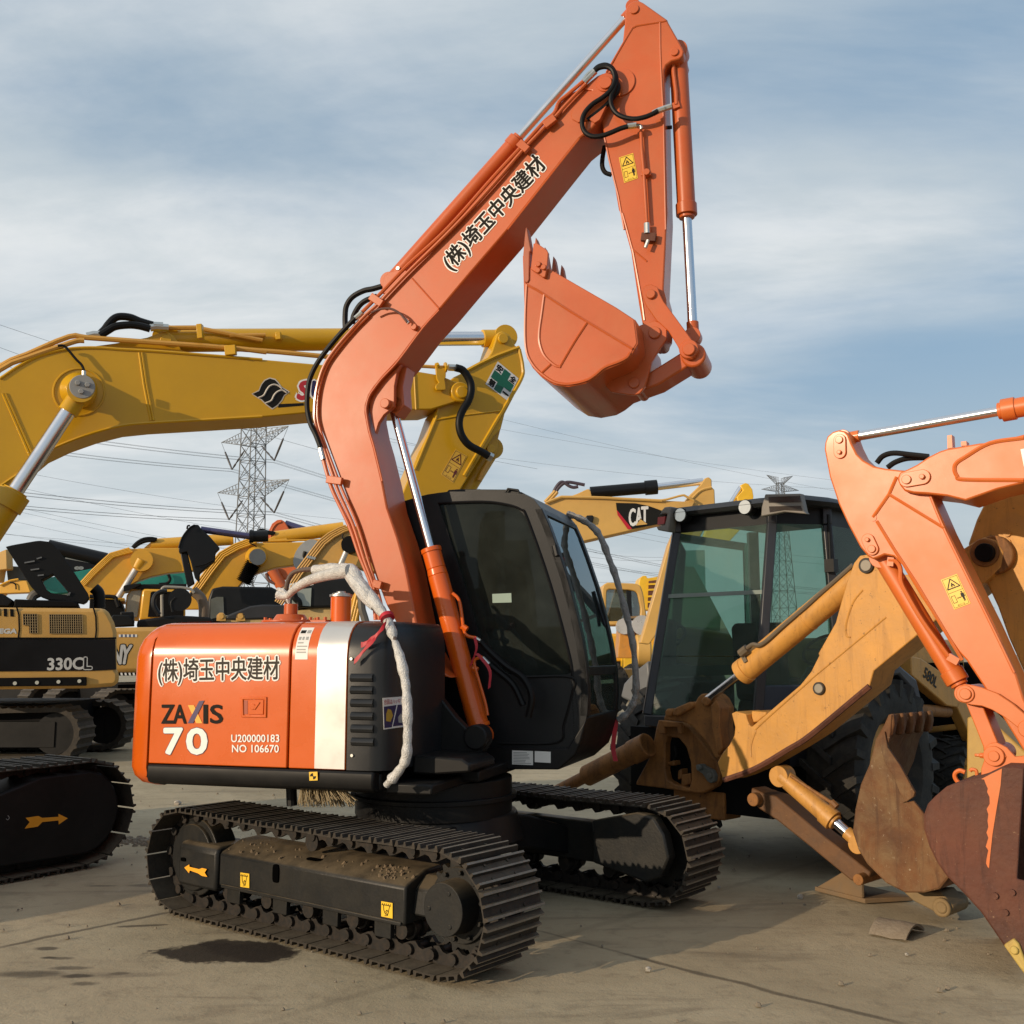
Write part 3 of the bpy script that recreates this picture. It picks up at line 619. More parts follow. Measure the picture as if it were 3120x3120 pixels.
# white notice near the top of the panel: follows the curve
def on_prof(t):
    """point on the hood profile by height"""
    for (v0, z0), (v1, z1) in zip(PROF[1:9], PROF[2:10]):
        if z0 <= t <= z1: k = (t-z0)/(z1-z0); return (v0+(v1-v0)*k)
    return 0
ua, ub = uof(1172, 560, .1), uof(1253, 560, .1)
def curved_patch(name, u0, u1, z0, z1, mt, lift, parent=ex, n=6):
    m = MB(); rows = []
    for i in range(n+1):
        z = z0+(z1-z0)*i/n; v = on_prof(z); dv = on_prof(min(z+.01, 1.75))-v; nv = V((0, 0, 0))-Zf.v*.01+V((0, 0, dv)); nv.normalize()
        rows.append([Zf.W(u0, v, z)+nv*lift, Zf.W(u1, v, z)+nv*lift, Zf.W(u1, v, z)+nv*(lift+.001), Zf.W(u0, v, z)+nv*(lift+.001)])
    m.loft(rows); return m.build(name, mt, parent, smooth=60)
nt_ = curved_patch('paper_notice', ua, ub, 1.55, 1.73, STICKW, .001)
for k, (a, b, z) in enumerate(((.1, .5, 1.712), (.62, .9, 1.712), (.12, .3, 1.675), (.4, .55, 1.675), (.68, .88, 1.675), (.12, .55, 1.645), (.1, .9, 1.625), (.1, .8, 1.607), (.1, .85, 1.592))):
    curved_patch('printing', ua+(ub-ua)*a, ua+(ub-ua)*b, z-.005-(.01 if k < 5 else 0), z+.002, GREYPR if k else STICKB, .0022, nt_, 2)
# things standing on the hood roof
m = MB(); c = Zf.P('A', [(1412, 415)], .45)[0]; c.z = 1.765; top = Zf.P('A', [(1410, 255)], .45)[0].z
m.cyl(c, V((c.x, c.y, top)), .062, seg=32); fp = m.build('filler_pipe', ORANGE, ex, bevel=.003)
m = MB(); m.cyl(V((c.x, c.y, top)), V((c.x, c.y, top+.014)), .070, seg=32); m.cyl(V((c.x, c.y, top+.014)), V((c.x, c.y, top+.022)), .055, seg=32); m.cyl(V((c.x, c.y, top+.022)), V((c.x, c.y, top+.034)), .028, seg=24); m.build('cap', STEEL, fp, bevel=.002)
m = MB(); c = Zf.P('A', [(1085, 405)], .42)[0]; c.z = 1.772
m.cyl(c, c+V((0, 0, .014)), .175, seg=36); m.cyl(c+V((0, 0, .014)), c+V((0, 0, .05)), .11, .085, seg=36); m.cyl(c+V((0, 0, .05)), c+V((0, 0, .115)), .042, seg=24)
m.box(Zf, uof(1110, 400, .4), uof(1335, 400, .4), .36, .5, 1.77, 1.786)
m.build('tank_top_plate', ORANGE_DUSTY, ex, bevel=.003)
for k in range(14):
    m = MB(); a = 2*math.pi*k/14; q = c+V((.155*math.cos(a), .155*math.sin(a), .012)) if k < 9 else Zf.W(uof(1130+48*(k-9), 400, .4), .38, 1.785); m.cyl(q, q+V((0, 0, .018)), .011, seg=6); m.build('bolt', ORANGE_DUSTY, ex)
# handrail and its torn foam wrap with red ribbon
HP = '1130,395 1085,360 1064,300 1058,200 1085,115 1140,82 1240,72 1400,60 1480,75 1540,160 1640,290 1720,405 1760,520 1800,640 1835,800 1848,960 1850,1150 1840,1300 1790,1390 1710,1480'
HV = [.42, .42, .42, .41, .40, .38, .34, .27, .23, .18, .12, .06, 0, -.04, -.07, -.09, -.09, -.08, -.06, -.03]
hp = Zf.P('A', HP, HV)
m = MB(); m.tube(hp, .0145, 10); hr = m.build('handrail', mat('brown_handrail', (.09, .06, .045), .4), ex)
random.seed(3)
def wobble(t): return .0265+.003*math.sin(t*47)+.002*math.sin(t*131+1)
m = MB(); m.tube([p+V((0, 0, -.006)) for p in hp[6:]], lambda t: wobble(t)*(1 if t < .97 else .7)+.012*math.exp(-((t-.20)/.12)**2)-.010*math.exp(-((t-.47)/.02)**2), 14, 9)
fw = m.build('foam_wrap', FOAM, ex)
m = MB(); tl_ = Zf.P('A', '1470,85 1330,110 1200,150 1110,205 1060,250 1010,240', [.2, .25, .3, .35, .38, .4]); m.tube(tl_, lambda t: .040-.026*t if t < .8 else .019+.014*(t-.8)*5, 12, 6)
tl2 = Zf.P('A', '1450,90 1560,215 1640,320', [.22, .16, .12]); m.tube(tl2, lambda t: .028+.02*math.sin(3.1*t), 10, 6)
for q in ('1070,240 1010,205 995,210', '1060,255 1015,250 988,262', '1065,270 1075,300', '1055,235 1030,200'): m.tube(Zf.P('A', q, .39), lambda t: .016-.008*t, 7, 4)
m.build('foam_tail', FOAM, ex)
m = MB(); q = Zf.P('A', [(1716, 388)], .055)[0]; q2 = Zf.P('A', [(1722, 402)], .055)[0]; d = (hp[12]-hp[11]).normalized(); m.cyl(q-d*.012, q+d*.012, .041, seg=16)
rb = Zf.P('A', '1712,410 1700,440 1660,490 1600,545 1545,570', [.01, -.02, -.03, -.03, -.03]); rb2 = Zf.P('A', '1705,430 1640,520 1560,610 1500,685', [.0, -.03, -.035, -.03])
for rbb in (rb, rb2):
    cc = catmull(rbb, 5); w1 = V((0, 0, .012))
    m.loft([[p+w1*(1+.5*math.sin(i)), p-w1*(1+.4*math.cos(i)), p-w1+Zf.v*.002, p+w1+Zf.v*.002] for i, p in enumerate(cc)])
m.build('red_ribbon', RED, ex)
# ------------------------------------------------------------------ its boom, arm and bucket
VB0, VB1 = .80, 1.14
UP = tr('C', '378,1190 240,1165 215,1110 175,1085 130,1080 60,880')+tr('T', '1620,1050 1500,740 1340,300 1235,0')+tr('F', '286,1720 226,1560 174,1440 156,1330 168,1200 212,1030 292,882 412,752 520,620 612,505 810,312 1120,0')+tr('D', '0,1512 235,1240 430,1050 530,950 545,900 640,800 790,715 880,645 930,622 975,625 1005,650 1012,700 1000,760 955,880 905,1000 840,1080 735,1165 560,1385 130,1932')+tr('F', '1270,340 1060,590 940,720 760,960 640,1090 580,1165 545,1220 522,1290 520,1350 545,1480 580,1600 640,1850')+tr('C', '0,185 60,360 110,540 170,850 215,1010 270,1110')
m = MB(); m.trace(Zf, 's', UP, VB0, VB1); boom = m.build('boom', ORANGE_DUSTY, ex, bevel=.012, smooth=40)
# the front flange below the bend stands forward of the side plate
m = MB(); m.bm.free() if True else m.trace(Zf, 'C', '0,185 60,360 110,540 170,850 215,1010 290,1170 378,1190 385,1150 330,1000 250,640 160,330 100,140 40,-30', VB0+.012, VB1)
# weld seams and doubler plates
m = MB(); bp_ = Zf.P('F', '860,358 1058,580', VB0); m.tube(bp_, .006, 6, 0)
m.tube(Zf.P('F', '640,1850 580,1600 545,1480 522,1350 524,1290 545,1222 582,1166 640,1092 760,962 940,722 1058,592', VB0+.002), .007, 6); m.tube(Zf.P('D', '735,1165 560,1385 130,1932', VB0+.002), .006, 6, 0)
m.build('weld_seam', ORANGE_DUSTY, ex)
m = MB(); m.trace(Zf, 'D', '530,985 545,915 560,880 640,800 790,712 880,640 930,618 978,622 1012,650 1020,700 1005,770 960,890 905,1005 860,1035 815,1005 720,1030 670,1000 660,960 690,890 840,760 750,745 600,870 555,990', VB0-.012, VB0+.01)
m.boss(Zf, 'D', (950, 690), VB0-.035, VB1+.035, .042); m.boss(Zf, 'D', (950, 690), VB0-.02, VB1+.02, .062); m.build('boom_tip_plate', ORANGE_DUSTY, ex, bevel=.004)
# lugs of the boom cylinder
m = MB(); LG = '775,990 748,1045 728,1150 727,1255 722,1300 690,1328 650,1362 612,1420 588,1500 570,1440 548,1340 545,1270 585,1190 650,1105'
m.trace(Zf, 'F', LG, VB0+.035, VB0+.075); m.trace(Zf, 'F', LG, VB1-.075, VB1-.035); m.boss(Zf, 'F', (655, 1275), VB0-.005, VB1-.02, .033); m.boss(Zf, 'F', (735, 1285), .90, 1.04, .055)
m.trace(Zf, 'F', '820,1010 790,1150 800,1290 740,1370 700,1310 740,1100 760,1020', .90, 1.04)
m.build('cylinder_lug', ORANGE_DUSTY, ex, bevel=.004)
# boom cylinder in front of the boom
VC = .97
a = Zf.P('C', [(545, 1500)], VC)[0]; b = Zf.P('F', [(715, 1300)], VC)[0]; q = Zf.P('C', [(258, 425)], VC)[0]; fr_ = (q-a).length/(b-a).length
m = MB(); q2 = Zf.P('C', [(300, 585)], VC)[0]; q3 = Zf.P('C', [(292, 545)], VC)[0]; d = (b-a).normalized(); q0 = a+d*(q-a).length; qa = a+d*(q2-a).length; qb = a+d*(q3-a).length
m.cyl(a+d*.02, qa, .066, seg=32); m.cyl(qa, qb, .066, .062, seg=32); m.cyl(qb, q0, .062, seg=32); m.cyl(q0-d*.03, q0, .068, seg=32); m.cyl(a+d*.02, a+d*.045, .074, seg=32)
m.cyl(a-Zf.v*.07-d*.03, a+Zf.v*.07-d*.03, .062, seg=24); bc = m.build('boom_cylinder', ORANGE, ex, bevel=.004)
m = MB(); m.cyl(q0, b, .029, seg=24); m.build('piston_rod', CHROME, bc)
m = MB(); m.tube(Zf.P('C', '385,690 425,740 450,900 470,940 520,955', VC-.03), .011); m.tube(Zf.P('C', '590,1410 575,1330 520,1140 515,1085 560,1065', VC-.06), .010); m.tube(Zf.P('C', '440,885 470,905', VC-.03), .02); m.tube(Zf.P('C', '505,1130 530,1145', VC-.05), .02); m.build('cylinder_pipe', ORANGE, bc)
for q in ('520,955 548,972', '562,1070 600,1108'):
    m = MB(); m.tube(Zf.P('C', q, VC-.05), .013, 8, 0); m.build('hose_fitting', STEEL, bc)
for q in ('545,970 600,1030 700,1120 800,1190 850,1300 830,1420', '600,1108 650,1150 740,1230 800,1350'):
    m = MB(); m.tube(Zf.P('C', q, VC), .022); m.build('hose', RUBBER, ex)
m = MB(); cc = catmull(Zf.P('C', '515,950 525,1020 490,1120 520,1050 560,1080 605,1150 600,1250', VC-.07), 4); m.loft([[p+V((.008, 0, .006)), p-V((.008, 0, .006)), p-V((.008, -.002, .006)), p+V((.008, .002, .006))] for p in cc]); m.build('red_tape', RED, ex)
# foot bracket
m = MB(); BR = '95,1095 150,1085 195,1100 235,1200 300,1290 400,1420 470,1490 545,1480 585,1510 600,1560 570,1610 470,1800 250,1830 90,1830'
m.trace(Zf, 'C', BR, .70, .78); m.trace(Zf, 'C', BR, 1.16, 1.2); m.boss(Zf, 'C', (515, 1540), .66, .78, .075); m.build('boom_bracket', BLACKPAINT, ex, bevel=.01)
# steel pipes on the boom
VP = VB0-.028
def pipe(name, parts, v, r, mt, parent=ex, seg=8):
    q = []
    for reg, s_ in parts: q += tr(reg, s_)
    m = MB(); m.tube(Zf.P('s', q, v), r, seg); return m.build(name, mt, parent)
pipe('boom_pipe', (('T', '1480,1240 1465,1080'), ('T', '1420,780 1270,400 1130,0'), ('F', '280,1932 235,1800 205,1690'),), VP, .0135, ORANGE_DUSTY)
pipe('boom_pipe', (('F', '490,608 640,455 820,268 1120,-10'), ('D', '0,1500 230,1250 430,1030 520,950 560,860 640,790 770,680')), VP, .013, ORANGE_DUSTY)
pipe('boom_pipe', (('T', '1530,1240 1500,1060 1450,780 1330,450 1185,0'), ('F', '318,1932 270,1790 212,1620 150,1440 142,1320 160,1160 212,1000 300,868 420,728 520,622 600,552 705,440 850,290 1165,-20'), ('D', '0,1560 250,1270 440,1070 540,970 610,890 790,700')), VP, .012, ORANGE_DUSTY)
pipe('boom_pipe', (('T', '1580,1150 1520,900 1410,550 1240,0'), ('F', '352,1932 300,1800 240,1640 176,1450 160,1330 176,1170 226,1010 312,882 430,742 540,630')), VP+.01, .010, ORANGE_DUSTY)
pipe('hose', (('F', '185,1600 150,1510 112,1430 90,1340 86,1250 98,1130 130,1040 172,965 230,885 300,800 370,722 440,650')), VP-.02, .017, RUBBER) if False else None
pipe('hose', (('F', '185,1600 150,1510 112,1430 90,1340 86,1250 98,1130 130,1040 172,965 230,885 300,800 370,722 440,650'),), VP-.02, .017, RUBBER)
pipe('hose_fitting', (('F', '205,1690 192,1640 180,1590'),), VP-.01, .018, STEEL); pipe('hose_fitting', (('F', '438,655 465,632 492,606'),), VP-.01, .018, STEEL)
pipe('hose', (('F', '368,735 366,640 376,560 420,495 500,450 570,435 640,415'),), .95, .019, RUBBER); pipe('hose', (('F', '420,690 430,630 470,560 520,520 600,490'),), .93, .019, RUBBER)
pipe('grease_hose', (('F', '560,610 620,585 690,580 740,598 785,630 822,680'),), VP-.03, .008, mat('brown_hose', (.10, .04, .03), .5))
pipe('hose_fitting', (('F', '790,635 835,688'),), VP-.02, .012, STEEL)
m = MB(); m.boss(Zf, 'F', (868, 712), VB0-.03, VB0, .022, 8); m.build('grease_block', ORANGE_DUSTY, ex, bevel=.003)
for q in ('555,490 640,548', '232,1836 345,1852', '1270,1260 1270,1260'):
    if q.startswith('1270'): continue
    m = MB(); p = Zf.P('F', q, VP-.012); m.bar(p[0], p[1], .03, .05); m.build('pipe_clamp', ORANGE_DUSTY, ex, bevel=.004)
for reg, q in (('D', '225,1200 300,1265'), ('D', '440,1060 530,990'), ('T', '1450,760 1560,790')):
    m = MB(); p = Zf.P(reg, q, VP-.012); m.bar(p[0], p[1], .03, .05); m.build('pipe_clamp', ORANGE_DUSTY, ex, bevel=.004)
lettering('company_lettering', '(株)埼玉中央建材', Zf, 's', (1384.5, 834.6), (1674, 514.5), (1341, 787), VB0, DARKTXT, ex, bold=.0035, outline=.008, outm=WHITE)
# arm cylinder on the boom's back
a = Zf.P('F', [(700, 385)], VC)[0]; b = Zf.P('D', [(1190, 72)], VC)[0]; q = Zf.P('D', [(215, 1190)], VC)[0]
ram(ex, Zf, a, b, (q-a).length/(b-a).length, .051, .028, VC, ORANGE_DUSTY, name='arm_cylinder')
m = MB(); m.trace(Zf, 'F', '640,470 640,400 652,345 690,312 740,300 800,290 850,330 700,460', VB0+.06, VB0+.10); m.trace(Zf, 'F', '640,470 640,400 652,345 690,312 740,300 800,290 850,330 700,460', VB1-.10, VB1-.06); m.build('cylinder_lug', ORANGE_DUSTY, ex, bevel=.004)
m = MB(); m.boss(Zf, 'F', (752, 282), .90, .95, .013, 8); m.build('hose_fitting', STEEL, ex)
# arm
VA0, VA1 = .85, 1.09
AO = tr('D', '1116,100 1128,58 1152,25 1190,6 1232,3 1268,20 1470,163 1480,190 1600,400 1612,432 1602,472 1572,497 1505,515 1462,548 1445,590 1445,650')+tr('E', '1470,0 1440,640 1462,720 1470,860 1462,1010 1420,1080 1360,1100 1300,1080 1268,1010 1262,930 1232,760 1166,320 1078,0')+tr('D', '1062,1760 1018,1500 958,1230 940,1140 918,1020 935,900 985,760 900,720 895,650 940,620 1015,520 1096,345 1112,200')
m = MB(); m.trace(Zf, 's', AO, VA0, VA1); m.build('arm', ORANGE_DUSTY, ex, bevel=.010, smooth=40)
m = MB(); m.tube(Zf.P('D', '1460,175 1390,188 1230,215 1190,232 1160,265 960,610', VA0), .007, 6); m.tube(Zf.P('D', '1410,190 1415,500 1440,1000', VA0), .007, 6); m.tube(Zf.P('D', '945,1160 985,1350 1060,1650 1110,1932', VA0), .007, 6, 0); m.tube(Zf.P('E', '1095,0 1185,330 1262,760 1280,900', VA0), .007, 6, 0); m.tube(Zf.P('E', '1165,290 1300,405', VA0), .006, 6, 0); m.tube(Zf.P('D', '1440,1000 1458,1932', VA0), .006, 6, 0)
m.build('weld_seam', ORANGE_DUSTY, ex)
m = MB(); m.boss(Zf, 'D', (1190, 72), VA0-.012, VA1+.012, .032); m.boss(Zf, 'D', (1530, 432), VA0-.012, VA1+.012, .026); m.boss(Zf, 'D', (1080, 690), VA0-.012, VA0+.01, .092, 36); m.build('pin_boss', ORANGE_DUSTY, ex, bevel=.003)
warning_sticker(Zf, 'D', '1065,1327 1185,1288 1225,1500 1110,1540', VA0, ex)
for q, vv in (('858,592 885,565 920,550 960,548 1005,572 1035,625 1042,690 1025,750 1000,810 998,870 1020,925 1060,965 1120,990 1200,1000 1280,985 1340,962 1395,932', .77), ('862,596 900,570 960,562 1010,590 1030,650 1020,710 985,770 920,825 850,870 790,930 760,990 756,1050 775,1105 820,1140 880,1148 945,1135 1010,1110 1080,1080 1140,1063', .76), ('1000,640 1050,700 1060,740 1030,800 940,900 800,1010', .80), ('945,1230 928,1320 925,1400 950,1450 1000,1470', 1.0)):
    m = MB(); m.tube(Zf.P('D', q, vv), .0155, 10); m.build('hose', RUBBER, ex)
for q, vv in (('770,685 800,640 815,625 865,592', .775), ('775,695 808,660 868,600', .77), ('1140,1063 1170,1060 1215,1053', .77), ('1350,955 1400,930 1450,912', .78), ('1450,912 1510,893', .80)):
    m = MB(); m.tube(Zf.P('D', q, vv), .019, 8, 0); m.build('hose_fitting', STEEL, ex)
m = MB(); m.tube(Zf.P('D', '1210,1053 1245,1060 1256,1085', .79), .012, 8); m.build('hose_fitting', STEEL, ex)
m = MB(); m.tube(Zf.P('D', '1250,1100 1256,1250 1275,1450 1300,1870', VA0-.035), .0115, 8, 0); m.tube(Zf.P('D', '1254,1110 1262,1240 1282,1360 1290,1440', VA0-.025), .008, 8, 0)
m.boss(Zf, 'D', (1295, 1442), VA0-.05, VA0, .022, 8); p = Zf.P('D', '1255,1462 1335,1455', VA0-.03); m.bar(p[0], p[1], .02, .03); m.build('arm_pipe', ORANGE_DUSTY, ex, bevel=.002)
m = MB(); m.tube(Zf.P('E', '1300,85 1302,170', VA0-.04), .020, 10, 0); m.tube(Zf.P('E', '1310,225 1285,290', VA0-.05), .012, 8, 0); m.build('stop_valve', STEEL, ex)
m = MB(); p = Zf.P('E', '1255,200 1375,205', VA0-.03); m.bar(p[0], p[1], .03, .05); m.build('valve_clamp', RUSTD, ex)
# bucket cylinder
a = Zf.P('D', [(1562, 450)], VC)[0]; b = Zf.P('E', [(1690, 1040)], VC)[0]; q = Zf.P('D', [(1622, 1800)], VC)[0]
c_ = ram(ex, Zf, a, b, (q-a).length/(b-a).length, .058, .030, VC, ORANGE_DUSTY, name='bucket_cylinder')
m = MB(); m.tube(Zf.P('D', '1520,520 1525,620 1545,780 1548,880', VC-.07), .014, 8, 0); p = Zf.P('D', '1520,900 1575,880', VC-.06); m.bar(p[0], p[1], .03, .04); m.tube(Zf.P('D', '1500,530 1580,530', VC-.06), .02, 8, 0); m.build('cylinder_pipe', ORANGE_DUSTY, c_)
m = MB(); p = Zf.P('D', '1450,1075 1510,1070', VC-.03); m.cyl(p[0], p[1], .012, seg=10); m.build('guide_pin', BLACKPAINT, ex)
# side links and bucket link
def link_plate(m, regpts, v0, v1): m.trace(Zf, 'E', regpts, v0, v1)
SL = '1262,690 1255,640 1285,605 1335,595 1390,620 1410,680 1440,740 1530,860 1690,1080 1722,1130 1715,1190 1680,1225 1630,1225 1590,1190 1560,1120 1480,990 1380,900 1290,770'
m = MB(); m.trace(Zf, 'E', SL, VA0-.055, VA0-.025); m.trace(Zf, 'E', SL, VA1+.025, VA1+.055); m.boss(Zf, 'E', (1330, 675), VA0-.075, VA1+.07, .030); m.boss(Zf, 'E', (1650, 1140), VA0-.085, VA1+.09, .038); m.boss(Zf, 'E', (1650, 1140), VA0-.062, VA1+.062, .058); m.build('side_link', ORANGE_DUSTY, ex, bevel=.005)
m = MB(); m.trace(Zf, 'E', '1600,1160 1660,1090 1720,1130 1735,1200 1690,1260 1400,1440 1260,1490 1180,1470 1150,1420 1200,1360 1330,1330', VA0+.01, VA1-.01); m.boss(Zf, 'E', (1690, 1190), VA0-.02, VA1+.05, .075); m.build('bucket_link', ORANGE_DUSTY, ex, bevel=.012)
# bucket
VK0, VK1 = .56, 1.46
SO = '285,598 276,800 272,1000 278,1120 298,1210 345,1290 410,1360 520,1430 640,1448 780,1420 860,1375 940,1310 1060,1262 1130,1225 1165,1180 1188,1140 1217,1090 1192,890 1040,790 460,455 330,430 300,500'
bk = MB(); bk.trace(Zf, 'E', SO, VK0, VK0+.02); bk.trace(Zf, 'E', SO, VK1-.02, VK1); 
rim = [Zf.uz(*q, VK0) for q in tr('E', '262,360 270,600 276,800 272,1000 278,1120 298,1210 345,1290 410,1360 520,1430 640,1448 780,1420 860,1375 940,1310 1060,1262 1130,1225 1165,1180 1188,1140 1217,1090 1192,890')]
cu, cz = Zf.uz(*tr('E', [(720, 900)])[0], VK0)
inn = [(u+(cu-u)*.045, z+(cz-z)*.045) for u, z in rim]; out = [(u-(cu-u)*.02, z-(cz-z)*.02) for u, z in rim]
bk.prism(Zf, out+inn[::-1], VK0+.004, VK1-.004); bo = bk.build('bucket', ORANGE_DUSTY, ex, bevel=.005, smooth=40)
m = MB()
for q in ('300,605 420,672 690,845 1180,1140', '437,685 415,850 395,1000 400,1100 440,1200 520,1275 575,1292', '800,912 690,1080 568,1288', '490,1270 415,1340'): m.tube(Zf.P('E', q, VK0), .009, 6)
m.tube(Zf.P('E', '290,600 280,800 276,1000 282,1120 302,1205 350,1285 415,1350 520,1418 640,1436 780,1408 860,1363 940,1298 1060,1250 1130,1213 1160,1170', VK0), .009, 6)
m.build('side_rib', ORANGE_DUSTY, bo)
m = MB(); SC = '345,252 375,250 455,305 470,330 462,440 445,535 425,538 325,470 325,440 338,330'
m.trace(Zf, 'E', SC, VK0-.03, VK0); [m.boss(Zf, 'E', c, VK0-.045, VK0-.02, .018, 8) for c in ((383, 425), (428, 450), (380, 477))]; m.build('side_cutter', ORANGE_DUSTY, bo, bevel=.004)
m = MB(); SC2 = SC; m.trace(Zf, 'E', '610,470 640,520 660,600 560,560 520,500 540,440', VK1-.0, VK1+.03) if False else None
m.bm.free()
TT = [Zf.uz(*q, VK0) for q in tr('E', '286,115 300,150 322,270 332,320 318,330 315,560 300,590 270,580 262,350 275,200')]
for i in range(5):
    v = VK0-.01+i*(VK1-VK0-.05)/4
    m = MB(); m.prism(Zf, [(u, z+.016*i) for u, z in TT], v, v+.07)
    for f_ in m.bm.verts:
        pass
    m.build('tooth', mat('worn_tooth', (.42, .11, .05), .55, dirt=.5, dcol=(.22, .09, .05)), bo, bevel=.012)
m = MB(); EAR = '1232,945 1290,922 1365,900 1430,925 1468,970 1465,1055 1400,1150 1340,1250 1305,1380 1282,1460 1240,1515 1190,1530 1100,1518 1000,1500 940,1440 1000,1300 1180,1160'
for v in (VA0-.045, VA1+.015): m.trace(Zf, 'E', EAR, v, v+.03)
m.boss(Zf, 'E', (1362, 1000), VA0-.06, VA1+.06, .038); m.boss(Zf, 'E', (1188, 1425), VA0-.06, VA1+.06, .033); m.build('hinge_ear', ORANGE_DUSTY, bo, bevel=.005)
# ------------------------------------------------------------------ its cab
VCN, VCF = 1.18, 2.12
CO_ = [Zf.uz(*q, VCN) for q in tr('C', '60,160 215,112 350,92 600,92 800,104 860,135 905,190 950,290 1000,430 1060,610 1110,800 1150,980 1175,1150 1182,1300 1175,1420 1140,1560 1070,1610 400,1600 100,1600 80,900')]
def resample(p, n, closed=True):
    q = p+[p[0]]; d = [0]
    for a, b in zip(q, q[1:]): d.append(d[-1]+math.dist(a, b))
    out = []; j = 0
    for i in range(n):
        t = d[-1]*i/n
        while d[j+1] < t: j += 1
        k = (t-d[j])/max(1e-9, d[j+1]-d[j]); out.append((q[j][0]+(q[j+1][0]-q[j][0])*k, q[j][1]+(q[j+1][1]-q[j][1])*k))
    return out
WI = [Zf.uz(*q, VCN) for q in tr('C', '300,160 400,152 560,155 700,172 780,200 820,250 870,380 960,640 1030,900 1070,1050 1085,1120 1085,1170 840,1175 700,1170 560,1000 430,560')]
n_ = 72
def ang_match(outer, inner, n):
    o = resample(outer, n); ii = resample(inner, n)
    # rotate the inner loop so that the loops start on the same side
    best = min(range(n), key=lambda k: sum(math.dist(o[j], ii[(j+k) % n]) for j in range(0, n, 6)))
    return o, [ii[(j+best) % n] for j in range(n)]
o_, i_ = ang_match(CO_, WI, n_)
m = MB(); m.ring(Zf, o_, i_, VCN, VCN+.05); m.ring(Zf, o_, i_, VCF-.05, VCF)
# roof, back and floor shells; A-pillar beams round the windscreen
rf = [Zf.uz(*q, VCN) for q in tr('C', '60,160 215,112 350,92 600,92 800,104 860,135 905,190 890,205 840,150 790,130 600,118 350,118 215,138 70,185')]
m.prism(Zf, rf, VCN+.04, VCF-.04)
m.prism(Zf, [Zf.uz(*q, VCN) for q in tr('C', '60,160 80,900 100,1600 140,1600 120,900 100,180')], VCN+.04, VCF-.04)
m.prism(Zf, [Zf.uz(*q, VCN) for q in tr('C', '1175,1420 1140,1560 1070,1610 100,1600 100,1560 1060,1570 1110,1540 1150,1410')], VCN+.04, VCF-.04)
cabs = m.build('cab', BLACKPL, ex, bevel=.008, smooth=45)
m = MB(); m.trace(Zf, 'C', '350,95 360,82 420,78 720,80 790,95 840,130 880,165 600,100', VCN+.12, VCF-.12); p = Zf.P('C', '690,105 710,76 770,84 785,115', VCN+.10); m.tube(p, .009, 6, 0); m.build('roof_hatch', BLACKPL, ex, bevel=.004)
m = MB(); m.prism(Zf, [(u+(sum(q[0] for q in WI)/len(WI)-u)*-.01, z) for u, z in WI], VCN+.016, VCN+.022); m.build('side_window', CABGL, ex, smooth=0)
m = MB(); m.prism(Zf, WI, VCF-.03, VCF-.024); m.build('side_window', CABGL, ex, smooth=0)
ed = [Zf.uz(*q, VCN) for q in tr('C', '905,190 950,290 1000,430 1060,610 1110,800 1150,980 1175,1150 1182,1300 1175,1420')]
m = MB(); inner = [(u-.02, z) for u, z in ed]; m.prism(Zf, [(u-.008, z) for u, z in ed]+[(u-.014, z) for u, z in ed[::-1]], VCN+.07, VCF-.07); m.build('windscreen', FRONTGL, ex, smooth=60)
m = MB()
for v0, v1 in ((VCN, VCN+.075), (VCF-.075, VCF)): m.prism(Zf, [(u+.004, z) for u, z in ed]+[(u-.05, z) for u, z in ed[::-1]], v0, v1)
for k in ((0, 1), (6.8, 7.05)):
    a = [ed[0], ed[1]] if k[0] == 0 else [(ed[6][0]+(ed[7][0]-ed[6][0])*.0, ed[6][1]+.03), (ed[6][0], ed[6][1]-.03)]
    if k[0] == 0: a = [ed[0], (ed[0][0]+(ed[1][0]-ed[0][0])*.35, ed[0][1]+(ed[1][1]-ed[0][1])*.35)]
    m.prism(Zf, [(u+.003, z) for u, z in a]+[(u-.04, z) for u, z in a[::-1]], VCN+.07, VCF-.07)
m.build('windscreen_frame', BLACKPL, ex, bevel=.006, smooth=45)
m = MB(); m.trace(Zf, 'C', '1175,1420 1140,1560 1110,1640 1010,1730 600,1728 400,1740 380,1600 1060,1605', VCN-.03, VCF); m.build('cab_base', BLACKPAINT, ex, bevel=.01)
m = MB(); m.tube(Zf.P('C', '790,1185 1085,1188 1085,1290 1040,1460 1000,1570 650,1575', VCN-.002), .008, 6); m.tube(Zf.P('C', '300,160 560,152 700,168 785,198 825,252 960,640 1070,1050 1090,1178', VCN-.001), .009, 6); m.tube(Zf.P('C', '370,1608 1060,1608', VCN-.02), .006, 6, 0); m.build('panel_seam', RUBBER, ex)
m = MB(); m.tube(Zf.P('C', '985,410 1000,470', VCN-.005), .02, 8, 0); m.build('cab_hinge', BLACKPL, ex)
decal('rating_plate', Zf, 'C', '735,1616 858,1620 858,1703 735,1698', VCN-.03, STICKW, ex); decal('rating_plate', Zf, 'C', '868,1620 962,1624 962,1690 868,1685', VCN-.03, STICKW, ex)
m = MB()
for k in range(8): p = Zf.P('C', [(742, 1628+9*k), (742+random.uniform(70, 112), 1630+9*k)], VCN-.0335); m.bar(p[0], p[1], .001, .004)
m.build('plate_printing', GREYPR, ex, smooth=0)
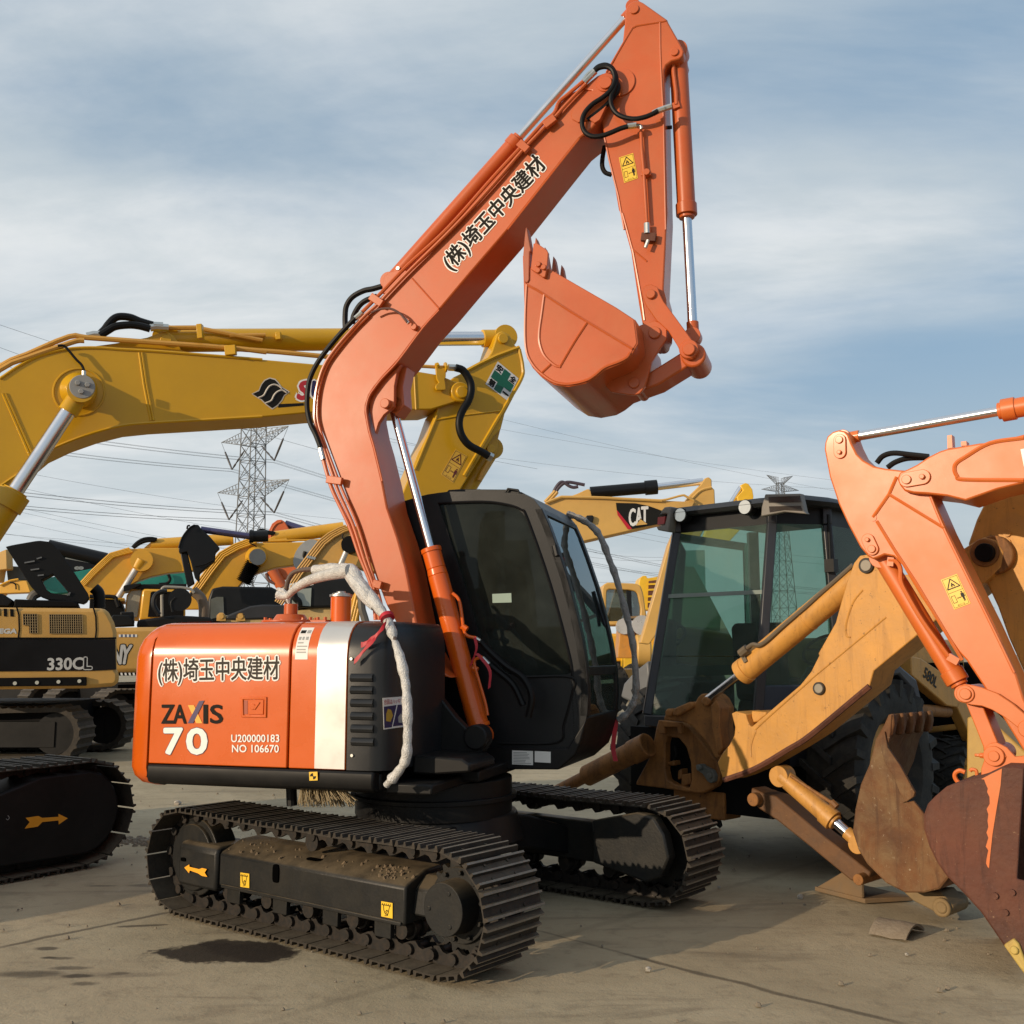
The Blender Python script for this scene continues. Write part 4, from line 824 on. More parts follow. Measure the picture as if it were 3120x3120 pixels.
# inside the cab
m = MB(); m.box(Zf, .62, 1.12, 1.45, 1.95, 1.05, 1.22); m.loft([[Zf.W(u, v, z) for v, z in ((1.45, 1.2), (1.95, 1.2), (1.93, 1.85), (1.47, 1.85))] for u in (.60, .74)]); m.loft([[Zf.W(u, v, z) for v, z in ((1.55, 1.88), (1.85, 1.88), (1.82, 2.08), (1.58, 2.08))] for u in (.60, .70)]); m.build('operator_seat', SEAT, ex, bevel=.04, seg=3)
m = MB(); m.box(Zf, .75, 1.15, 1.28, 1.42, .95, 1.38); m.box(Zf, .75, 1.15, 1.97, 2.06, .95, 1.38); m.box(Zf, 1.25, 1.42, 1.25, 1.45, .9, 1.55); m.tube([Zf.W(1.1, 1.35, 1.35), Zf.W(1.14, 1.34, 1.6)], .016, 8, 0); m.tube([Zf.W(1.35, 1.6, .9), Zf.W(1.28, 1.6, 1.45)], .014, 8, 0); m.build('control_console', DARKIN, ex, bevel=.02)
m = MB(); p = tr('C', '618,695 730,690 732,745 620,748'); m.prism(Zf, [Zf.uz(*q, VCN+.012) for q in p], VCN+.011, VCN+.013); m.build('window_label', mat('pale_green_label', (.22, .30, .25), .5), ex, smooth=0)
m = MB(); m.trace(Zf, 'C', '400,470 520,455 600,760 640,860 640,900 560,760 430,520', VCF-.2, VCF-.12); m.trace(Zf, 'C', '365,160 400,158 480,455 430,470', VCN+.05, VCN+.09); m.build('cab_pillar', DARKIN, ex)
# foam wrapped mirror rail at the cab's far front corner
q = Zf.P('S', '380,555 450,575 540,620 640,700 700,800 760,960 820,1120 900,1400 950,1600 985,1800', 2.1)+Zf.P('C', '1465,1250 1450,1330 1420,1390 1360,1440', 2.1)
m = MB(); m.tube(q, lambda t: .024+.003*math.sin(60*t)+.002*math.sin(133*t), 12, 8); m.build('foam_wrap', FOAMG, ex)
m = MB(); q = Zf.P('C', '1350,1430 1340,1500 1330,1600 1345,1680', 2.1); m.loft([[p+V((.016, 0, 0)), p-V((.016, 0, 0)), p-V((.016, -.004, 0)), p+V((.016, .004, 0))] for p in catmull(q, 4)]); m.build('red_ribbon', RED, ex)
m = MB(); m.tube(Zf.P('C', '1110,420 1075,330 1095,450 1140,600 1210,690 1250,780', 2.0), .007, 6); m.tube(Zf.P('C', '1215,680 1280,880', 1.9), .012, 6, 0); m.build('wiper', BLACKPL, ex)
# ------------------------------------------------------------------ helpers for whole machines that stand farther off
def house(root, fr, u0, u1, v0, v1, z0, z1, mt, cab=True, cabu=None, mtc=None, cab_left=True, glassm=None):
    """plain upper structure: deck, engine hood with rounded edges and counterweight, cab with its panes"""
    m = MB(); m.box(fr, u0+.1, u1, v0+.05, v1-.05, z0, z0+.22); m.build('upper_deck', BLACKPAINT, root, bevel=.02)
    L_ = u1-u0; h1 = u0+L_*.62
    m = MB(); m.box(fr, u0+.42, h1, v0, v1, z0+.22, z1); m.build('engine_hood', mt, root, bevel=.10, seg=3)
    m = MB(); m.loft([[fr.W(u, v, z) for u, v in ((u0+.40, v0), (u0+.18+k, v0), (u0+k, v0+.35), (u0-.06+k, (v0+v1)/2), (u0+k, v1-.35), (u0+.18+k, v1), (u0+.40, v1))] for z, k in ((z0+.05, .06), (z0+.15, 0), (z1-.25, 0), (z1-.05, .12))]); m.build('counterweight', mt, root, bevel=.05)
    if cab:
        c0, c1 = (cabu or (h1-.25, u1+.1)); w0, w1 = (v1-1.02, v1-.02) if cab_left else (v0+.02, v0+1.02)
        a = [(c0, z0+.25), (c1-.08, z0+.25), (c1, z0+.7), (c1-.18, z0+1.75), (c1-.3, z0+1.9), (c0+.08, z0+1.9), (c0, z0+1.8)]
        b = [(c0+.12, z0+.85), (c1-.2, z0+.85), (c1-.1, z0+.95), (c1-.27, z0+1.66), (c1-.36, z0+1.75), (c0+.18, z0+1.75), (c0+.12, z0+1.65)]
        m = MB(); m.ring(fr, a, b, w0, w0+.06); m.ring(fr, a, b, w1-.06, w1); m.box(fr, c0, c0+.06, w0+.06, w1-.06, z0+.25, z0+1.0); m.box(fr, c0+.05, c1-.25, w0+.06, w1-.06, z0+1.82, z0+1.9)
        m.prism(fr, [(c1-.10, z0+.25), (c1-.02, z0+.7), (c1-.06, z0+.7), (c1-.15, z0+.25)], w0+.06, w1-.06); m.build('cab', mtc or mt, root, bevel=.03)
        m = MB(); m.prism(fr, b, w0+.025, w0+.03); m.build('cab_window', glassm or FARGL, root, smooth=0)
        m = MB(); m.prism(fr, [(c1-.03, z0+.75), (c1-.02, z0+.75), (c1-.2, z0+1.76), (c1-.21, z0+1.76)], w0+.07, w1-.07); m.build('cab_window', glassm or FARGL, root, smooth=0)
        m = MB(); m.box(fr, c0+.25, c0+.75, w0+.25, w0+.75, z0+.5, z0+.7); m.box(fr, c0+.22, c0+.34, w0+.27, w0+.73, z0+.7, z0+1.35); m.build('operator_seat', SEAT, root, bevel=.04)
def crawlers(root, fr, uc, vc, gauge, width, half, zc=.5, r=.42, n=40, mt=None):
    for s in (-1, 1):
        v = vc+s*gauge/2; far_track(root, fr, v-width/2, v+width/2, uc-half, uc+half, zc, r, n, mt)
    m = MB(); m.box(fr, uc-.5, uc+.5, vc-gauge/2, vc+gauge/2, .45, .85); m.cyl(fr.W(uc, vc, .8), fr.W(uc, vc, 1.12), .62, seg=32); m.build('carbody', BLACKPAINT, root)
# ------------------------------------------------------------------ big yellow excavator on the left
YO = (0, 10.4); Yf = Frame(YO, 20)
yo = Yf.W(-6.2, .3, 0)
ye = thing('excavator', 'big yellow excavator whose long boom with a wave logo crosses behind the orange boom', 'excavator', yo)
YB = tr('G', '-1100,2300 -1050,1900 -700,1150 -300,700 0,490 150,390 300,320 500,272 700,262 900,275 1200,292 1930,350')+tr('M', '500,387 1050,425 1180,447 1262,482 1300,490 1330,505 1342,540 1330,572 1310,585 1130,640 990,642 470,656')+tr('G', '1930,775 1500,800 1100,822 900,842 700,892 500,962 330,1042 200,1150 0,1290 -350,1700 -700,2250 -850,2400')
m = MB(); m.trace(Yf, 's', YB, 0, .52); m.build('boom', YELLOW, ye, bevel=.012, smooth=40)
m = MB(); m.tube(Yf.P('G', '0,492 150,392 300,322 500,274 700,264 900,277 1200,294 1930,352', -.001), .014, 6); m.tube(Yf.P('G', '0,1285 200,1146 330,1038 500,958 700,888 900,838 1100,818 1500,796 1930,771', -.001), .014, 6)
m.tube(Yf.P('G', '1025,300 1060,540 1110,800', 0), .012, 6, 0); m.tube(Yf.P('G', '1045,300 1080,540 1130,800', 0), .012, 6, 0); m.tube(Yf.P('G', '20,600 220,1060', 0), .012, 6, 0); m.tube(Yf.P('G', '40,600 235,1040', 0), .012, 6, 0); m.tube(Yf.P('M', '1035,440 1045,640', 0), .010, 6, 0)
c = [(580+188*math.cos(t), 590+172*math.sin(t)) for t in [2*math.pi*k/32 for k in range(33)]]; m.tube(Yf.P('G', c, 0), .010, 6, 0)
m.build('weld_seam', YELLOW, ye)
m = MB(); m.boss(Yf, 'M', (1297, 540), -.04, .02, .10, 32); m.boss(Yf, 'M', (1305, 540), -.075, -.03, .062, 32); m.boss(Yf, 'G', (580, 580), -.10, .01, .19, 32) if False else m.cyl(Yf.P('G', [(580, 580)], .0)[0], Yf.P('G', [(590, 572)], -.13)[0], .16, .10, 32)
m.build('pin_boss', YELLOW, ye, bevel=.01)
# boom cylinder outside the boom plate
a = Yf.P('G', [(-420, 2120)], -.2)[0]; b = Yf.P('G', [(598, 590)], -.2)[0]; q = Yf.P('G', [(95, 1335)], -.2)[0]
ram(ye, Yf, a, b, (q-a).length/(b-a).length, .118, .066, -.2, YELLOW, name='boom_cylinder')
m = MB(); p = Yf.P('G', [(605, 550)], -.30)[0]; m.cyl(p, p+Yf.v*.06, .102, seg=36)
for k in range(3): a_ = k*2.094+.4; c = p+Yf.u*.045*math.cos(a_)+V((0, 0, .045*math.sin(a_))); m.cyl(c-Yf.v*.02, c, .024, seg=6)
m.build('pin_cap', mat('grey_cap', (.26, .26, .25), .5), ye, bevel=.004)
m = MB(); m.tube(Yf.P('G', '425,250 470,250 510,290 560,350 600,390 622,440', -.06), .011); m.build('grease_hose', RUBBER, ye)
m = MB(); m.tube(Yf.P('G', '618,435 618,490', -.2), .018, 8, 0); m.build('hose_fitting', STEEL, ye)
# arm cylinder along the top
a = Yf.P('G', [(1220, 212)], .26)[0]; b = Yf.P('M', [(1535, 241)], .26)[0]; q = Yf.P('M', [(1000, 262)], .26)[0]
ram(ye, Yf, a, b, (q-a).length/(b-a).length, .108, .072, .26, YELLOW, name='arm_cylinder')
m = MB(); LG = '700,252 850,232 980,207 1080,190 1150,165 1190,146 1230,146 1272,172 1310,222 1332,282 1400,300 900,290'
m.trace(Yf, 'G', LG, .10, .15); m.trace(Yf, 'G', LG, .37, .42); m.boss(Yf, 'G', (1220, 207), .08, .44, .05); m.build('cylinder_lug', YELLOW, ye, bevel=.005)
PIPEY = mat('tan_pipe_paint', (.58, .30, .05), .4)
for q, v in (('-500,760 0,402 200,312 510,182 640,190 1000,216 1700,266 1960,296', .03), ('-480,790 0,425 200,338 420,262 560,215 620,212', .0)):
    m = MB(); m.tube(Yf.P('G', q, v), .024, 8, 3); m.build('boom_pipe', PIPEY, ye)
m = MB(); m.tube(Yf.P('M', '40,300 280,318 560,345', .03), .024, 8, 0); m.tube(Yf.P('M', '900,388 1060,396 1160,402 1230,403', .0), .018, 8, 0); m.build('boom_pipe', PIPEY, ye)
m = MB(); m.tube(Yf.P('G', '1220,118 1460,116 1490,126 1930,210', .12), .022, 8, 0); m.tube(Yf.P('M', '0,225 200,222', .12), .02, 8, 0); m.build('cylinder_pipe', PIPEY, ye)
for q, v in (('735,165 770,130 800,90 840,50 885,35 960,42 1030,70 1130,100', .10), ('735,175 790,140 850,108 950,97 1030,105 1105,125', .05)):
    m = MB(); m.tube(Yf.P('G', q, v), .034, 10); m.build('hose', RUBBER, ye)
for q in ('640,180 690,168 738,168', '1105,118 1150,112 1240,118', '1130,100 1200,103'):
    m = MB(); m.tube(Yf.P('G', q, .06), .035, 8, 0); m.build('hose_fitting', STEEL, ye)
m = MB(); p = Yf.P('G', '1470,95 1478,200', .0); m.bar(p[0], p[1], .05, .07); p = Yf.P('G', '1695,250 1700,320', -.01); m.bar(p[0], p[1], .10, .06); p = Yf.P('M', '272,208 275,250', .12); m.bar(p[0], p[1], .05, .06); m.build('pipe_clamp', YELLOW, ye, bevel=.005)
m = MB(); m.trace(Yf, 'Q', '685,640 740,640 745,650 810,660 805,770 790,790 800,850 805,900 795,920 700,920 685,895 690,860 705,850 725,830 700,790', -.05, -.02); m.build('hose_bracket', YELLOW, ye, bevel=.004)
m = MB(); m.tube(Yf.P('Q', '790,655 810,655', -.04), .05, 10, 0); m.tube(Yf.P('Q', '690,640 720,628', -.04), .03, 8, 0); m.build('pipe_union', YELLOW, ye)
m = MB(); m.tube(Yf.P('Q', '920,658 1000,685 1060,760 1098,850 1100,950 1070,1050 1015,1140 975,1230 962,1330 985,1440 1040,1530 1110,1590 1210,1640 1310,1700', -.14), .038, 12); m.build('hose', RUBBER, ye)
m = MB(); m.tube(Yf.P('Q', '835,655 925,660', -.1), .034, 8, 0); m.tube(Yf.P('Q', '1305,1695 1350,1720', -.12), .045, 8, 0); m.build('hose_fitting', STEEL, ye)
# arm
YA = tr('Q', '1390,330 1400,285 1425,240 1470,225 1550,265 1580,310 1625,400 1682,415 1680,440 1715,520 1732,640 1722,740 1700,820 1600,1010 1500,1200 1455,1380')+tr('M', '1480,790 1285,1104 1150,1350 1060,1500 920,1500 800,1470 970,1104 1060,880 1110,780 1155,650')+tr('Q', '730,1120 800,1000 850,850 865,795 900,768 1060,690 1210,600 1300,540 1345,470')
m = MB(); m.trace(Yf, 's', YA, .06, .46); m.build('arm', YELLOW, ye, bevel=.012, smooth=40)
m = MB(); m.tube(Yf.P('Q', '1050,695 1200,615 1400,520 1670,420', .06), .022, 6, 0); m.tube(Yf.P('Q', '715,1130 690,1260 440,1860', .06), .014, 6, 0); m.tube(Yf.P('Q', '690,1275 1000,1220 1465,1165', .06), .010, 6, 0); m.tube(Yf.P('Q', '1670,440 1710,640 1690,800 1450,1200 1020,1932', .06), .02, 6); m.build('weld_seam', YELLOW, ye)
m = MB(); m.trace(Yf, 'Q', '1450,1380 1420,1500 1412,1630 1395,1680 1340,1692 1290,1640 1230,1700 1380,1400', .12, .2); m.trace(Yf, 'Q', '1450,1380 1420,1500 1412,1630 1395,1680 1340,1692 1290,1640 1230,1700 1380,1400', .34, .42); m.boss(Yf, 'Q', (1340, 1610), .09, .44, .045); m.boss(Yf, 'Q', (1485, 310), .03, .49, .052); m.build('cylinder_lug', YELLOW, ye, bevel=.005)
a = Yf.P('Q', [(1330, 1620)], .26)[0]; b = Yf.P('M', [(1080, 1480)], .26)[0]; ram(ye, Yf, a, b, .75, .095, .055, .26, YELLOW, name='bucket_cylinder')
m = MB(); m.tube(Yf.P('Q', '1330,1740 1240,1890 1200,1990', .12), .026, 8, 0); m.build('cylinder_pipe', PIPEY, ye)
# safety-first sign and other marks
SQ = '1415,585 1660,785 1525,1045 1270,850'; qm = quadmap(Yf, 'Q', SQ, .06)
def pl(name, pts, mt, par, k): m = MB(); m.prism(Yf, [qm(*p) for p in pts], .06-.004-k, .06-.003-k); return m.build(name, mt, par, smooth=0)
ss = pl('safety_sign', [(0, 0), (1, 0), (1, 1), (0, 1)], mat('sign_white', (.62, .63, .64), .5), ye, 0)
pl('green_cross', [(.36, .06), (.66, .06), (.66, .34), (.96, .34), (.96, .66), (.66, .66), (.66, .96), (.36, .96), (.36, .66), (.05, .66), (.05, .34), (.36, .34)], mat('sign_green', (.0, .10, .06), .5), ss, .0015)
def sq_text(ch, a0, a1, b0, b1, mt, par, k=.002, q=None, fr=Yf, v=.06, name='sign_lettering'):
    vs_, fs = text_mesh(ch); xa, xb = min(p.x for p in vs_), max(p.x for p in vs_); ya, yb = min(p.y for p in vs_), max(p.y for p in vs_); m = MB()
    for j in range(5):
        ids = []; dx, dy = ((0, 0), (.012, 0), (-.012, 0), (0, .012), (0, -.012))[j]
        for p in vs_:
            u, z = (q or qm)(a0+dx+(a1-a0)*(p.x-xa)/max(1e-6, xb-xa), b1+dy-(b1-b0)*(p.y-ya)/max(1e-6, yb-ya)); ids.append(m.bm.verts.new(fr.W(u, v-.005-k-j*.0001, z)))
        for f in fs: m.bm.faces.new([ids[i] for i in f])
    return m.build(name, mt, par, smooth=0, normals=False)
for ch, r in (('安', (.06, .32, .06, .31)), ('全', (.70, .95, .06, .31)), ('第', (.06, .32, .69, .95)), ('一', (.70, .95, .80, .84))): sq_text(ch, *r, STICKB, ss)
warning_sticker(Yf, 'F', '1178,1615 1265,1665 1160,1865 1070,1800', .06, ye, mat('yellow_label', (.66, .40, .05), .45), mat('maroon_print', (.10, .012, .012), .5))
WV = '128,552 165,536 180,500 198,478 225,466 252,474 268,490 285,515 328,540 302,560 290,585 268,612 238,632 205,608 180,582 160,572'
decal('wave_logo', Yf, 'M', '122,552 162,531 176,497 194,473 225,460 256,468 273,486 290,510 337,540 307,563 295,589 271,618 238,640 201,613 176,587 156,576', 0, mat('logo_outline', (.55, .5, .42), .5), ye)
wl = decal('wave_logo', Yf, 'M', WV, 0, STICKB, ye, lift=.004)
m = MB(); m.tube(Yf.P('M', '162,574 190,560 207,530 225,508 250,500 275,508 292,522', -.006), .008, 5); m.tube(Yf.P('M', '200,604 232,590 248,560 268,540 295,532 318,545', -.006), .008, 5); m.build('logo_line', mat('logo_outline', (.55, .5, .42), .5), wl)
lettering('boom_lettering', 'S', Yf, 'M', (378, 582), (432, 582), (398, 484), 0, mat('logo_red', (.45, .02, .03), .45), ye, bold=.012, outline=.016, outm=WHITE)
lettering('boom_lettering', 'U', Yf, 'M', (458, 574), (520, 574), (468, 484), 0, NAVY, ye, bold=.010, outline=.016, outm=WHITE)
decal('boom_stripe', Yf, 'M', '275,609 415,603 415,617 270,629', 0, STICKB, ye)
# its body, mostly outside the picture
YT = Frame((-3.546, 7.653), 55.2)       # crawler: v = 0 is the outer edge of the near belt
make_track(ye, YT, 0, .60, -3.3, .68, .40, .372, 52, sag=.03)
make_track(ye, YT, 2.3, 2.9, -3.3, .68, .40, .372, 52, sag=.03)
for v0 in (0, 2.3):
    m = MB(); m.loft([[YT.W(u, v, z) for v, z in ((v0+.06, .12), (v0+.06, .55), (v0+.14, .60), (v0+.3, .63), (v0+.54, .62), (v0+.54, .12))] for u in (-3.3, -.12)]); fo = [(-.10, .10), (.62, .09)]+[(.66+.30*math.cos(a), .40+.31*math.sin(a)) for a in [-math.pi/2.2+math.pi/2.2*2*k/10 for k in range(11)]]+[(.3, .70), (-.05, .60)]; m.prism(YT, fo, v0+.05, v0+.5); m.build('track_frame', BLACKPAINT, ye, bevel=.02)
    m = MB(); m.cyl(YT.W(-3.3, v0+.04, .40), YT.W(-3.3, v0+.4, .40), .30, seg=36); m.build('drive_wheel', FRAMEP, ye)
m = MB(); m.box(YT, -2.4, -.6, .6, 2.3, .5, .95); c = YT.W(-1.6, 1.45, 0); m.cyl(c+V((0, 0, .9)), c+V((0, 0, 1.2)), .68, seg=36); m.build('carbody', BLACKPAINT, ye)
decal('direction_arrow', YT, 'N', '216,1082 322,1066 356,1082 492,1073 492,1048 570,1085 494,1137 492,1103 356,1117 318,1155 208,1172 250,1117', .05, mat('ochre_arrow', (.72, .32, .02), .45), ye)
st = decal('lifting_plate', YT, 'N', '-60,1020 118,1008 118,1112 -60,1130', .06, STICKW, ye)
m = MB(); p = YT.P('N', '62,1040 62,1040', .055); m.cyl(p[0], p[0]-YT.v*.001, .03, seg=16); m.tube(YT.P('N', '62,1060 75,1080 62,1098 48,1088', .055), .006, 6); m.build('printing', GREYPR, st)
hf = Frame((YT.W(-1.6, 1.45, 0).x, YT.W(-1.6, 1.45, 0).y), 20)
house(ye, hf, -2.9, 1.4, -1.4, 1.4, 1.2, 2.35, YELLOW)
# ------------------------------------------------------------------ orange excavator at the right edge
OX = Frame((2.72, 5.62), -35)
oe = thing('excavator', 'orange excavator at the right edge with a rusty bucket hung from its arm', 'excavator', OX.W(3.2, .2, 0))
ORR = mat('bright_orange_paint', (.64, .145, .024), .42, coat=.12, dirt=.3, dcol=(.56, .22, .075), nscale=1.8, vary=.07)
OA = tr('K', '196,470 200,425 215,385 250,355 290,343 330,350 355,375 375,430 410,500 450,540 520,580 600,596 690,606 760,610 850,690 900,770 1000,1000 1100,1200 1300,1600 1450,1932')+tr('L', '1352,250 1500,520 1480,640 1400,640 1352,560 1110,170 1010,20 ')+tr('U', '700,1000 560,800 400,560 250,310 215,275')+tr('K', '650,1172 590,1160 545,1180 515,1190 480,1170 430,1110 350,960 290,830 230,650')
m = MB(); m.trace(OX, 's', OA, 0, .24); m.build('arm', ORR, oe, bevel=.010, smooth=40)
m = MB()
for q in ('670,650 620,765 515,915', '540,940 650,1120 800,1350 1100,1850', '625,768 980,985'): m.tube(OX.P('K', q, 0), .010, 6, 0)
m.tube(OX.P('K', '860,700 990,1010 1290,1620 1440,1932', .0), .008, 6); m.boss(OX, 'K', (515, 918), -.004, .01, .020); m.build('weld_seam', ORR, oe)
def oblong(fr, reg, p0, p1, r, v0, v1, name, par, mt):
    (ax, ay), (bx, by) = [fr.uz(*q, v0) for q in tr(reg, [p0, p1])]; a = math.atan2(by-ay, bx-ax)
    pts = [(ax+r*math.cos(a+math.pi/2+math.pi*k/10), ay+r*math.sin(a+math.pi/2+math.pi*k/10)) for k in range(11)]+[(bx+r*math.cos(a-math.pi/2+math.pi*k/10), by+r*math.sin(a-math.pi/2+math.pi*k/10)) for k in range(11)]
    m = MB(); m.prism(fr, pts, v0, v1); m.cyl(fr.W(ax, v0-.012, ay), fr.W(ax, v0, ay), r*.62); m.cyl(fr.W(bx, v0-.018, by), fr.W(bx, v0, by), r*.38, seg=6); return m.build(name, mt, par, bevel=.003)
oblong(OX, 'K', (295, 408), (297, 490), .036, -.014, .0, 'pin_plate', oe, ORR); oblong(OX, 'K', (508, 1122), (480, 1062), .036, -.014, 0, 'pin_plate', oe, ORR); oblong(OX, 'K', (735, 668), (838, 650), .042, -.074, -.06, 'pin_plate', oe, ORR)
warning_sticker(OX, 'K', '960,1325 1065,1285 1155,1478 1047,1520', 0, oe)
BO = tr('K', '672,660 690,620 740,600 800,570 880,517 950,482 1000,466 1210,430 1290,425 1503,372 2300,200 2900,300 3200,600 3200,900 2500,760 1900,680 1503,690 1330,732 1120,806 1000,776 880,762 780,756 720,742 690,705')
m = MB(); m.trace(OX, 's', BO, -.06, .30); m.build('boom', ORR, oe, bevel=.010, smooth=40)
m = MB(); m.tube(OX.P('K', '1503,395 1280,430 1120,520 1062,560 1048,600 1065,645 1110,668 1503,672', -.06), .012, 6); m.build('weld_seam', ORR, oe)
for q in ('1000,380 1030,375 1035,460 1002,465', '1090,420 1125,416 1128,445 1092,448'): m = MB(); m.trace(OX, 'K', q, .05, .12); m.build('hose_bracket', ORR, oe)
decal('boom_lettering', OX, 'K', '1480,470 1560,455 1580,570 1503,585', -.06, WHITE, oe)
a = OX.P('K', [(2300, 50)], .12)[0]; b = OX.P('K', [(330, 400)], .12)[0]; q = OX.P('K', [(1370, 200)], .12)[0]
ram(oe, OX, a, b, (q-a).length/(b-a).length, .055, .028, .12, ORR, name='arm_cylinder')
for q, v in (('540,560 580,515 650,495 760,505 880,518', .16), ('610,590 660,555 740,530 860,525', .2)): m = MB(); m.tube(OX.P('K', q, v), .016, 10); m.build('hose', RUBBER, oe)
a = OX.P('U', [(100, 255)], .12)[0]; b = OX.P('U', [(748, 1322)], .12)[0]; q = OX.P('U', [(712, 1205)], .12)[0]
c_ = ram(oe, OX, a, b, (q-a).length/(b-a).length, .056, .028, .12, ORR, name='bucket_cylinder')
m = MB(); m.tube(OX.P('U', '150,275 205,285 240,340 245,440 290,540 420,760 620,1030', .04), .013, 8); p = OX.P('U', '620,1030 700,1075', .05); m.bar(p[0], p[1], .04, .04); p = OX.P('U', '140,285 190,290', .04); m.bar(p[0], p[1], .02, .05); m.build('cylinder_pipe', ORR, c_)
m = MB(); CL = '682,1330 690,1285 740,1247 800,1255 880,1275 1000,1320 1120,1400 1260,1520 1300,1600 1240,1660 1150,1580 1060,1510 960,1450 880,1420 800,1412 720,1392'
m.trace(OX, 'U', CL, -.05, -.02); m.trace(OX, 'U', CL, .26, .29); m.boss(OX, 'U', (748, 1325), -.075, .31, .030); m.boss(OX, 'U', (748, 1325), -.062, .30, .046); m.boss(OX, 'U', (1235, 1600), -.07, .3, .045); m.build('side_link', ORR, oe, bevel=.004)
m = MB(); m.trace(OX, 'U', '755,1400 890,1425 1010,1715 985,1850 900,1840 890,1740', .02, .22); m.build('bucket_link', ORR, oe, bevel=.006)
VK = (-.28, .56)
OS = tr('L', '1220,655 1100,712 960,750 900,770 830,830 790,872 766,940 770,1020 800,1120 850,1220 900,1290 1000,1390 1100,1500 1230,1690 1300,1780 1420,1850 1500,1700 1400,1350 1352,1320 1310,1310 1330,1000 1352,660 1290,650')
m = MB(); m.trace(OX, 's', OS, VK[0], VK[0]+.02); m.trace(OX, 's', OS[:14]+tr('L', '1420,1850 1700,1700 1750,1000 1600,600 1400,620'), VK[1]-.02, VK[1])
rim = [OX.uz(*q, VK[0]) for q in tr('L', '1352,660 1220,655 1100,712 960,750 900,770 830,830 790,872 766,940 770,1020 800,1120 850,1220 900,1290 1000,1390 1100,1500 1230,1690 1330,1830')]; cu, cz = OX.uz(*tr('L', [(1250, 1050)])[0], VK[0])
m.prism(OX, [(u-(cu-u)*.015, z-(cz-z)*.015) for u, z in rim]+[(u+(cu-u)*.04, z+(cz-z)*.04) for u, z in rim[::-1]], VK[0]+.003, VK[1]-.003)
ob = m.build('bucket', RUSTD, oe, bevel=.006, smooth=40, label='dark rusty bucket with a bare orange streak')
random.seed(9); jag = lambda s_: ' '.join('%.1f,%.1f' % (float(a_)+random.uniform(-7, 7), float(b_)+random.uniform(-4, 4)) for a_, b_ in (w_.split(',') for w_ in s_.split()))
decal('paint_streak', OX, 'L', '1222,660 1214,760 1190,900 1166,1050 1152,1180 1146,1246 '+jag('1138,1240 1134,1215 1139,1190 1132,1165 1141,1140 1133,1120 1130,1100 1139,1070 1135,1040 1142,1000 1136,965 1144,930 1138,900 1148,865 1150,830 1138,800 1142,775 1128,740 1112,728')+' 1100,722 1160,690' if True else '1222,660 1214,760 1190,900 1166,1050 1152,1180 1146,1246 1136,1240 1132,1200 1140,1140 1130,1100 1142,1000 1138,900 1150,830 1128,740 1100,722 1160,690', VK[0], ORR, ob)
m = MB(); [m.boss(OX, 'L', c, VK[0]-.015, VK[0], .016, 8) for c in ((1180, 1410), (1280, 1390), (1240, 1508))]; m.build('cutter_bolts', RUSTD, ob)
m = MB(); m.trace(OX, 'L', '1230,1700 1290,1660 1320,1690 1400,1900 1352,1870', VK[0]-.02, VK[0]+.06); m.boss(OX, 'L', (1292, 1732), VK[0]-.035, VK[0], .022, 8); m.build('tooth', mat('pale_yellow_tooth', (.50, .36, .09), .6, dirt=.5, dcol=(.2, .1, .04)), ob, bevel=.008)
m = MB(); EA = '1100,715 1100,660 1125,590 1120,540 1150,512 1190,505 1250,535 1300,590 1352,585 1460,600 1460,680 1220,662'
m.trace(OX, 'L', EA, -.03, 0); m.trace(OX, 'L', EA, .24, .27); m.boss(OX, 'L', (1172, 587), -.05, .29, .052, 28); m.boss(OX, 'L', (1172, 587), -.06, .30, .028); p = OX.P('L', '1062,580 1110,583', -.02); m.cyl(p[0], p[1], .009, seg=8); p = OX.P('L', '1092,582 1120,584', -.02); m.cyl(p[0], p[1], .016, seg=6); p = OX.P('L', '1225,588 1252,590', -.02); m.cyl(p[0], p[1], .016, seg=6); m.build('hinge_ear', ORR, ob, bevel=.004)
m = MB(); m.tube(OX.P('L', '1070,722 1000,748 965,740 945,710 950,685 975,672 1005,682', .06), .012, 8); m.tube(OX.P('L', '1075,700 1070,672 1045,665 1035,675', .12), .010, 8); m.build('lifting_hook', ORR, ob)
crawlers(oe, OX, 4.2, .15, 1.7, .5, 1.1, .36, .32); house(oe, OX, 5.7, 2.9, -.95, 1.25, .85, 1.75, ORR, cab=False)
# ------------------------------------------------------------------ backhoe loader, seen from behind
BR = Frame((2.2, 8.0), -45)       # rear face: u to the machine's right, v forward
BS = Frame((2.2, 8.0), 45)        # right side: u forward, v to the machine's left
bh = thing('backhoe_loader', 'tan backhoe loader with tinted glass cab and its arm swung to the side', 'backhoe loader', (2.2, 9.0, 0))
zt = BR.uz(2330, 1512, -.12)[1]; zr = zt-.075; zg = zt-.20
wd = 1.22
m = MB()
pl0 = [(-wd-.12, .0), (-wd-.04, -.12), (-.30, -.12), (.05, -.02), (.12, .25), (.12, 1.55), (-wd-.06, 1.55)]
m.loft([[BR.W(u*k+(1-k)*-.7, v*k+(1-k)*.7, z) for u, v in pl0] for z, k in ((zr, .96), (zr+.03, 1), (zt-.05, 1), (zt, .93), (zt+.03, .7))]); m.build('roof', DGREY, bh, bevel=.015, smooth=45)
zs = BR.uz(*tr('J', [(600, 545)])[0], 0)[1]
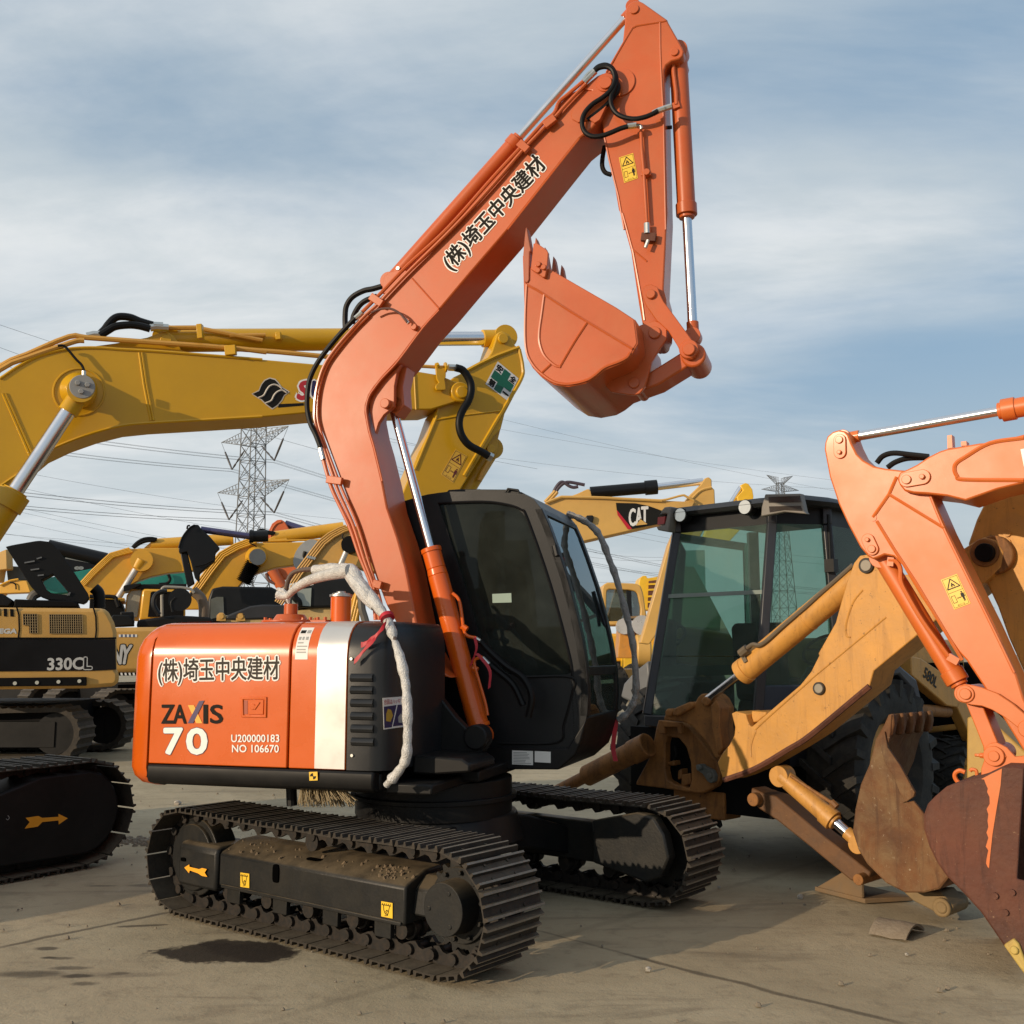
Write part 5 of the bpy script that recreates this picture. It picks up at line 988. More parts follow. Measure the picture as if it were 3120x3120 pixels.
# posts and sills
POST = mat('cab_post_paint', (.028, .031, .038), .4)
P0, P1, P2, P3, PF, PL = (-wd+.05, 0), (-.267, 0), (0, .36), (0, 1.15), (-wd*.5, 1.45), (-wd, 1.15)
BOT = {P0: (-wd-.06, -.30), P1: (-.275, -.27), P2: (.0, .50), P3: (0, 1.2), PF: PF, PL: PL}     # the cab flares towards its sill
def at(p, z):
    t = min(1.0, max(0.0, (zg-z)/(zg-zs))); b = BOT.get(p, p); return BR.W(p[0]+(b[0]-p[0])*t, p[1]+(b[1]-p[1])*t, z)
def post(p, w_=.035, z0=zs, z1=zt-.06): m = MB(); m.bar(at(p, z0), at(p, zg), w_*2, w_*2); m.bar(at(p, zg), at(p, z1), w_*2, w_*2); return m
for p in (P0, P1, P2, P3): post(p).build('cab_post', POST, bh, bevel=.008)
def wallq(p, q, z0, z1, th, out=0.0):
    d = (at(q, z0)-at(p, z0)).normalized(); n = V((d.y, -d.x, 0)); m = MB()
    m.loft([[at(k, z)+n*(out+s) for z, s in ((z0, -th/2), (z0, th/2), (z1, th/2), (z1, -th/2))] for k in (p, q)]); return m
zm1, zm2 = BR.uz(*tr('I', [(700, 985)])[0], -.12)[1], BR.uz(*tr('I', [(640, 1445)])[0], -.22)[1]
for z0, z1 in ((zs, zm2-.004), (zm2, zm1-.008), (zm1, zg)): wallq(P0, P1, z0, z1, .006).build('rear_window', BHGL, bh, smooth=0)
m = wallq(P0, P1, zm1-.02, zm1+.012, .01, .012); m.build('window_rail', mat('window_rail_grey', (.16, .20, .18), .4), bh)
wallq(P1, P2, zs+.25, zg, .006).build('quarter_window', BHGL, bh, smooth=0); wallq(P2, P3, zs+.3, zg, .006).build('side_window', BHGL, bh, smooth=0)
wallq(P3, PF, zs, zg, .006).build('front_window', BHGL, bh, smooth=0); wallq(P0, PL, zs+.3, zg, .006).build('side_window', BHGL, bh, smooth=0)
m = wallq(P1, P2, zs-.35, zs+.25, .05); a, b = BR.W(*P2, 0), BR.W(*P3, 0)
m2 = wallq(P2, P3, zs-.35, zs+.3, .05); m2.build('cab_side_panel', mat('dark_blue_panel', (.028, .032, .045), .5), bh); m.build('cab_side_panel', mat('dark_blue_panel', (.028, .032, .045), .5), bh, bevel=.01)
m = wallq(P0, P1, zs-.09, zs, .08); m.build('cab_sill', POST, bh, bevel=.01)
wallq(P0, P1, zs-.5, zs-.09, .04, -.05).build('cab_rear_panel', RUSTY, bh)
m = MB(); m.loft([[BR.W(u, v, z) for u, v in (P0, P1, P2, P3, (-.1, 1.45), (-wd, 1.45))] for z in (zs-.34, zs-.30)]); m.build('cab_floor', DARKIN, bh)
m = MB(); q = BR.P('J', '1085,480 1090,430 1095,410', -.03); m.tube(q, .012, 6, 0); m.build('window_latch', STEEL, bh)
m = MB(); q = BR.P('I', '1505,480 1545,610', -.0); p = BR.W(.03, .34, 0); m.cyl(V((p.x, p.y, zr-.42)), V((p.x, p.y, zr-.05)), .012, seg=8); m.box(BR, .0, .08, .30, .37, zr-.50, zr-.40); m.build('door_hinge', BLACKPAINT, bh)
# lamps
for c in ((445, 412), (920, 355)):
    m = MB(); p = BR.P('I', [c], -.06)[0]; m.cyl(p-BR.v*.05, p+BR.v*.03, .062, seg=28); lp = m.build('work_lamp', BLACKPL, bh, bevel=.006); m = MB(); m.cyl(p-BR.v*.058, p-BR.v*.051, .054, seg=28); m.build('lens', LENS, lp)
m = MB(); m.trace(BR, 'I', '1040,255 1300,250 1330,385 1345,400 1180,385 1010,418 1015,350', -.16, -.10); p = m.build('lamp_housing', GREYPL, bh, bevel=.012)
for q in ('1065,275 1300,268 1305,312 1068,318', '1070,345 1300,340 1312,378 1180,372 1075,388'):
    m = MB(); m.trace(BR, 'I', q, -.166, -.15); m.build('lens', mat('smoked_lens', (.035, .03, .025), .12, coat=.5), p)
m = MB(); m.trace(BR, 'I', '272,380 300,350 345,345 335,480 330,535 250,520 238,495 300,480 320,400 275,400', -.16, -.06); p = m.build('lamp_housing', GREYPL, bh, bevel=.01)
m = MB(); m.trace(BR, 'I', '252,425 305,418 298,472 248,482', -.165, -.08); m.build('lens', REDLENS, p)
for pa_, pb_ in ((P0, P1), (P1, P2), (P2, P3)): wallq(pa_, pb_, zg, zr+.002, .03, -.02).build('roof_header', BLACKPL, bh)
# inside
m = MB(); m.loft([[BR.W(-.95+k, v, z) for v, z in ((.45, zs-.05), (.95, zs-.05), (.92, zs+.12), (.5, zs+.12))] for k in (0, .55)]); m.loft([[BR.W(-.95+k, v, z) for v, z in ((.42, zs+.1), (.52, zs+.1), (.45, zs+.75), (.36, zs+.72))] for k in (.03, .28, .52)]); m.build('operator_seat', SEAT, bh, bevel=.05, seg=3)
m = MB(); c = BR.W(-.36, .95, zs+.52); ax = (BR.v*.8-V((0, 0, 1))).normalized(); t1 = BR.u; t2 = ax.cross(t1); m.tube([c+(t1*math.cos(a)+t2*math.sin(a))*.20 for a in [2*math.pi*k/28 for k in range(29)]], .014, 8, 0)
m.tube([c, BR.W(-.36, 1.25, zs-.1)], .025, 8, 0); m.tube([c+t1*.2, c-t1*.2], .010, 6, 0); m.build('steering_wheel', DARKIN, bh)
m = MB(); m.box(BR, -1.30, -1.16, .3, .8, zs-.3, zs+.25); m.box(BR, -.35, -.22, .35, .7, zs-.3, zs+.2); m.box(BR, -1.2, -.2, 1.1, 1.35, zs-.3, zs+.28); m.build('control_console', DARKIN, bh, bevel=.03)
for u in (-1.33, -.12): m = MB(); m.bar(BR.W(u, 1.42, zs-.3), BR.W(u+.02, 1.38, zr), .09, .09); m.build('cab_post', POST, bh)
# tyres
def tyre(root, fr, u, v0, v1, r, rim=.36):
    m = MB(); n = 40; prof = [(v0+.10, rim), (v0+.02, rim+.08), (v0, r*.80), (v0+.03, r*.93), (v0+.10, r*.965), (v1-.10, r*.965), (v1-.03, r*.93), (v1, r*.80), (v1-.02, rim+.08), (v1-.10, rim)]
    m.loft([[fr.W(u+rr*math.cos(t), v, r+rr*math.sin(t)) for v, rr in prof] for t in [2*math.pi*k/n for k in range(n)]], closed=True)
    vm = (v0+v1)/2
    for k in range(22):
        for s in (0, 1):
            t = 2*math.pi*(k+.5*s)/22; va, vb = (v0-.004, vm+.03) if s == 0 else (v1+.004, vm-.03)
            q = []
            for v, dt, lo, hi in ((va, 0, r*.80, r*.985), ((va*.6+vb*.4), .10, r*.94, r), (vb, .26, r*.94, r)):
                q.append([fr.W(u+rr*math.cos(t+dt+w_), v, r+rr*math.sin(t+dt+w_)) for rr, w_ in ((lo, -.05), (hi, -.035), (hi, .035), (lo, .05))])
            m.loft(q)
    w_ = m.build('wheel', TYRE, root, smooth=30); m = MB(); m.cyl(fr.W(u, v0+.14, r), fr.W(u, v1-.14, r), rim+.01, seg=32); m.cyl(fr.W(u, v0+.06, r), fr.W(u, v0+.16, r), .16, seg=20); m.build('rim', CASEY, w_)
tyre(bh, BS, .62, -.38, .06, .70); tyre(bh, BS, .62, 1.42, 1.86, .70); tyre(bh, BS, 2.75, -.1, .22, .42, .24); tyre(bh, BS, 2.75, 1.3, 1.62, .42, .24)
# chassis, hood, loader arm with its number
m = MB(); m.box(BS, -.2, 3.1, .35, 1.15, .45, .85); m.build('chassis', DARKIN, bh); m = MB(); m.box(BS, 1.2, 3.5, .25, 1.2, .85, 1.72); m.build('hood', CASEY, bh, bevel=.06); m = MB(); m.box(BS, 1.35, 3.35, .22, .26, .92, 1.5); m.build('engine_side_shadow_gap', VOID, bh); m = MB(); m.box(BS, 3.5, 3.9, -.1, 1.5, .3, 1.5); m.build('front_grille', DARKIN, bh, bevel=.04)
m = MB(); m.prism(BS, [(.25, .95), (.28, 1.3), (.5, 1.48), (.8, 1.5), (1.1, 1.38), (1.22, 1.1), (1.15, 1.1), (1.02, 1.3), (.8, 1.42), (.52, 1.40), (.36, 1.26), (.32, .95)], -.33, .3); m.build('fender', mat('dark_blue_panel', (.028, .032, .045), .5), bh, bevel=.02)
m = MB(); m.trace(BS, 'L', '690,0 745,10 985,170 1000,210 960,300 900,290 690,110', -.12, -.02); m.trace(BS, 'L', '985,170 1000,210 960,300 1060,520 1110,500 1040,250', -.12, -.02); m.build('loader_arm', CASEY, bh, bevel=.01)
lettering('model_number', '580L', BS, 'L', (755, 118), (832, 186), (770, 62), -.12, STICKB, bh, bold=.004)
m = MB(); p = BS.P('L', '640,310 900,325', -.05); m.cyl(p[0], p[1], .05, seg=16); m.build('loader_pivot', RUSTY, bh)
# swing frame at the rear
JR = lambda s: [BR.uz(*q, -.42) for q in tr('J', s)]
o_, i_ = ang_match(JR('375,590 545,610 600,638 810,900 835,1000 800,1075 700,1130 600,1120 400,1090 200,1065 300,880 345,720 360,640'), JR('440,712 525,722 580,790 612,900 620,1030 600,1090 500,1065 440,1030 424,960 424,760'), 60)
m = MB(); m.ring(BR, o_, i_, -.42, -.34); m.box(BR, *[BR.uz(*tr('J', [q])[0], -.42)[0] for q in ((430, 900), (800, 900))], -.33, -.1, .35, .55); m.build('swing_frame', RUSTY, bh, bevel=.012)
m = MB(); m.trace(BR, 'J', '375,590 545,610 548,690 520,692 515,640 420,640 425,690 380,690', -.46, -.425); m.build('slide_rail', RUSTY, bh, bevel=.006)
m = MB(); m.box(BR, -1.45, -.15, -.30, -.05, .40, 1.0); m.build('rear_frame', DARKIN, bh)
m = MB(); m.trace(BR, 'J', '640,470 665,420 690,396 740,393 770,402 800,430 835,500 830,640 850,780 870,830 830,870 795,870 720,740 620,632 545,600 410,588 425,545 450,515 480,520 500,548 560,520', -.62, -.44); m.boss(BR, 'J', (720, 452), -.66, -.42, .035); m.boss(BR, 'J', (447, 535), -.66, -.42, .030); m.trace(BR, 'J', '475,555 495,500 610,452 630,478 620,500 520,560', -.66, -.44); m.build('swing_casting', RUSTY, bh, bevel=.012)
m = MB(); m.trace(BR, 'J', '800,440 835,500 825,640 850,800 810,850 770,650 760,480', -.66, -.55); m.build('boom_pivot', RUSTY, bh, bevel=.01)
m = MB(); m.trace(BR, 'J', '650,920 680,912 770,960 790,1000 785,1040 760,1055 735,1040 700,985 655,955', -.47, -.42); m.boss(BR, 'J', (672, 938), -.50, -.42, .022); m.boss(BR, 'J', (750, 1000), -.48, -.42, .02); m.build('lock_lever', mat('lever_grey', (.11, .12, .11), .5, dirt=.4), bh, bevel=.006)
for q in ('415,905 490,885 495,925 420,925', '545,990 610,980 620,1060 540,1085', '520,960 545,945 550,1020 515,1030'): m = MB(); m.trace(BR, 'J', q, -.38, -.25); m.build('swing_linkage', RUSTY, bh, bevel=.01)
m = MB(); m.tube(BR.P('J', '500,780 510,850 490,900 530,930', -.3), .012); m.tube(BR.P('J', '560,830 560,950 600,1000', -.28), .012); m.build('hose', RUBBER, bh)
# boom, dipper, bucket
VB = (-.78, -.48)
BB = tr('J', '1062,640 1110,598 1420,332 1500,232 1560,112')+tr('I', '1430,1430 1560,1200 1600,1050 1650,880 1695,760 1738,708 1790,700 1840,735')+tr('K', '520,1215 580,1290 750,1290 1000,1190 1170,1080 1240,1045 1320,1065 1368,1145 1350,1240 1270,1320 1000,1530 830,1665 520,1920')+tr('J', '1932,335 1500,692 1330,800 1150,905 1090,940 930,1010 855,1035 840,990 810,900 850,830 900,770 935,700 940,640 915,540 945,526 1020,545 1028,580 1045,625')
m = MB(); m.trace(BR, 's', BB, *VB); m.build('backhoe_boom', CASEY, bh, bevel=.012, smooth=40)
m = MB(); m.trace(BR, 'J', '1060,522 1170,530 1172,550 1110,600 1075,610 1060,570', VB[0]+.06, VB[1]); m.build('boom_ear', CASEY, bh, bevel=.01)
m = MB(); m.tube(BR.P('J', '1060,860 1058,780 1090,680 1130,620 1500,290', VB[0]), .007, 6); m.tube(BR.P('I', '1350,1640 1932,1160', VB[0]), .006, 6, 0); m.tube(BR.P('I', '1760,960 1690,1050 1640,1200 1640,1290 1670,1310', VB[0]), .007, 6); m.build('weld_seam', CASEY, bh)
m = MB(); m.tube(BR.P('J', '860,1030 1090,946 1330,806 1500,698 1932,340', VB[0]-.001), .020, 6); m.build('worn_edge', RUSTD, bh)
for reg, c, r in (('J', (1553, 357), .042), ('I', (1780, 780), .050)):
    m = MB(); m.boss(BR, reg, c, VB[0]-.02, VB[1]+.02, r); p_ = m.build('pin', mat('dark_pin', (.03, .025, .02), .6), bh, bevel=.004); m = MB(); m.boss(BR, reg, c, VB[0]-.03, VB[0]-.019, r*.72); m.build('pin_face', mat('pin_grey', (.26, .23, .18), .45), p_, bevel=.003)
a = BR.P('I', [(1780, 780)], -.84)[0]; b = BR.P('J', [(735, 440)], -.62)[0]; q = BR.P('I', [(865, 1575)], -.63)[0]
a = BR.P('I', [(1740, 850)], -.66)[0]
m = MB(); d = (q-a).normalized(); m.cyl(a, q-d*.06, .088, seg=32); m.cyl(q-d*.06, q, .092, seg=32); m.cyl(a.lerp(q, .42)-d*.008, a.lerp(q, .42)+d*.008, .092, seg=32); bc = m.build('boom_cylinder', CASEY, bh, bevel=.006)
m = MB(); m.cyl(q, b, .030, seg=20); m.build('piston_rod', CHROME, bc)
m = MB(); m.tube(BR.P('I', '1690,775 1560,890 1450,985 1340,1085 1180,1220 1020,1358 950,1362 900,1395', -.74), .016); m.tube(BR.P('I', '860,1430 910,1390', -.74), .032, 8, 0); p = BR.P('I', '880,1440 905,1490', -.72); m.bar(p[0], p[1], .03, .03); m.build('cylinder_pipe', mat('greasy_pipe', (.13, .10, .065), .45), bc)
m = MB(); m.trace(BR, 'K', '1265,775 1190,930 1135,1090 1250,1330 1330,1500 1400,1700 1503,1932 1900,2300 2100,1500 1800,900 1503,690', -.72, -.52); m.build('dipper', CASEY, bh, bevel=.012)
m = MB(); m.boss(BR, 'K', (1240, 1145), -.80, -.5, .085, 32); m.boss(BR, 'K', (1300, 1160), -.775, -.72, .115, 32); m.build('dipper_hinge', RUSTY, bh, bevel=.008)
m = MB(); m.boss(BR, 'K', (1238, 1145), -.84, -.78, .055, 28); m.build('hinge_pin', DARKIN, bh, bevel=.005)
m = MB(); [m.boss(BR, 'K', c, -.735, -.72, .022, 10) for c in ((1390, 1018), (1390, 1078))]; m.build('bolt_heads', CASEY, bh)
for k in range(6): a = .3+k*.24; p = BR.P('K', [(1240+100*math.cos(a), 1190+100*math.sin(a))], -.76)[0]; m = MB(); m.bar(p, p+BR.v*.05, .03, .03); m.build('chain_link', RUSTD, bh)
m = MB(); m.trace(BR, 'L', '1015,360 1110,330 1400,600 1400,780 1120,745 1012,722', -.70, -.50); m.build('dipper_end', mat('pale_tan_paint', (.46, .29, .07), .5, dirt=.5, dcol=(.3, .18, .07)), bh, bevel=.01)
VK = (-.95, -.35)
SB = '556,345 572,342 566,450 548,535 620,640 710,800 704,826 655,858 700,850 765,930 830,1080 910,1290 850,1365 760,1386 650,1386 540,1330 430,1220 380,1140 345,1030 360,900 392,755 442,640 480,490 522,420'
m = MB(); m.trace(BR, 'L', SB, VK[0], VK[0]+.025); m.trace(BR, 'L', SB, VK[1]-.025, VK[1])
rim = [BR.uz(*q, VK[0]) for q in tr('L', '556,345 522,420 480,490 442,640 392,755 360,900 345,1030 380,1140 430,1220 540,1330 650,1386 760,1386 850,1365 910,1290')]; cu, cz = BR.uz(*tr('L', [(640, 950)])[0], VK[0])
m.prism(BR, [(u-(cu-u)*.012, z-(cz-z)*.012) for u, z in rim]+[(u+(cu-u)*.05, z+(cz-z)*.05) for u, z in rim[::-1]], VK[0]+.003, VK[1]-.003)
bb = m.build('bucket', RUST, bh, bevel=.006, smooth=40, label='rusty backhoe bucket with five teeth')
m = MB(); m.trace(BR, 'L', '548,535 620,640 708,800 702,826 655,858 620,800 580,700 530,620 500,500 530,440', VK[0]-.02, VK[0]); m.build('side_cutter', RUST, bb, bevel=.004)
for i in range(5):
    v = VK[0]+.01+i*(VK[1]-VK[0]-.08)/4; m = MB(); m.trace(BR, 'L', '556,338 572,338 578,400 566,470 530,470 535,390', v, v+.055)
    t_ = BR.uz(*tr('L', [(560, 345)])[0], VK[0]); m.bm.free(); m = MB()
    T0 = [BR.uz(*q, VK[0]) for q in tr('L', '552,340 574,338 582,400 568,470 528,470 536,390')]; m.prism(BR, T0, v, v+.055); m.build('tooth', RUST, bb, bevel=.012)
m = MB(); m.trace(BR, 'L', '640,1385 860,1385 935,1470 930,1505 895,1528 850,1518 700,1440', -.75, -.55); m.boss(BR, 'L', (862, 1480), -.78, -.5, .055); m.boss(BR, 'L', (862, 1480), -.79, -.76, .035); m.build('bucket_hinge', mat('dusty_tan_paint', (.22, .15, .07), .75, dirt=.6, dcol=(.13, .10, .06)), bb, bevel=.01)
# stabilisers
m = MB(); m.trace(BR, 'J', '1060,1085 1130,1120 1240,1150 1360,1250 1600,1450 1860,1650 1940,1710 1910,1785 1790,1770 1500,1530 1250,1330 1120,1245 1050,1190', -.62, -.44); s_ = m.build('stabiliser_leg', mat('shaded_grimy_paint', (.13, .058, .02), .65, dirt=.8, dcol=(.07, .035, .016), nscale=4, chips=.3, ccol=(.30, .17, .05), bump=.2, bscale=30), bh, bevel=.012)  # leg colour darkened to carry the shadow of bucket and boom
m = MB(); m.boss(BR, 'J', (1070, 1175), -.68, -.4, .045); m.boss(BR, 'J', (1845, 1765), -.70, -.40, .035); m.build('pivot_pin', RUSTY, s_, bevel=.004)
a = BR.P('J', [(1290, 1000)], -.66)[0]; b = BR.P('J', [(1860, 1500)], -.66)[0]; q = BR.P('J', [(1665, 1310)], -.66)[0]
ram(bh, BR, a, b, (q-a).length/(b-a).length, .062, .034, -.66, CASEY, name='stabiliser_cylinder')
m = MB(); m.tube(BR.P('J', '1350,1000 1500,1100 1640,1190 1680,1220', -.72), .012); m.tube(BR.P('J', '1650,1190 1690,1230', -.72), .022, 8, 0); m.build('cylinder_pipe', RUSTY, bh)
m = MB(); c = at_z(*tr('L', [(415, 1455)])[0]); pa = at_z(*tr('L', [(120, 1380)])[0]); pb = at_z(*tr('L', [(700, 1440)])[0]); pc = pa+pb-c
m.loft([[p+V((0, 0, z)) for p in (pa, c, pb, pc)] for z in (.0, .03)]); m.loft([[p+V((0, 0, .03)) for p in (pa.lerp(c, .05), c.lerp(pa, .05), c.lerp(pa, .05)+(pb-c)*.06, pa.lerp(c, .05)+(pb-c)*.06)], [p+V((0, 0, .20)) for p in (pa.lerp(c, .72), pa.lerp(c, .95), pa.lerp(c, .95)+(pb-c)*.06, pa.lerp(c, .72)+(pb-c)*.06)]]); m.build('stabiliser_pad', mat('dusty_pad', (.17, .105, .05), .75, dirt=.7, dcol=(.13, .10, .065)), bh, bevel=.005)
m = MB(); a = BR.P('J', [(300, 770)], -.5)[0]; b = BR.P('J', [(-150, 1000)], -.5)[0]; m.cyl(a, b, .085, seg=20); m.cyl(a, a.lerp(b, .25), .095, seg=20); m.cyl(b, b+(b-a)*.9, .05, seg=16); m.build('stabiliser_cylinder', RUSTY, bh, bevel=.006)
# ------------------------------------------------------------------ machines in the rows behind
def lines(fr, reg, s_, v, r, mt, parent, name='boom_pipe', n=1, dx=0, dy=0, smooth=3):
    for k in range(n):
        q = [(x+dx*k, y+dy*k) for x, y in ([tuple(float(c) for c in w_.split(',')) for w_ in s_.split()])]
        m = MB(); m.tube(fr.P(reg, q, v), r, 6, smooth); m.build(name, mt, parent)
def plate(name, fr, reg, s_, v0, v1, mt, parent, bevel=.02): m = MB(); m.trace(fr, reg, s_, v0, v1); return m.build(name, mt, parent, bevel=bevel, smooth=40)
def fill(fr, reg, s_, dx, dy): return s_
YELB = mat('yellow_paint_far', (.66, .34, .02), .4, coat=.2, dirt=.25, dcol=(.45, .26, .05), nscale=.8)
# (a) tan excavator with its engine cover open
CF = Frame((-5.6, 15.8), 21); CF0 = Frame((0, 15.8), 0)
ta = thing('excavator', 'tan excavator with black side band and propped-up black engine cover, left of the orange hood', 'excavator', CF.W(-2.4, 1.3, 0))
plate('house', CF, 'R', '-900,800 170,808 930,815 1030,818 1070,860 1118,950 1145,1045 1147,1420 1170,1450 1165,1530 1130,1582 850,1602 -900,1625', 0, 2.5, TAN, ta, .07)
plate('side_band', CF, 'R', '-900,1118 940,1122 1132,1120 1140,1416 920,1428 -900,1440', -.012, .02, mat('black_band', (.004, .004, .005), .35, spec=.3), ta, 0)
plate('side_rail', CF, 'R', '-900,1508 850,1490 850,1575 -900,1592', -.05, .05, DARKIN, ta, .01)
for c in ((-70, 1560), (145, 1552), (362, 1545), (573, 1537), (778, 1530)): m = MB(); m.boss(CF, 'R', c, -.06, -.05, .026, 16); m.build('reflector', mat('pale_reflector', (.55, .55, .48), .3), ta)
GRD = mat('grille_wire', (.22, .155, .07), .5)
for q, xs, ys in (('225,872 358,872 365,1060 288,1060 285,985 232,980', (225, 365, 7), (872, 1060, 8)), ('484,877 798,880 806,1062 492,1062', (484, 806, 16), (877, 1062, 9))):
    g_ = plate('grille', CF, 'R', q, -.006, .01, DARKIN, ta, 0); m = MB()
    for k in range(xs[2]): x = xs[0]+(xs[1]-xs[0])*k/(xs[2]-1); p = CF.P('R', [(x, ys[0] if True else 0), (x+4, ys[1] if x > 283 or xs[2] > 8 else 980)], -.012); m.bar(p[0], p[1], .008)
    for k in range(ys[2]): y = ys[0]+(ys[1]-ys[0])*k/(ys[2]-1); p = CF.P('R', [(xs[0] if y < 985 or xs[2] > 8 else 287, y), (xs[1], y)], -.012); m.bar(p[0], p[1], .008)
    m.build('grille_wire', GRD, g_, smooth=0)
for q in ('35,818 68,820 70,897 38,895', '98,822 133,824 136,898 101,896', '-30,815 2,818 5,890 -28,888'): plate('vent_slot', CF, 'R', q, -.006, .01, DARKIN, ta, 0)
m = MB(); m.tube(CF.P('R', '165,808 185,880 190,1020 178,1120', 0), .012, 5, 0); m.tube(CF.P('R', '918,815 940,900 945,1030 935,1122', 0), .012, 5, 0); m.tube(CF.P('R', '-900,1108 940,1112 1140,1108', 0), .014, 5, 0); m.build('panel_seam', DARKIN, ta)
lettering('model_number', '330C', CF, 'R', (466, 1422), (815, 1412), (470, 1308), -.012, mat('silver_lettering', (.50, .50, .49), .4), ta, bold=.007)
lettering('model_number', 'L', CF, 'R', (828, 1408), (895, 1408), (830, 1302), -.012, mat('black_band', (.004, .004, .005), .35, spec=.3), ta, bold=.006, outline=.014, outm=mat('silver_lettering', (.5, .5, .49), .4))
lettering('side_lettering', 'EGA', CF, 'R', (-8, 1062), (160, 1062), (0, 1017), 0, mat('silver_lettering', (.5, .5, .49), .4), ta, bold=.006)
HO = [CF.uz(*q, .5) for q in tr('R', '55,212 120,195 380,150 500,165 560,225 700,420 882,700 838,772 700,745 480,730 380,690 300,600 180,410')]
HI = [CF.uz(*q, .5) for q in tr('R', '405,540 520,478 600,570 668,655 690,690 500,665 455,630')]
o_, i_ = ang_match(HO, HI, 48); m = MB(); m.ring(CF, o_, i_, .5, .95); m.build('engine_cover', mat('black_cover', (.005, .0054, .006), .6, spec=.25), ta, bevel=.02)
for q in ('240,370 340,352', '300,440 385,428', '360,330 410,315', '370,495 430,488', '660,690 690,660'): m = MB(); p = CF.P('R', q, .49); m.bar(p[0], p[1], .02); m.build('cover_brace', GALV, ta)
plate('engine_bay', CF, 'R', '140,725 400,735 700,740 775,765 760,805 135,805', .3, 2.1, DARKIN, ta, .02)
m = MB(); m.tube(CF.P('R', '975,815 975,720 965,660 920,615', .8), .085, 14); m.build('exhaust_stack', RUBBER, ta)
m = MB(); m.tube(CF.P('R', '300,740 330,690 400,655', .6), .07, 10); m.build('air_duct', mat('grey_duct', (.10, .09, .075), .6), ta)
plate('hood_box', CF, 'R', '-200,690 20,670 130,740 80,800 -200,800', .3, 1.6, BLACKPAINT, ta)
uR = CF0.uz(247, 2250, .05)[0]
for v in (.05, 1.95): far_track(ta, CF0, v, v+.6, uR-3.6, uR-.42, .42, .385, 40)
m = MB(); m.box(CF0, uR-3.2, uR-.6, .3, 2.3, .5, .85); m.build('carbody', DARKIN, ta)
# (b) tan excavator with chevron dashes
SF = Frame((-6.0, 20.6), 18); q_ = at_z(*tr('N', [(830, 372)])[0]); SFt = Frame((q_.x, q_.y), 50)
tb = thing('excavator', 'tan excavator with dashed stripes and a bent exhaust, directly behind the orange hood', 'excavator', SF.W(1, 1.3, 0))
plate('counterweight', SF, 'R', '1000,1012 1180,1003 1400,1000 2300,990 2300,1440 1310,1447 1000,1440', 0, 2.7, TAN, tb, .08)
DB = mat('dash_blue', (.10, .13, .22), .4)
for y0, x0, n_ in ((1072, 1165, 9), (1448, 1180, 7)):
    for k in range(n_):
        x = x0+k*20; m = MB(); m.trace(SF, 'R', [(x, y0), (x+19, y0), (x+25 if y0 > 1200 else x+19, y0+26), (x+6 if y0 > 1200 else x, y0+26)], -.008, .0); m.build('stripe_dash', (WHITE if k % 2 == 0 else DB) if y0 < 1200 else (WHITE if k % 2 == 0 else STICKB), tb, smooth=0)
NYM = mat('silver_lettering', (.5, .5, .49), .4)
lettering('maker_lettering', 'N', SF, 'R', (1085, 1360), (1185, 1360), (1105, 1178), 0, NYM, tb, bold=.012, outline=.02, outm=STICKB)
lettering('maker_lettering', 'Y', SF, 'R', (1172, 1360), (1262, 1360), (1205, 1178), 0, NYM, tb, bold=.012, outline=.02, outm=STICKB)
plate('engine_cover', SF, 'A', '75,455 85,405 330,376 440,380 560,388 600,440 600,460', .3, 1.7, mat('black_cover', (.005, .0054, .006), .6, spec=.25), tb, .05)
m = MB(); m.tube(SF.P('R', '1590,895 1588,660 1600,615 1650,607 1850,622 1905,665', .4), .03, 8, 3); m.build('guard_rail', mat('grey_rail', (.30, .28, .24), .45), tb)
m = MB(); m.tube(SF.P('A', '515,450 517,330 500,265 445,212', .6), .10, 14); m.build('exhaust_stack', mat('worn_exhaust', (.14, .105, .075), .6), tb)
m = MB(); p = SF.P('R', [(1765, 730)], .2)[0]; m.cyl(p, p+SF.v*.02+V((0, 0, .0)), .22, seg=24); m.tube(SF.P('R', '1690,850 1680,760 1720,710', .2), .02, 6); m.build('mirror', BLACKPL, tb)
m = MB(); m.tube(SF.P('R', '1560,880 1510,790 1520,700 1580,655 1640,650', .25), .05, 8); m.build('mirror_hoop', BLACKPL, tb)
plate('air_cleaner', SF, 'R', '1180,880 1180,850 1310,850 1315,960 1240,960', .3, .8, BLACKPAINT, tb); plate('side_cover', SF, 'R', '1090,900 1110,880 1270,885 1305,930 1310,985 1090,995', .2, 1.0, mat('black_cover', (.005, .0054, .006), .6, spec=.25), tb)
for v in (0, 2.0): far_track(tb, SFt, v, v+.55, .42, 3.4, .45, .40, 40)
m = MB(); m.box(SFt, .6, 3, .4, 2.2, .5, .95); m.build('carbody', DARKIN, tb)
# (c) yellow excavator whose boom rises behind the open cover
EF = Frame((-9.0, 27), 18)
tc_ = thing('excavator', 'yellow excavator with a yellow cab and grey-rodded boom, beyond the tan machines on the left', 'excavator', EF.W(0, 1.3, 0))
plate('boom', EF, 'R', '780,570 1000,345 1090,285 1250,235 1420,226 1900,220 1960,440 1650,470 1480,505 1350,550 1230,620 1110,700 880,720', .6, 1.15, YELB, tc_)
lines(EF, 'R', '1270,228 1080,282 1000,355 900,450 795,565', .55, .035, YELB, tc_, n=4, dx=10, dy=10, smooth=0)
m = MB(); a, b = EF.P('R', '1480,195 2270,138', .87); m.cyl(a, b, .16, seg=20); m.cyl(b, b+(b-a)*.02, .19, seg=20); m.build('arm_cylinder', YELB, tc_)
plate('cylinder_lug', EF, 'R', '1410,225 1480,165 1530,145 1565,170 1580,225', .75, 1.0, YELB, tc_)
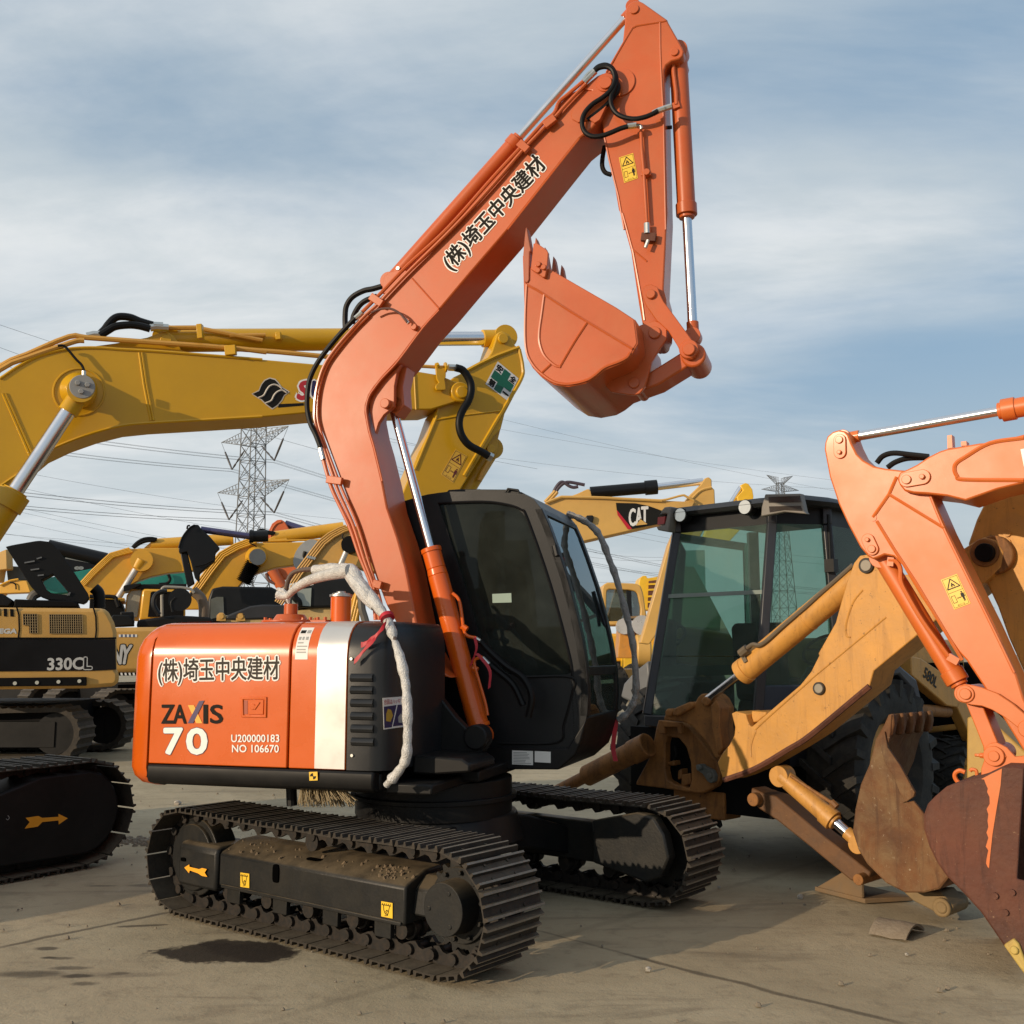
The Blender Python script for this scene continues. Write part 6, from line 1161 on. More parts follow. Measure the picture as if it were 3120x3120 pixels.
for q in ('1300,220 1350,170 1410,138 1480,130 1540,140', '1310,222 1370,180 1440,155 1520,150'): m = MB(); m.tube(EF.P('R', q, .7), .045, 8); m.build('hose', RUBBER, tc_)
a, b = EF.P('R', [(1110, 790)], .45)[0], EF.P('R', [(1388, 345)], .45)[0]
m = MB(); m.boss(EF, 'R', (1388, 345), .35, .6, .28, 20); m.cyl(b, a.lerp(b, .82), .15, .13); m.build('cylinder_boss', YELB, tc_); m = MB(); m.cyl(a, a.lerp(b, .85), .085, seg=16); m.build('piston_rod', mat('pale_rod', (.62, .60, .58), .3, metal=.5), tc_)
plate('cab', EF, 'R', '1365,930 1395,640 1420,625 1820,632 1820,900', .2, 1.3, YELB, tc_, .05)
plate('cab_opening', EF, 'R', '1450,900 1478,660 1500,650 1810,655 1800,900', .17, .3, DARKIN, tc_, 0)
plate('cab_front', EF, 'R', '1215,930 1242,690 1285,632 1392,622 1400,650 1362,945', .5, .52, YELB, tc_, 0); plate('windscreen', EF, 'R', '1238,850 1255,700 1285,650 1385,640 1345,900 1240,920', .46, .49, mat('dull_windscreen', (.30, .30, .25), .15, coat=.6), tc_, 0)
plate('visor', EF, 'R', '1212,600 1225,590 1380,568 1385,578 1260,640 1215,650', .2, 1.3, BLACKPAINT, tc_, 0); plate('roof', EF, 'R', '1260,625 1350,580 1830,575 1830,632 1400,630', .4, 1.4, BLACKPAINT, tc_, .02)
plate('engine_hood', EF, 'R', '880,720 1180,735 1215,830 1210,950 870,900', .2, 2.4, DARKIN, tc_, .03); m = MB(); m.tube(EF.P('R', '880,700 1110,703 1140,745 1160,800', .15), .05, 8); m.build('guard_rail', BLACKPAINT, tc_); plate('hood_top', EF, 'R', '870,700 1220,715 1225,745 870,735', .3, 2.3, YELB, tc_, 0)
house(tc_, Frame((-9.2, 29), 18), -1.6, 2.6, -1.3, 1.3, 1.1, 2.0, YELB, cab=False); 
for x, v in ((147, .2), (388, 2.0)):
    q_ = at_z(*tr('N', [(x+70, 300)])[0]); f_ = Frame((q_.x, q_.y), 48); far_track(tc_, f_, 0, .55, .42, 3.6, .47, .42, 36)
# (d) excavator with black arm and teal boom
TF = Frame((-6.4, 23.5), 15); T2 = Frame((-10, 34), 17)
td = thing('excavator', 'teal excavator with a folded black arm and black boom among the yellow booms', 'excavator', T2.W(3, 1.3, 0))
BLK = mat('black_boom_paint', (.004, .004, .005), .4, spec=.3)
plate('arm', TF, 'P', '145,1395 142,1345 172,1245 240,1152 298,1120 335,1122 362,1158 450,1240 548,1352 505,1395 498,1480 350,1600 345,1690 300,1640 260,1480 225,1388 165,1405', .2, .55, BLK, td)
plate('bucket_link', TF, 'P', '158,1402 228,1388 300,1700 230,1740', .3, .5, BLK, td)
lines(TF, 'P', '145,1350 178,1250 245,1160 300,1125', .19, .02, BLK, td, 'weld_seam')
m = MB(); a, b = TF.P('P', '360,1170 850,1238', .38); m.cyl(a, b, .075, seg=16); r_ = m.build('piston_rod', mat('purple_steel_rod', (.10, .09, .17), .25, metal=.7), td); m = MB(); c = TF.P('P', [(1020, 1232)], .38)[0]; m.cyl(b, c, .13, seg=16); m.cyl(b-(b-a)*.03, b+(c-b)*.15, .15, seg=16); m.build('arm_cylinder', BLK, td)
m = MB(); m.tube(TF.P('P', '225,1165 232,1135 255,1132', .1), .02, 6); m.tube(TF.P('P', '310,1530 400,1510 480,1470', .15), .015, 6); m.build('grease_hose', RUBBER, td)
plate('boom', T2, 'R', '300,590 640,480 900,425 960,440 1300,505 1620,480 1840,460 1830,600 1100,620 500,690', .4, 1.0, TEAL, td)
plate('body', T2, 'R', '380,540 640,480 690,660 480,680', .35, 2.4, TEAL, td)
m = MB(); a, b = T2.P('R', '470,215 1040,345', .6); m.cyl(a, b, .24, seg=16); m.build('arm_cylinder', BLK, td); plate('boom', T2, 'R', '560,290 1020,372 1000,420 720,452 620,420', .5, 1.0, BLK, td, 0)
plate('boom_stripe', T2, 'R', '640,310 960,372 955,385 640,328', .48, .5, mat('grey_stripe', (.25, .27, .27), .4), td, 0)
lettering('maker_lettering', 'CO', T2, 'R', (735, 432), (815, 432), (735, 410), .5, mat('grey_stripe', (.25, .27, .27), .4), td, bold=.02)
m = MB(); m.tube(T2.P('R', '1650,480 1668,530 1640,570 1560,580', .3), .05, 8); m.build('hose', RUBBER, td)
crawlers(td, T2, 3, 1.2, 2.2, .6, 1.5); house(td, T2, .5, 4.8, 0, 2.6, 1.1, 2.3, TEAL, cab=False)
# (e) yellow excavator with the rubber-booted cylinder
GF = Frame((-5.6, 24.6), 13)
tee = thing('excavator', 'yellow excavator with a black ribbed boot over its boom cylinder', 'excavator', GF.W(0, 1.3, 0))
plate('boom', GF, 'P', '150,1950 270,1771 450,1552 560,1420 690,1335 850,1302 1100,1297 1540,1290 1600,1300 1560,1490 1340,1512 1100,1542 900,1602 800,1652 690,1780 620,1950', .6, 1.1, YELB, tee)
lines(GF, 'P', '255,1790 430,1545 545,1400 690,1318 860,1255', .55, .03, YELB, tee, n=4, dx=16, dy=13, smooth=0)
lines(GF, 'P', '860,1290 1100,1280 1530,1272', .7, .025, YELB, tee)
m = MB(); a, b = GF.P('P', '1090,1250 1760,1158', .85); m.cyl(a, b, .16, seg=18); m.build('arm_cylinder', YELB, tee); plate('cylinder_lug', GF, 'P', '960,1292 1060,1240 1110,1212 1180,1195 1205,1225 1215,1292', .7, 1.0, YELB, tee)
for q in ('890,1250 910,1200 955,1175 1010,1190 1090,1208', '905,1262 940,1215 1000,1205 1080,1215'): m = MB(); m.tube(GF.P('P', q, .7), .04, 8); m.build('hose', RUBBER, tee)
m = MB(); a, b = GF.P('P', '895,1462 780,1690', .45); n_ = 15
m.loft([[a.lerp(b, k/(n_*2))+(GF.v*math.cos(t)+(b-a).normalized().cross(GF.v)*math.sin(t))*(.20 if k % 2 else .14) for t in [2*math.pi*j/16 for j in range(16)]] for k in range(n_*2+1)]); m.build('cylinder_boot', RUBBER, tee, smooth=20)
m = MB(); m.cyl(GF.P('P', [(905, 1442)], .6)[0], GF.P('P', [(912, 1440)], .3)[0], .26, .2); m.build('cylinder_boss', YELB, tee); m = MB(); m.boss(GF, 'P', (917, 1438), .24, .31, .19); m.build('pin_cap', mat('grey_cap', (.26, .26, .25), .5), tee)
m = MB(); m.tube(GF.P('P', '845,1305 895,1330 920,1370 915,1415', .5), .015, 6); m.build('grease_hose', RUBBER, tee)
m = MB(); u, z = GF.uz(*tr('P', [(1400, 1420)])[0], .6); m.prism(GF, [(u+.29*math.cos(t)+.12*math.sin(t), z+.38*math.sin(t)) for t in [2*math.pi*k/28 for k in range(28)]], .585, .6); d_ = m.build('oval_emblem', mat('emblem_grey', (.33, .34, .34), .4), tee); m = MB(); m.tube(GF.P('P', '1385,1385 1375,1420 1385,1440 1430,1438', .58), .045, 6); m.build('emblem_mark', STICKB, d_)
house(tee, GF, -3.6, 1.0, .2, 2.7, 1.1, 2.1, YELB, cab=False); crawlers(tee, GF, -.9, 1.4, 2.2, .6, 1.5)
plate('cab', GF, 'A', '545,420 545,270 570,200 640,185 960,190 1010,215 1030,420', .1, 1.2, BLACKPL, tee, .05); plate('cab_window', GF, 'A', '560,400 562,270 600,255 645,255 650,380', .07, .1, mat('dull_glass', (.10, .11, .10), .1, coat=.8), tee, 0)
# (f) tan excavator with four pipes up its boom and a black cab
HF = Frame((-2.6, 19.4), 8)
tf = thing('excavator', 'tan excavator with a black lettered cab, half hidden by the orange boom', 'excavator', HF.W(0, 1.3, 0))
plate('boom', HF, 'T', '300,900 470,610 620,400 770,215 870,125 1000,65 1120,25 1350,0 1500,100 1500,620 1000,500 720,560 640,620 560,900', .8, 1.3, TAN, tf)
lines(HF, 'T', '170,1000 430,610 620,360 740,205 860,110 1000,35 1090,5', .75, .022, mat('tan_pipe', (.50, .27, .06), .45), tf, n=4, dx=26, dy=15, smooth=0)
m = MB()
for k in range(4): p = HF.P('T', [(580+k*28, 408+k*6), (605+k*28, 425+k*6)], .7); m.bar(p[0], p[1], .05)
m.build('pipe_clamp', STEEL, tf)
a, b = HF.P('T', '1010,540 1120,290', .6); m = MB(); m.cyl(a, b, .055, seg=16); m.build('piston_rod', mat('pale_rod', (.62, .60, .58), .3, metal=.5), tf); m = MB(); p = HF.P('T', [(1140, 250)], .5)[0]; m.cyl(p, p+HF.v*.3, .16, seg=20); m.build('pin_boss', DARKIN, tf)
m = MB(); m.tube(HF.P('T', '960,95 1040,100 1045,160 1080,230', .75), .015, 6); m.build('grease_hose', RUBBER, tf)
plate('cab', HF, 'T', '300,1085 370,850 430,765 560,722 700,680 1120,690 1230,760 1240,1080', .1, 1.2, BLACKPL, tf, .05)
plate('cab_window', HF, 'T', '380,1045 395,865 440,845 640,822 628,1060', .07, .1, mat('pale_glass', (.24, .27, .24), .1, coat=.8), tf, 0)
m = MB(); m.tube(HF.P('T', '400,880 430,960 470,1000 480,1060', .03), .06, 8); m.build('exhaust_stack', RUBBER, tf)
lettering('maker_lettering', 'CATERPILLAR', HF, 'T', (345, 838), (662, 780), (352, 770), .1, WHITE, tf, bold=.006)
plate('hood', HF, 'T', '-560,1215 -560,1180 0,1175 430,1115 790,1062 800,985 905,975 1265,985 1265,1500 -560,1500', .2, 2.2, mat('pale_tan_hood', (.52, .36, .15), .5, dirt=.3), tf, .04)
plate('air_intake', HF, 'T', '690,1065 715,985 790,950 890,938 905,985 800,990 795,1062', .15, 1.0, DGREY, tf, .03); plate('side_hood', HF, 'A', '655,400 670,375 820,315 900,305 1060,308 1070,395 700,405', .15, 1.2, DGREY, tf, .03)
for x in (630, 757): 
    m = MB(); m.trace(HF, 'A', [(x-30, 412), (x-28, 375), (x-10, 358), (x+12, 358), (x+28, 375), (x+32, 412)], .15, .22); m.boss(HF, 'A', (x, 382), .13, .24, .05); m.build('lifting_eye', TAN, tf, bevel=.005)
plate('pipe_bank', HF, 'T', '1142,1010 1222,845 1266,900 1266,1260 1142,1260', .0, .1, YELB, tf, .01); lines(HF, 'T', '1150,1230 1235,880', -.02, .03, YELB, tf, n=3, dx=28, dy=40, smooth=0)
m = MB(); m.tube(HF.P('T', '1275,900 1290,980 1300,1100 1330,1200 1350,1270', -.05), .07, 8); m.tube(HF.P('T', '1330,930 1450,1020', -.05), .04, 8); m.build('hose', mat('grey_duct', (.10, .09, .075), .6), tf)
crawlers(tf, HF, 0, 1.3, 2.2, .6, 1.6)
# (g) second orange excavator peeping over the yellow booms
OF = Frame((0, 33), 0)
tg = thing('excavator', 'orange excavator far behind with only its arm head showing over the yellow booms', 'excavator', OF.W(-6.5, 1.3, 0))
plate('arm', OF, 'P', '1012,1275 1018,1195 1058,1112 1108,1076 1150,1072 1182,1095 1205,1132 1245,1192 1235,1215 1230,1290', .5, .9, ORANGE_DUSTY, tg)
lines(OF, 'P', '1045,1260 1055,1180 1100,1115 1150,1095', .48, .03, ORANGE_DUSTY, tg, 'weld_seam')
m = MB(); a, b = OF.P('P', '1190,1115 1420,1190', .7); m.cyl(a, b, .12, seg=16); m.build('piston_rod', mat('purple_steel_rod', (.10, .09, .17), .25, metal=.7), tg)
plate('boom', OF, 'P', '1040,1570 1100,1540 1340,1480 1330,1600 1180,1660 1060,1650', .4, .9, ORANGE_DUSTY, tg)
m = MB(); a, b = OF.P('P', '1060,1570 1160,1740', .3); m.cyl(a, b, .18, seg=16); m.build('boom_cylinder', ORANGE_DUSTY, tg); m = MB(); m.tube(OF.P('P', '1000,1600 1030,1670 1090,1700', .2), .05, 8); m.build('hose', mat('brown_hose', (.10, .04, .03), .5), tg)
house(tg, OF, -8.5, -4, .2, 2.6, 1.1, 2.3, ORANGE_DUSTY, cab=False); crawlers(tg, OF, -6.4, 1.4, 2.2, .6, 1.5)
# (h) tan excavator with emblem boom, between the two cabs
CT = Frame((0, 21.5), 0)
th = thing('excavator', 'tan excavator with a black and red emblem on its boom, between the two cabs', 'excavator', CT.W(1.0, 1.3, 0))
CATY = mat('emblem_tan_paint', (.56, .33, .085), .42, dirt=.25, dcol=(.40, .26, .10), nscale=1)
plate('boom', CT, 'S', '-100,900 100,520 190,445 300,405 370,400 690,410 1220,430 1460,440 1540,440 1480,560 1230,642 545,797 420,840 300,960 150,1300 -50,1300', .3, .85, CATY, th)
plate('arm', CT, 'S', '1455,430 1500,372 1590,287 1628,230 1662,217 1690,240 1692,310 1716,332 1722,480 1660,620 1500,920 1290,1500 1125,1735 1045,1722 1215,1130 1300,830 1420,560', .38, .75, CATY, th)
lines(CT, 'S', '1500,425 1590,340 1690,312', .37, .03, CATY, th, 'weld_seam')
m = MB(); a, b, c = CT.P('S', '590,360 1195,308 1610,258', .57); m.cyl(a, b, .125, seg=20); m.cyl(a.lerp(b, .82), b, .155, seg=20); cy_ = m.build('arm_cylinder', BLK, th); m = MB(); m.cyl(b, c, .075, seg=16); m.build('piston_rod', CHROME, cy_)
plate('cylinder_lug', CT, 'S', '380,402 470,370 555,330 580,325 600,350 606,410', .45, .68, CATY, th)
for q in ('245,395 270,330 310,275 345,265 400,300 440,312 480,305', '270,370 300,320 350,275 400,265 480,278 540,290'): m = MB(); m.tube(CT.P('S', q, .4), .035, 8); m.build('hose', mat('purple_hose', (.05, .035, .05), .5), th)
lines(CT, 'S', '180,445 250,370 270,345', .38, .04, CATY, th, n=2, dx=22, dy=8); lines(CT, 'S', '190,450 310,405 370,398 690,405 860,414 1240,432', .25, .03, CATY, th); lines(CT, 'S', '1220,430 1290,420 1420,385 1460,395 1530,435', .25, .025, CATY, th)
plate('work_light', CT, 'S', '548,580 560,565 612,563 625,580 612,632 565,635', .2, .3, BLACKPL, th)
em = plate('boom_emblem', CT, 'S', '823,452 1000,456 1120,480 1245,525 1235,640 962,690 830,515', .285, .3, STICKB, th, 0); plate('red_flash', CT, 'S', '830,515 968,688 930,690 838,562', .28, .287, RED, em, 0)
for ch, a, b, y0, y1 in (('C', 942, 998, 662, 508), ('A', 1004, 1056, 652, 500), ('T', 1054, 1112, 640, 490)): lettering('emblem_lettering', ch, CT, 'S', (a, y0), (b, y0-4), (a, y1), .285, mat('emblem_white', (.62, .62, .62), .4), em, bold=.011)
decal('emblem_triangle', CT, 'S', '996,668 1045,592 1116,650', .278, STICKB, em, lift=.002); decal('emblem_triangle', CT, 'S', '1002,658 1045,600 1108,645', .276, CATY, em, lift=.003)
house(th, CT, -2.6, 2.0, -.4, 2.3, 1.1, 2.2, CATY, cab=False); crawlers(th, CT, 0, 1, 2.2, .6, 1.6)
# (i) tan wheel loader and yellow machine beyond it
WF = Frame((0, 27), 0)
ti = thing('wheel_loader', 'tan wheel loader with a boxy cab seen just right of the dark cab', 'wheel loader', WF.W(3.2, 1.3, 0))
a_ = [WF.uz(*q, .2) for q in tr('S', '690,1560 700,1200 740,1172 1000,1182 1048,1202 1072,1280 1092,1420 1115,1560')]; b_ = [WF.uz(*q, .2) for q in tr('S', '735,1525 738,1250 755,1235 925,1240 990,1250 1015,1262 1045,1400 1042,1480 1000,1520')]
o_, i_ = ang_match(a_, b_, 40); m = MB(); m.ring(WF, o_, i_, .2, 1.6); m.build('cab', CATY, ti, bevel=.03); m = MB(); m.prism(WF, b_, .3, .32); m.build('cab_window', FARGL, ti, smooth=0)
plate('cab_pillar', WF, 'S', '920,1245 962,1250 970,1520 935,1525', .18, .3, BLACKPL, ti, 0); plate('cab_inside', WF, 'S', '735,1525 738,1400 1040,1400 1040,1520', .9, 1.5, DARKIN, ti, 0)
plate('loader_frame', WF, 'S', '840,1860 860,1560 900,1535 930,1560 1000,1565 1060,1500 1110,1490 1110,1620 1000,1720 1010,1860', .1, 1.0, mat('deep_tan_paint', (.52, .24, .04), .45, dirt=.3), ti); m = MB(); a, b = WF.P('S', '955,1552 1075,1552', -.05); m.cyl(a, b, .10, seg=16); m.boss(WF, 'S', (900, 1570), -.15, .1, .2); m.boss(WF, 'S', (1060, 1560), -.15, .1, .25); m.build('lift_cylinder', mat('pale_rod', (.62, .60, .58), .3, metal=.5), ti)
plate('guard_rail', WF, 'S', '940,1480 1110,1470 1110,1490 940,1500', -.1, .0, mat('brown_rail', (.22, .14, .07), .5), ti, 0); m = MB(); a, b = WF.P('S', '1000,1790 1130,1790', -.1); m.cyl(a, b, .4, seg=20); m.build('axle_housing', CATY, ti, bevel=.04)
for v in (-.3, 1.4):
    for u in (2.2, 4.6): tyre(ti, WF, u, v, v+.5, .75, .35)
m = MB(); m.box(WF, 2, 4.8, .2, 1.4, .6, 1.2); m.build('chassis', CATY, ti)
XF = Frame((0, 36), 0)
tj = thing('dump_truck', 'bright yellow machine with a rusty open box, right of the tan loader cab', 'dump truck', XF.W(4.6, 1, 0))
plate('arm_head', XF, 'S', '1030,1180 1042,1135 1065,1112 1095,1112 1110,1135 1200,1120 1240,1130 1240,1420 1095,1420 1060,1300', .2, 1.5, mat('bright_yellow_paint', (.72, .42, .02), .4), tj); plate('box_recess', XF, 'S', '1120,1160 1200,1150 1200,1180 1195,1400 1110,1400', .15, .3, RUSTD, tj, 0)
m = MB()
for y in (1190, 1240, 1300, 1350): p = XF.P('S', [(1112, y), (1200, y-4)], .14); m.bar(p[0], p[1], .06)
m.build('box_ribs', mat('bright_yellow_paint', (.72, .42, .02), .4), tj)
for v in (-.1, 1.6):
    for u in (4.2, 6.4): tyre(tj, XF, u, v, v+.4, .65, .3)
m = MB(); m.box(XF, 3.8, 7, .2, 1.6, .7, 1.9); m.build('chassis', mat('bright_yellow_paint', (.72, .42, .02), .4), tj)
# (j) far yellow arm head over the backhoe roof
QF = Frame((0, 38), 0)
tk_ = thing('excavator', 'yellow excavator far off with only its arm head showing above the backhoe roof', 'excavator', QF.W(7, 1, 0))
plate('arm', QF, 'I', '860,190 895,172 918,178 948,220 956,270 940,420 870,420 835,275 880,225', .2, .6, mat('bright_yellow_paint', (.72, .42, .02), .4), tk_); m = MB(); a, b = QF.P('I', '862,205 790,320', .4); m.cyl(a, b, .09, seg=12); m.build('piston_rod', CHROME, tk_)
plate('boom', QF, 'I', '640,420 800,330 960,330 1000,420 900,470 600,800 520,800', .15, .65, mat('bright_yellow_paint', (.72, .42, .02), .4), tk_); house(tk_, QF, 3, 7.5, -.4, 2.2, 1.1, 2.3, YELB, cab=False); crawlers(tk_, QF, 5.2, 1, 2.2, .6, 1.6)
# (k) yellow boom low at the left edge
LF = Frame((0, 31), 0)
tl = thing('excavator', 'yellow excavator low at the left edge behind the open engine cover', 'excavator', LF.W(-14.5, 1, 0))
plate('boom', LF, 'R', '-260,760 -60,640 0,600 80,560 150,540 260,545 300,660 100,668 0,672 -120,800', .2, .7, YELB, tl); lines(LF, 'R', '0,592 90,548 180,530', .15, .03, YELB, tl); m = MB(); m.tube(LF.P('R', '100,560 150,580 158,630', .15), .02, 6); m.build('grease_hose', RUBBER, tl)
plate('arm', LF, 'R', '-150,330 0,262 62,236 70,432 0,440 -20,560 -150,560', .2, .6, CATY, tl); plate('cab', LF, 'R', '60,430 85,400 250,410 262,540 75,545', .8, 2, mat('slate_panel', (.05, .058, .06), .5), tl); m = MB(); p = LF.P('R', [(252, 640)], .4)[0]; m.cyl(p, p+V((0, 0, .28)), .14, .10, seg=16); m.build('beacon', mat('red_beacon', (.55, .05, .02), .3), tl)
house(tl, LF, -17, -12.6, -.2, 2.4, 1.1, 2.2, YELB, cab=False); crawlers(tl, LF, -15, 1, 2.2, .6, 1.6)
# grey fender of the backhoe's left side
plate('fender', BR, 'J', '95,420 120,320 190,240 300,150 318,300 330,480 200,470', .3, .8, mat('grey_fender', (.13, .14, .155), .5), bh, .02)
# cover of the far final drive, and the inner face of the far frame
m = MB(); m.trace(Tf, 'd', '1116,1548 1200,1533 1232,1542 1252,1575 1262,1620 1246,1655 1218,1666 1118,1628', .775, .87); m.build('drive_cover', FRAMEP, ex, bevel=.015)
# ------------------------------------------------------------------ pylons and power lines
def pylon(x, y, dist_label, W0, zb, zt, arms, yaw, name_label, r=.10):
    root = thing('pylon', name_label, 'pylon', (x, y, 0)); o = V((x, y, 0)); ca, sa = math.cos(R(yaw)), math.sin(R(yaw)); e1 = V((ca, sa, 0)); e2 = V((-sa, ca, 0))
    hw = lambda z: W0(z)/2
    m = MB(); zs_ = zb; lv = [0.0]
    while zs_ < zt: lv.append(zs_); zs_ += max(2.2, W0(zs_)*.95)
    lv.append(zt)
    cor = lambda z: [o+e1*s*hw(z)+e2*t*hw(z)+V((0, 0, z)) for s, t in ((1, 1), (-1, 1), (-1, -1), (1, -1))]
    for z0, z1 in zip(lv, lv[1:]):
        c0, c1 = cor(z0), cor(z1)
        for i in range(4):
            j = (i+1) % 4; m.bar(c0[i], c1[i], r*2); m.bar(c0[i], c1[j], r); m.bar(c0[j], c1[i], r); m.bar(c1[i], c1[j], r)
    m.build('tower', GALV, root, smooth=0); yokes = []
    for z, half, rise, ins in arms:
        for s in (-1, 1):
            m = MB(); tip = o+e1*s*half+V((0, 0, z+rise)); n = 7
            low = [o+e1*s*hw(z)+e2*t*hw(z)+V((0, 0, z)) for t in (-1, 1)]; up = [o+e1*s*hw(z+3)+e2*t*hw(z+3)+V((0, 0, z+2.6)) for t in (-1, 1)]
            L_ = [[p.lerp(tip, k/n) for k in range(n+1)] for p in low+up]
            for l in L_:
                for k in range(n): m.bar(l[k], l[k+1], r)
            for k in range(n): m.bar(L_[0][k], L_[1][k], r*.7); m.bar(L_[0][k], L_[2][k], r*.7); m.bar(L_[1][k], L_[3][k], r*.7); m.bar(L_[0][k], L_[2][k+1], r*.7); m.bar(L_[1][k], L_[0][k+1], r*.7); m.bar(L_[3][k], L_[1][k+1], r*.7)
            m.build('crossarm', GALV, root, smooth=0)
            if ins:
                yk = o+e1*s*(half*.63)+V((0, 0, z-ins)); inn_ = o+e1*s*(hw(z)+half*.08)+V((0, 0, z-.5))
                for p in (tip, inn_): 
                    m = MB(); m.bar(p, p.lerp(yk, .35 if p is tip else .05), .06); m.tube([p.lerp(yk, k/14) for k in range(5 if p is tip else 1, 15)], lambda t: .17+.05*math.sin(t*60), 8, 0); m.build('insulator', mat('insulator_brown', (.05, .045, .045), .4), root)
                yokes.append(yk)
    return root, yokes, e1, e2
D1 = 230.0
def wdir(px, py, dist): r_ = ray(px, py); r_ = r_/math.hypot(r_.x, r_.y); return CAM+r_*dist
pb = wdir(751, 1993, D1); zat = lambda py, d: CAMH+(1993-py)/FPX*d*1.0
za, zb_ = wdir(*tr('P', [(815, 745)])[0], D1).z, wdir(*tr('P', [(815, 245)])[0], D1).z
wfun = lambda z: 3.75 if z > zb_-2 else (3.75+(zb_-2-z)*.028 if z > za-14 else 3.75+(zb_-2-za+14)*.028+(za-14-z)*.24)
_, YK, e1, e2 = pylon(pb.x, pb.y, D1, wfun, 9, zb_+6, ((za-2.0, 13.4, 2.0, 4.4), (zb_-2.0, 12.6, 2.2, 4.4)), -43, 'tall lattice pylon showing under the yellow boom, left of the orange boom')
p2_ = wdir(2394, 1993, 430); z2 = wdir(*tr('I', [(1215, 185)])[0], 430).z
pylon(p2_.x, p2_.y, 430, lambda z: 2.2+max(0, z2-z)*.10, 12, z2+.8, ((z2-2.6, 8.0, .6, 0), (z2+.2, 5.6, 3.6, 0)), 12, 'small far pylon with V-shaped top over the backhoe roof', r=.12)
def wire(a, b, sag, r=.026, label='thin dark power line strung across the pale sky'):
    n = 26; pts = [a.lerp(b, k/n)-V((0, 0, sag*4*(k/n)*(1-k/n))) for k in range(n+1)]
    m = MB(); m.tube(pts, r, 5, 0); return tag(m.build('power_line', WIRE), label, 'power line', 'power lines crossing the sky')
dl = e2 if e2.y > 0 else -e2
for yk in YK:
    for dx in (-.28, .28):
        for dz in (-.45, .10):
            c = yk+e1*dx+V((0, 0, dz)); wire(c, c-dl*150+V((0, 0, 6)), 4.0); wire(c, c+dl*420+V((0, 0, -6)), 13.0)
random.seed(11)
for (xa, ya), (xb, yb), d_ in (((0, 950), (1300, 1330), 190), ((0, 1015), (1300, 1420), 190), ((0, 1050), (420, 1160), 200), ((0, 1395), (1060, 1560), 260), ((0, 1440), (1060, 1640), 260), ((0, 1500), (1300, 1740), 260), ((60, 1540), (1300, 1790), 300), ((60, 1565), (1300, 1800), 300), ((60, 1600), (1100, 1690), 280), ((0, 1590), (1100, 1640), 280),
                               ((1480, 1250), (2480, 1470), 300), ((1480, 1370), (2420, 1465), 300), ((1480, 1285), (2460, 1440), 320), ((1500, 1480), (2300, 1650), 280), ((1500, 1500), (2300, 1670), 280), ((1500, 1515), (2300, 1540), 280), ((1700, 1620), (2120, 1655), 260), ((1700, 1640), (2120, 1662), 260), ((1760, 1690), (2120, 1715), 300), ((1760, 1745), (2120, 1720), 300), ((1760, 1770), (2120, 1752), 300), ((1440, 1500), (2100, 1600), 300)):
    a, b = wdir(xa, ya, d_), wdir(xb, yb, d_*1.15); wire(a+(a-b)*.35, b+(b-a)*.35, random.uniform(2, 5), .03)
# ------------------------------------------------------------------ small things on the ground
p1, p2, p3 = at_z(*tr('V', [(128, 1508)])[0]), at_z(*tr('V', [(440, 1566)])[0]), at_z(*tr('V', [(602, 1478)])[0])
m = MB(); wv = p3-p2; n = 12; prof = []
for lift, inn in ((0, 0), (.012, 1)):
    prof.append([(k/n, math.sin(math.pi*k/n)**.8*(.062-.012*inn)-0*inn) for k in range(n+1)])
for t0, t1 in ((0, 1),):
    rings = []
    for t in (0, .05, .3, .6, .92, 1.0):
        b = p1.lerp(p2, t); out = [b+wv*a+V((0, 0, h+.002+.004*math.sin(9*t+5*a))) for a, h in prof[0]]; inn = [b+wv*(.06+.88*a)+V((0, 0, max(.001, h-.001))) for a, h in prof[1]]
        rings.append(out+inn[::-1])
    m.loft(rings)
tag(m.build('scrap_shell', mat('dusty_scrap', (.21, .165, .115), .85, dirt=.7, dcol=(.30, .25, .19), nscale=7, bump=.4)), 'curved dusty scrap of metal lying alone on the concrete', 'scrap')
# straw broom under the hood
m = MB(); random.seed(5); c0 = Zf.P('A', [(1300, 1535)], .45)[0]
for k in range(260):
    x = random.uniform(1150, 1420); a = Zf.P('A', [(x, 1500)], random.uniform(.05, .3))[0]; b = Zf.P('A', [(1330+(x-1290)*1.35+random.uniform(-25, 25), random.uniform(1580, 1632))], random.uniform(.02, .3))[0]; m.bar(a, b, .004)
tag(m.build('broom_head', mat('dry_straw', (.34, .27, .16), .8), smooth=0), 'straw broom head wedged below the skirt of the orange hood', 'broom')
m = MB(); m.tube(Zf.P('A', '1090,1500 1092,1560 1095,1620', .5), .033, 10, 0); m.build('deck_foot', BLACKPAINT, ex)
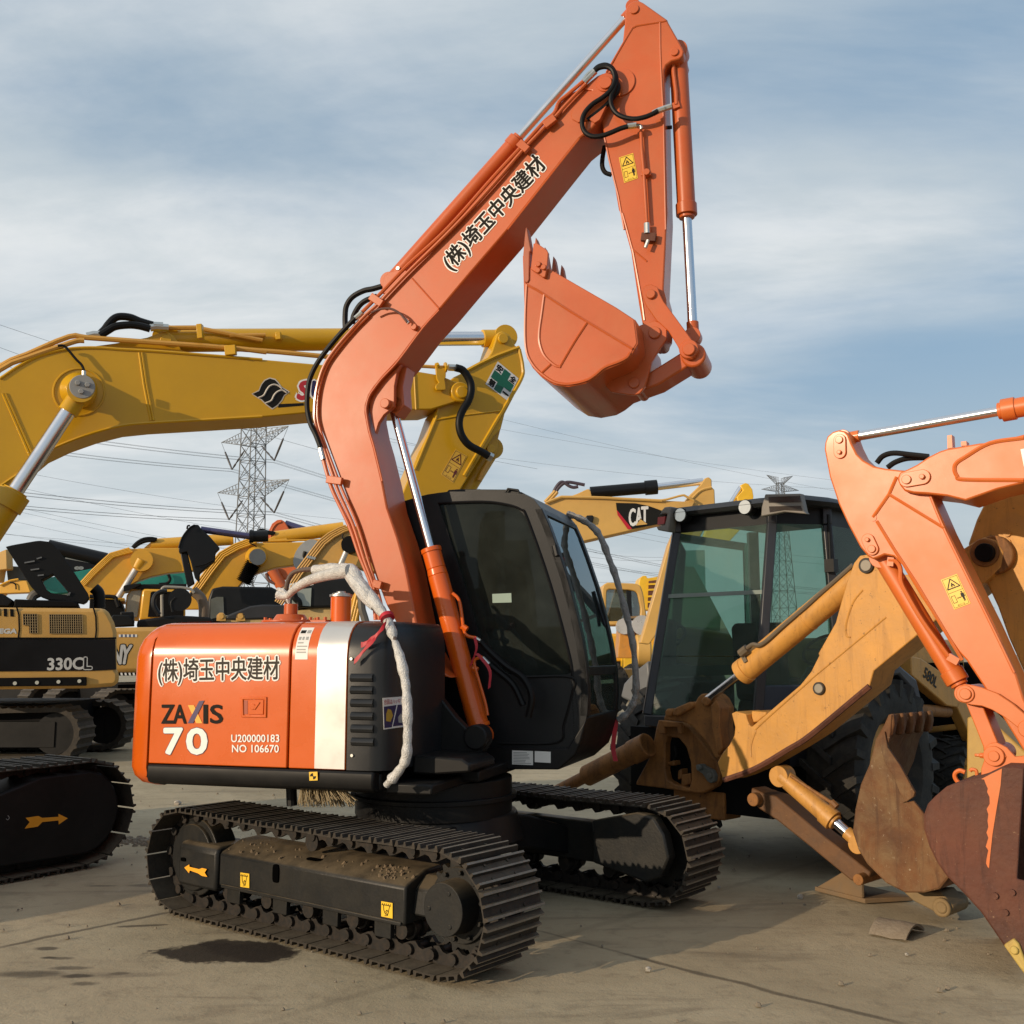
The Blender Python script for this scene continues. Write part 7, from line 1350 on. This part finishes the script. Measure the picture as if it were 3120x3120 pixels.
# crumbs and grit
random.seed(21); m = MB()
for k in range(420):
    x = random.uniform(-7, 5); y = random.uniform(4, 13); r_ = random.choice((.004, .006, .008, .012)); c = V((x, y, -.006)); m.cyl(c, c+V((random.uniform(-.3, .3)*r_, random.uniform(-.3, .3)*r_, r_*1.3)), r_*1.3, r_*.6, seg=5)
c0 = at_z(*tr('N', [(1150, 1270)])[0])
for k in range(160): c = c0+V((random.gauss(0, .28), random.gauss(0, .10), -.01)); r_ = random.uniform(.008, .03); m.cyl(c, c+V((0, 0, r_)), r_*1.4, r_*.7, seg=6)
tag(m.build('grit', mat('grit', (.20, .165, .12), .9), smooth=0), 'loose grit and dry mud crumbs scattered on the concrete', 'grit', kind='stuff')
for reg, c, r_ in (('V', (448, 1680), .010), ('A', (345, 1608), .035), ('J', (1420, 1895), .022), ('J', (822, 1822), .012), ('s', (1975, 2955), .016)):
    m = MB(); p = at_z(*tr(reg, [c])[0]); n = 7
    m.loft([[p+V((math.cos(t+h)*r_*k*(1+.3*math.sin(3*t+h*7)), math.sin(t+h)*r_*k*(1+.2*math.cos(2*t)), h*r_)) for t in [2*math.pi*j/n for j in range(n)]] for h, k in ((-.3, .8), (.3, 1), (.8, .75), (1.0, .3))]); tag(m.build('stone', mat('pale_stone', (.40, .37, .32), .8)), 'small pale stone lying on the concrete yard', 'stone', 'loose stones on the yard')
# ------------------------------------------------------------------ unseen machines set behind the camera to shade the yard and show in glass
def unseen_excavator(label, x, y, yaw, mt, reach):
    f = Frame((x, y), yaw); t = thing('excavator', label, 'excavator', (x, y, 0)); crawlers(t, f, 0, 0, 2.0, .6, 1.5); house(t, f, -2.4, 1.5, -1.3, 1.3, 1.1, 2.2, mt)  # unseen excavator, added to shade the yard and show in glass
    m = MB(); m.prism(f, [(.9, 1.4), (1.6, 2.9), (2.6, 3.9), (5.2, 3.9+reach), (5.3, 3.6+reach), (2.9, 3.2), (2.1, 2.3), (1.5, 1.3)], -.25, .2); m.build('boom', mt, t, bevel=.02)  # boom of the unseen added machine
    m = MB(); m.prism(f, [(4.9, 4.5+reach), (5.5, 4.2+reach), (5.7, 3.6+reach), (5.3, 1.6+reach*.6), (5.0, 1.6+reach*.6), (4.8, 3.6+reach)], -.2, .15); m.build('arm', mt, t, bevel=.02)  # arm of the unseen added machine
    m = MB(); m.prism(f, [(5.3, 1.9+reach*.6), (5.6, 1.2+reach*.5), (5.1, .6+reach*.5), (4.5, .9+reach*.5), (4.4, 1.3+reach*.5), (5.0, 1.7+reach*.6)], -.55, .5); m.build('bucket', RUSTD, t, bevel=.03)  # bucket of the unseen added machine
    return t
unseen_excavator('unseen yellow excavator set behind the photographer to shade the yard, far to the left', -15.5, -2.2, 40, YELB, 0)
unseen_excavator('unseen tan excavator set behind the photographer to shade the yard, nearest to him', -9.5, -7.5, 65, TAN, -.3)
# ------------------------------------------------------------------ split loose pieces of parts that are really several things
def split_parts(names):
    for o in [q for q in bpy.data.objects if q.type == 'MESH' and q.name.split('.')[0] in names]:
        bm = bmesh.new(); bm.from_mesh(o.data); bm.verts.ensure_lookup_table(); seen = set(); isl = []
        for v in bm.verts:
            if v.index in seen: continue
            st, c = [v], []; seen.add(v.index)
            while st:
                q = st.pop(); c.append(q)
                for e in q.link_edges:
                    w_ = e.other_vert(q)
                    if w_.index not in seen: seen.add(w_.index); st.append(w_)
            lo = [min(p.co[i] for p in c)-.004 for i in range(3)]; hi = [max(p.co[i] for p in c)+.004 for i in range(3)]; isl.append([lo, hi, [p.index for p in c]])
        ch = True
        while ch:
            ch = False
            for i in range(len(isl)):
                for j in range(i+1, len(isl)):
                    A_, B_ = isl[i], isl[j]
                    if all(A_[0][k] <= B_[1][k] and B_[0][k] <= A_[1][k] for k in range(3)):
                        isl[i] = [[min(A_[0][k], B_[0][k]) for k in range(3)], [max(A_[1][k], B_[1][k]) for k in range(3)], A_[2]+B_[2]]; isl.pop(j); ch = True; break
                if ch: break
        for g_ in isl[1:]:
            b2 = bm.copy(); b2.verts.ensure_lookup_table(); keep = set(g_[2]); bmesh.ops.delete(b2, geom=[v for v in b2.verts if v.index not in keep], context='VERTS')
            n = o.copy(); n.data = o.data.copy(); sc.collection.objects.link(n); b2.to_mesh(n.data); b2.free()
        if len(isl) > 1:
            keep = set(isl[0][2]); bmesh.ops.delete(bm, geom=[v for v in bm.verts if v.index not in keep], context='VERTS'); bm.to_mesh(o.data)
        bm.free()
split_parts({'pin_boss', 'frame_slot', 'stop_valve', 'boom_pipe', 'cylinder_pipe', 'silver_stripe', 'cylinder_lug', 'side_link', 'hinge_ear', 'pipe_clamp', 'hose_fitting', 'boom_bracket', 'swing_linkage', 'bolt_heads', 'cutter_bolts', 'pipe_union', 'control_console', 'arm_pipe', 'pivot_pin', 'grease_hose'})
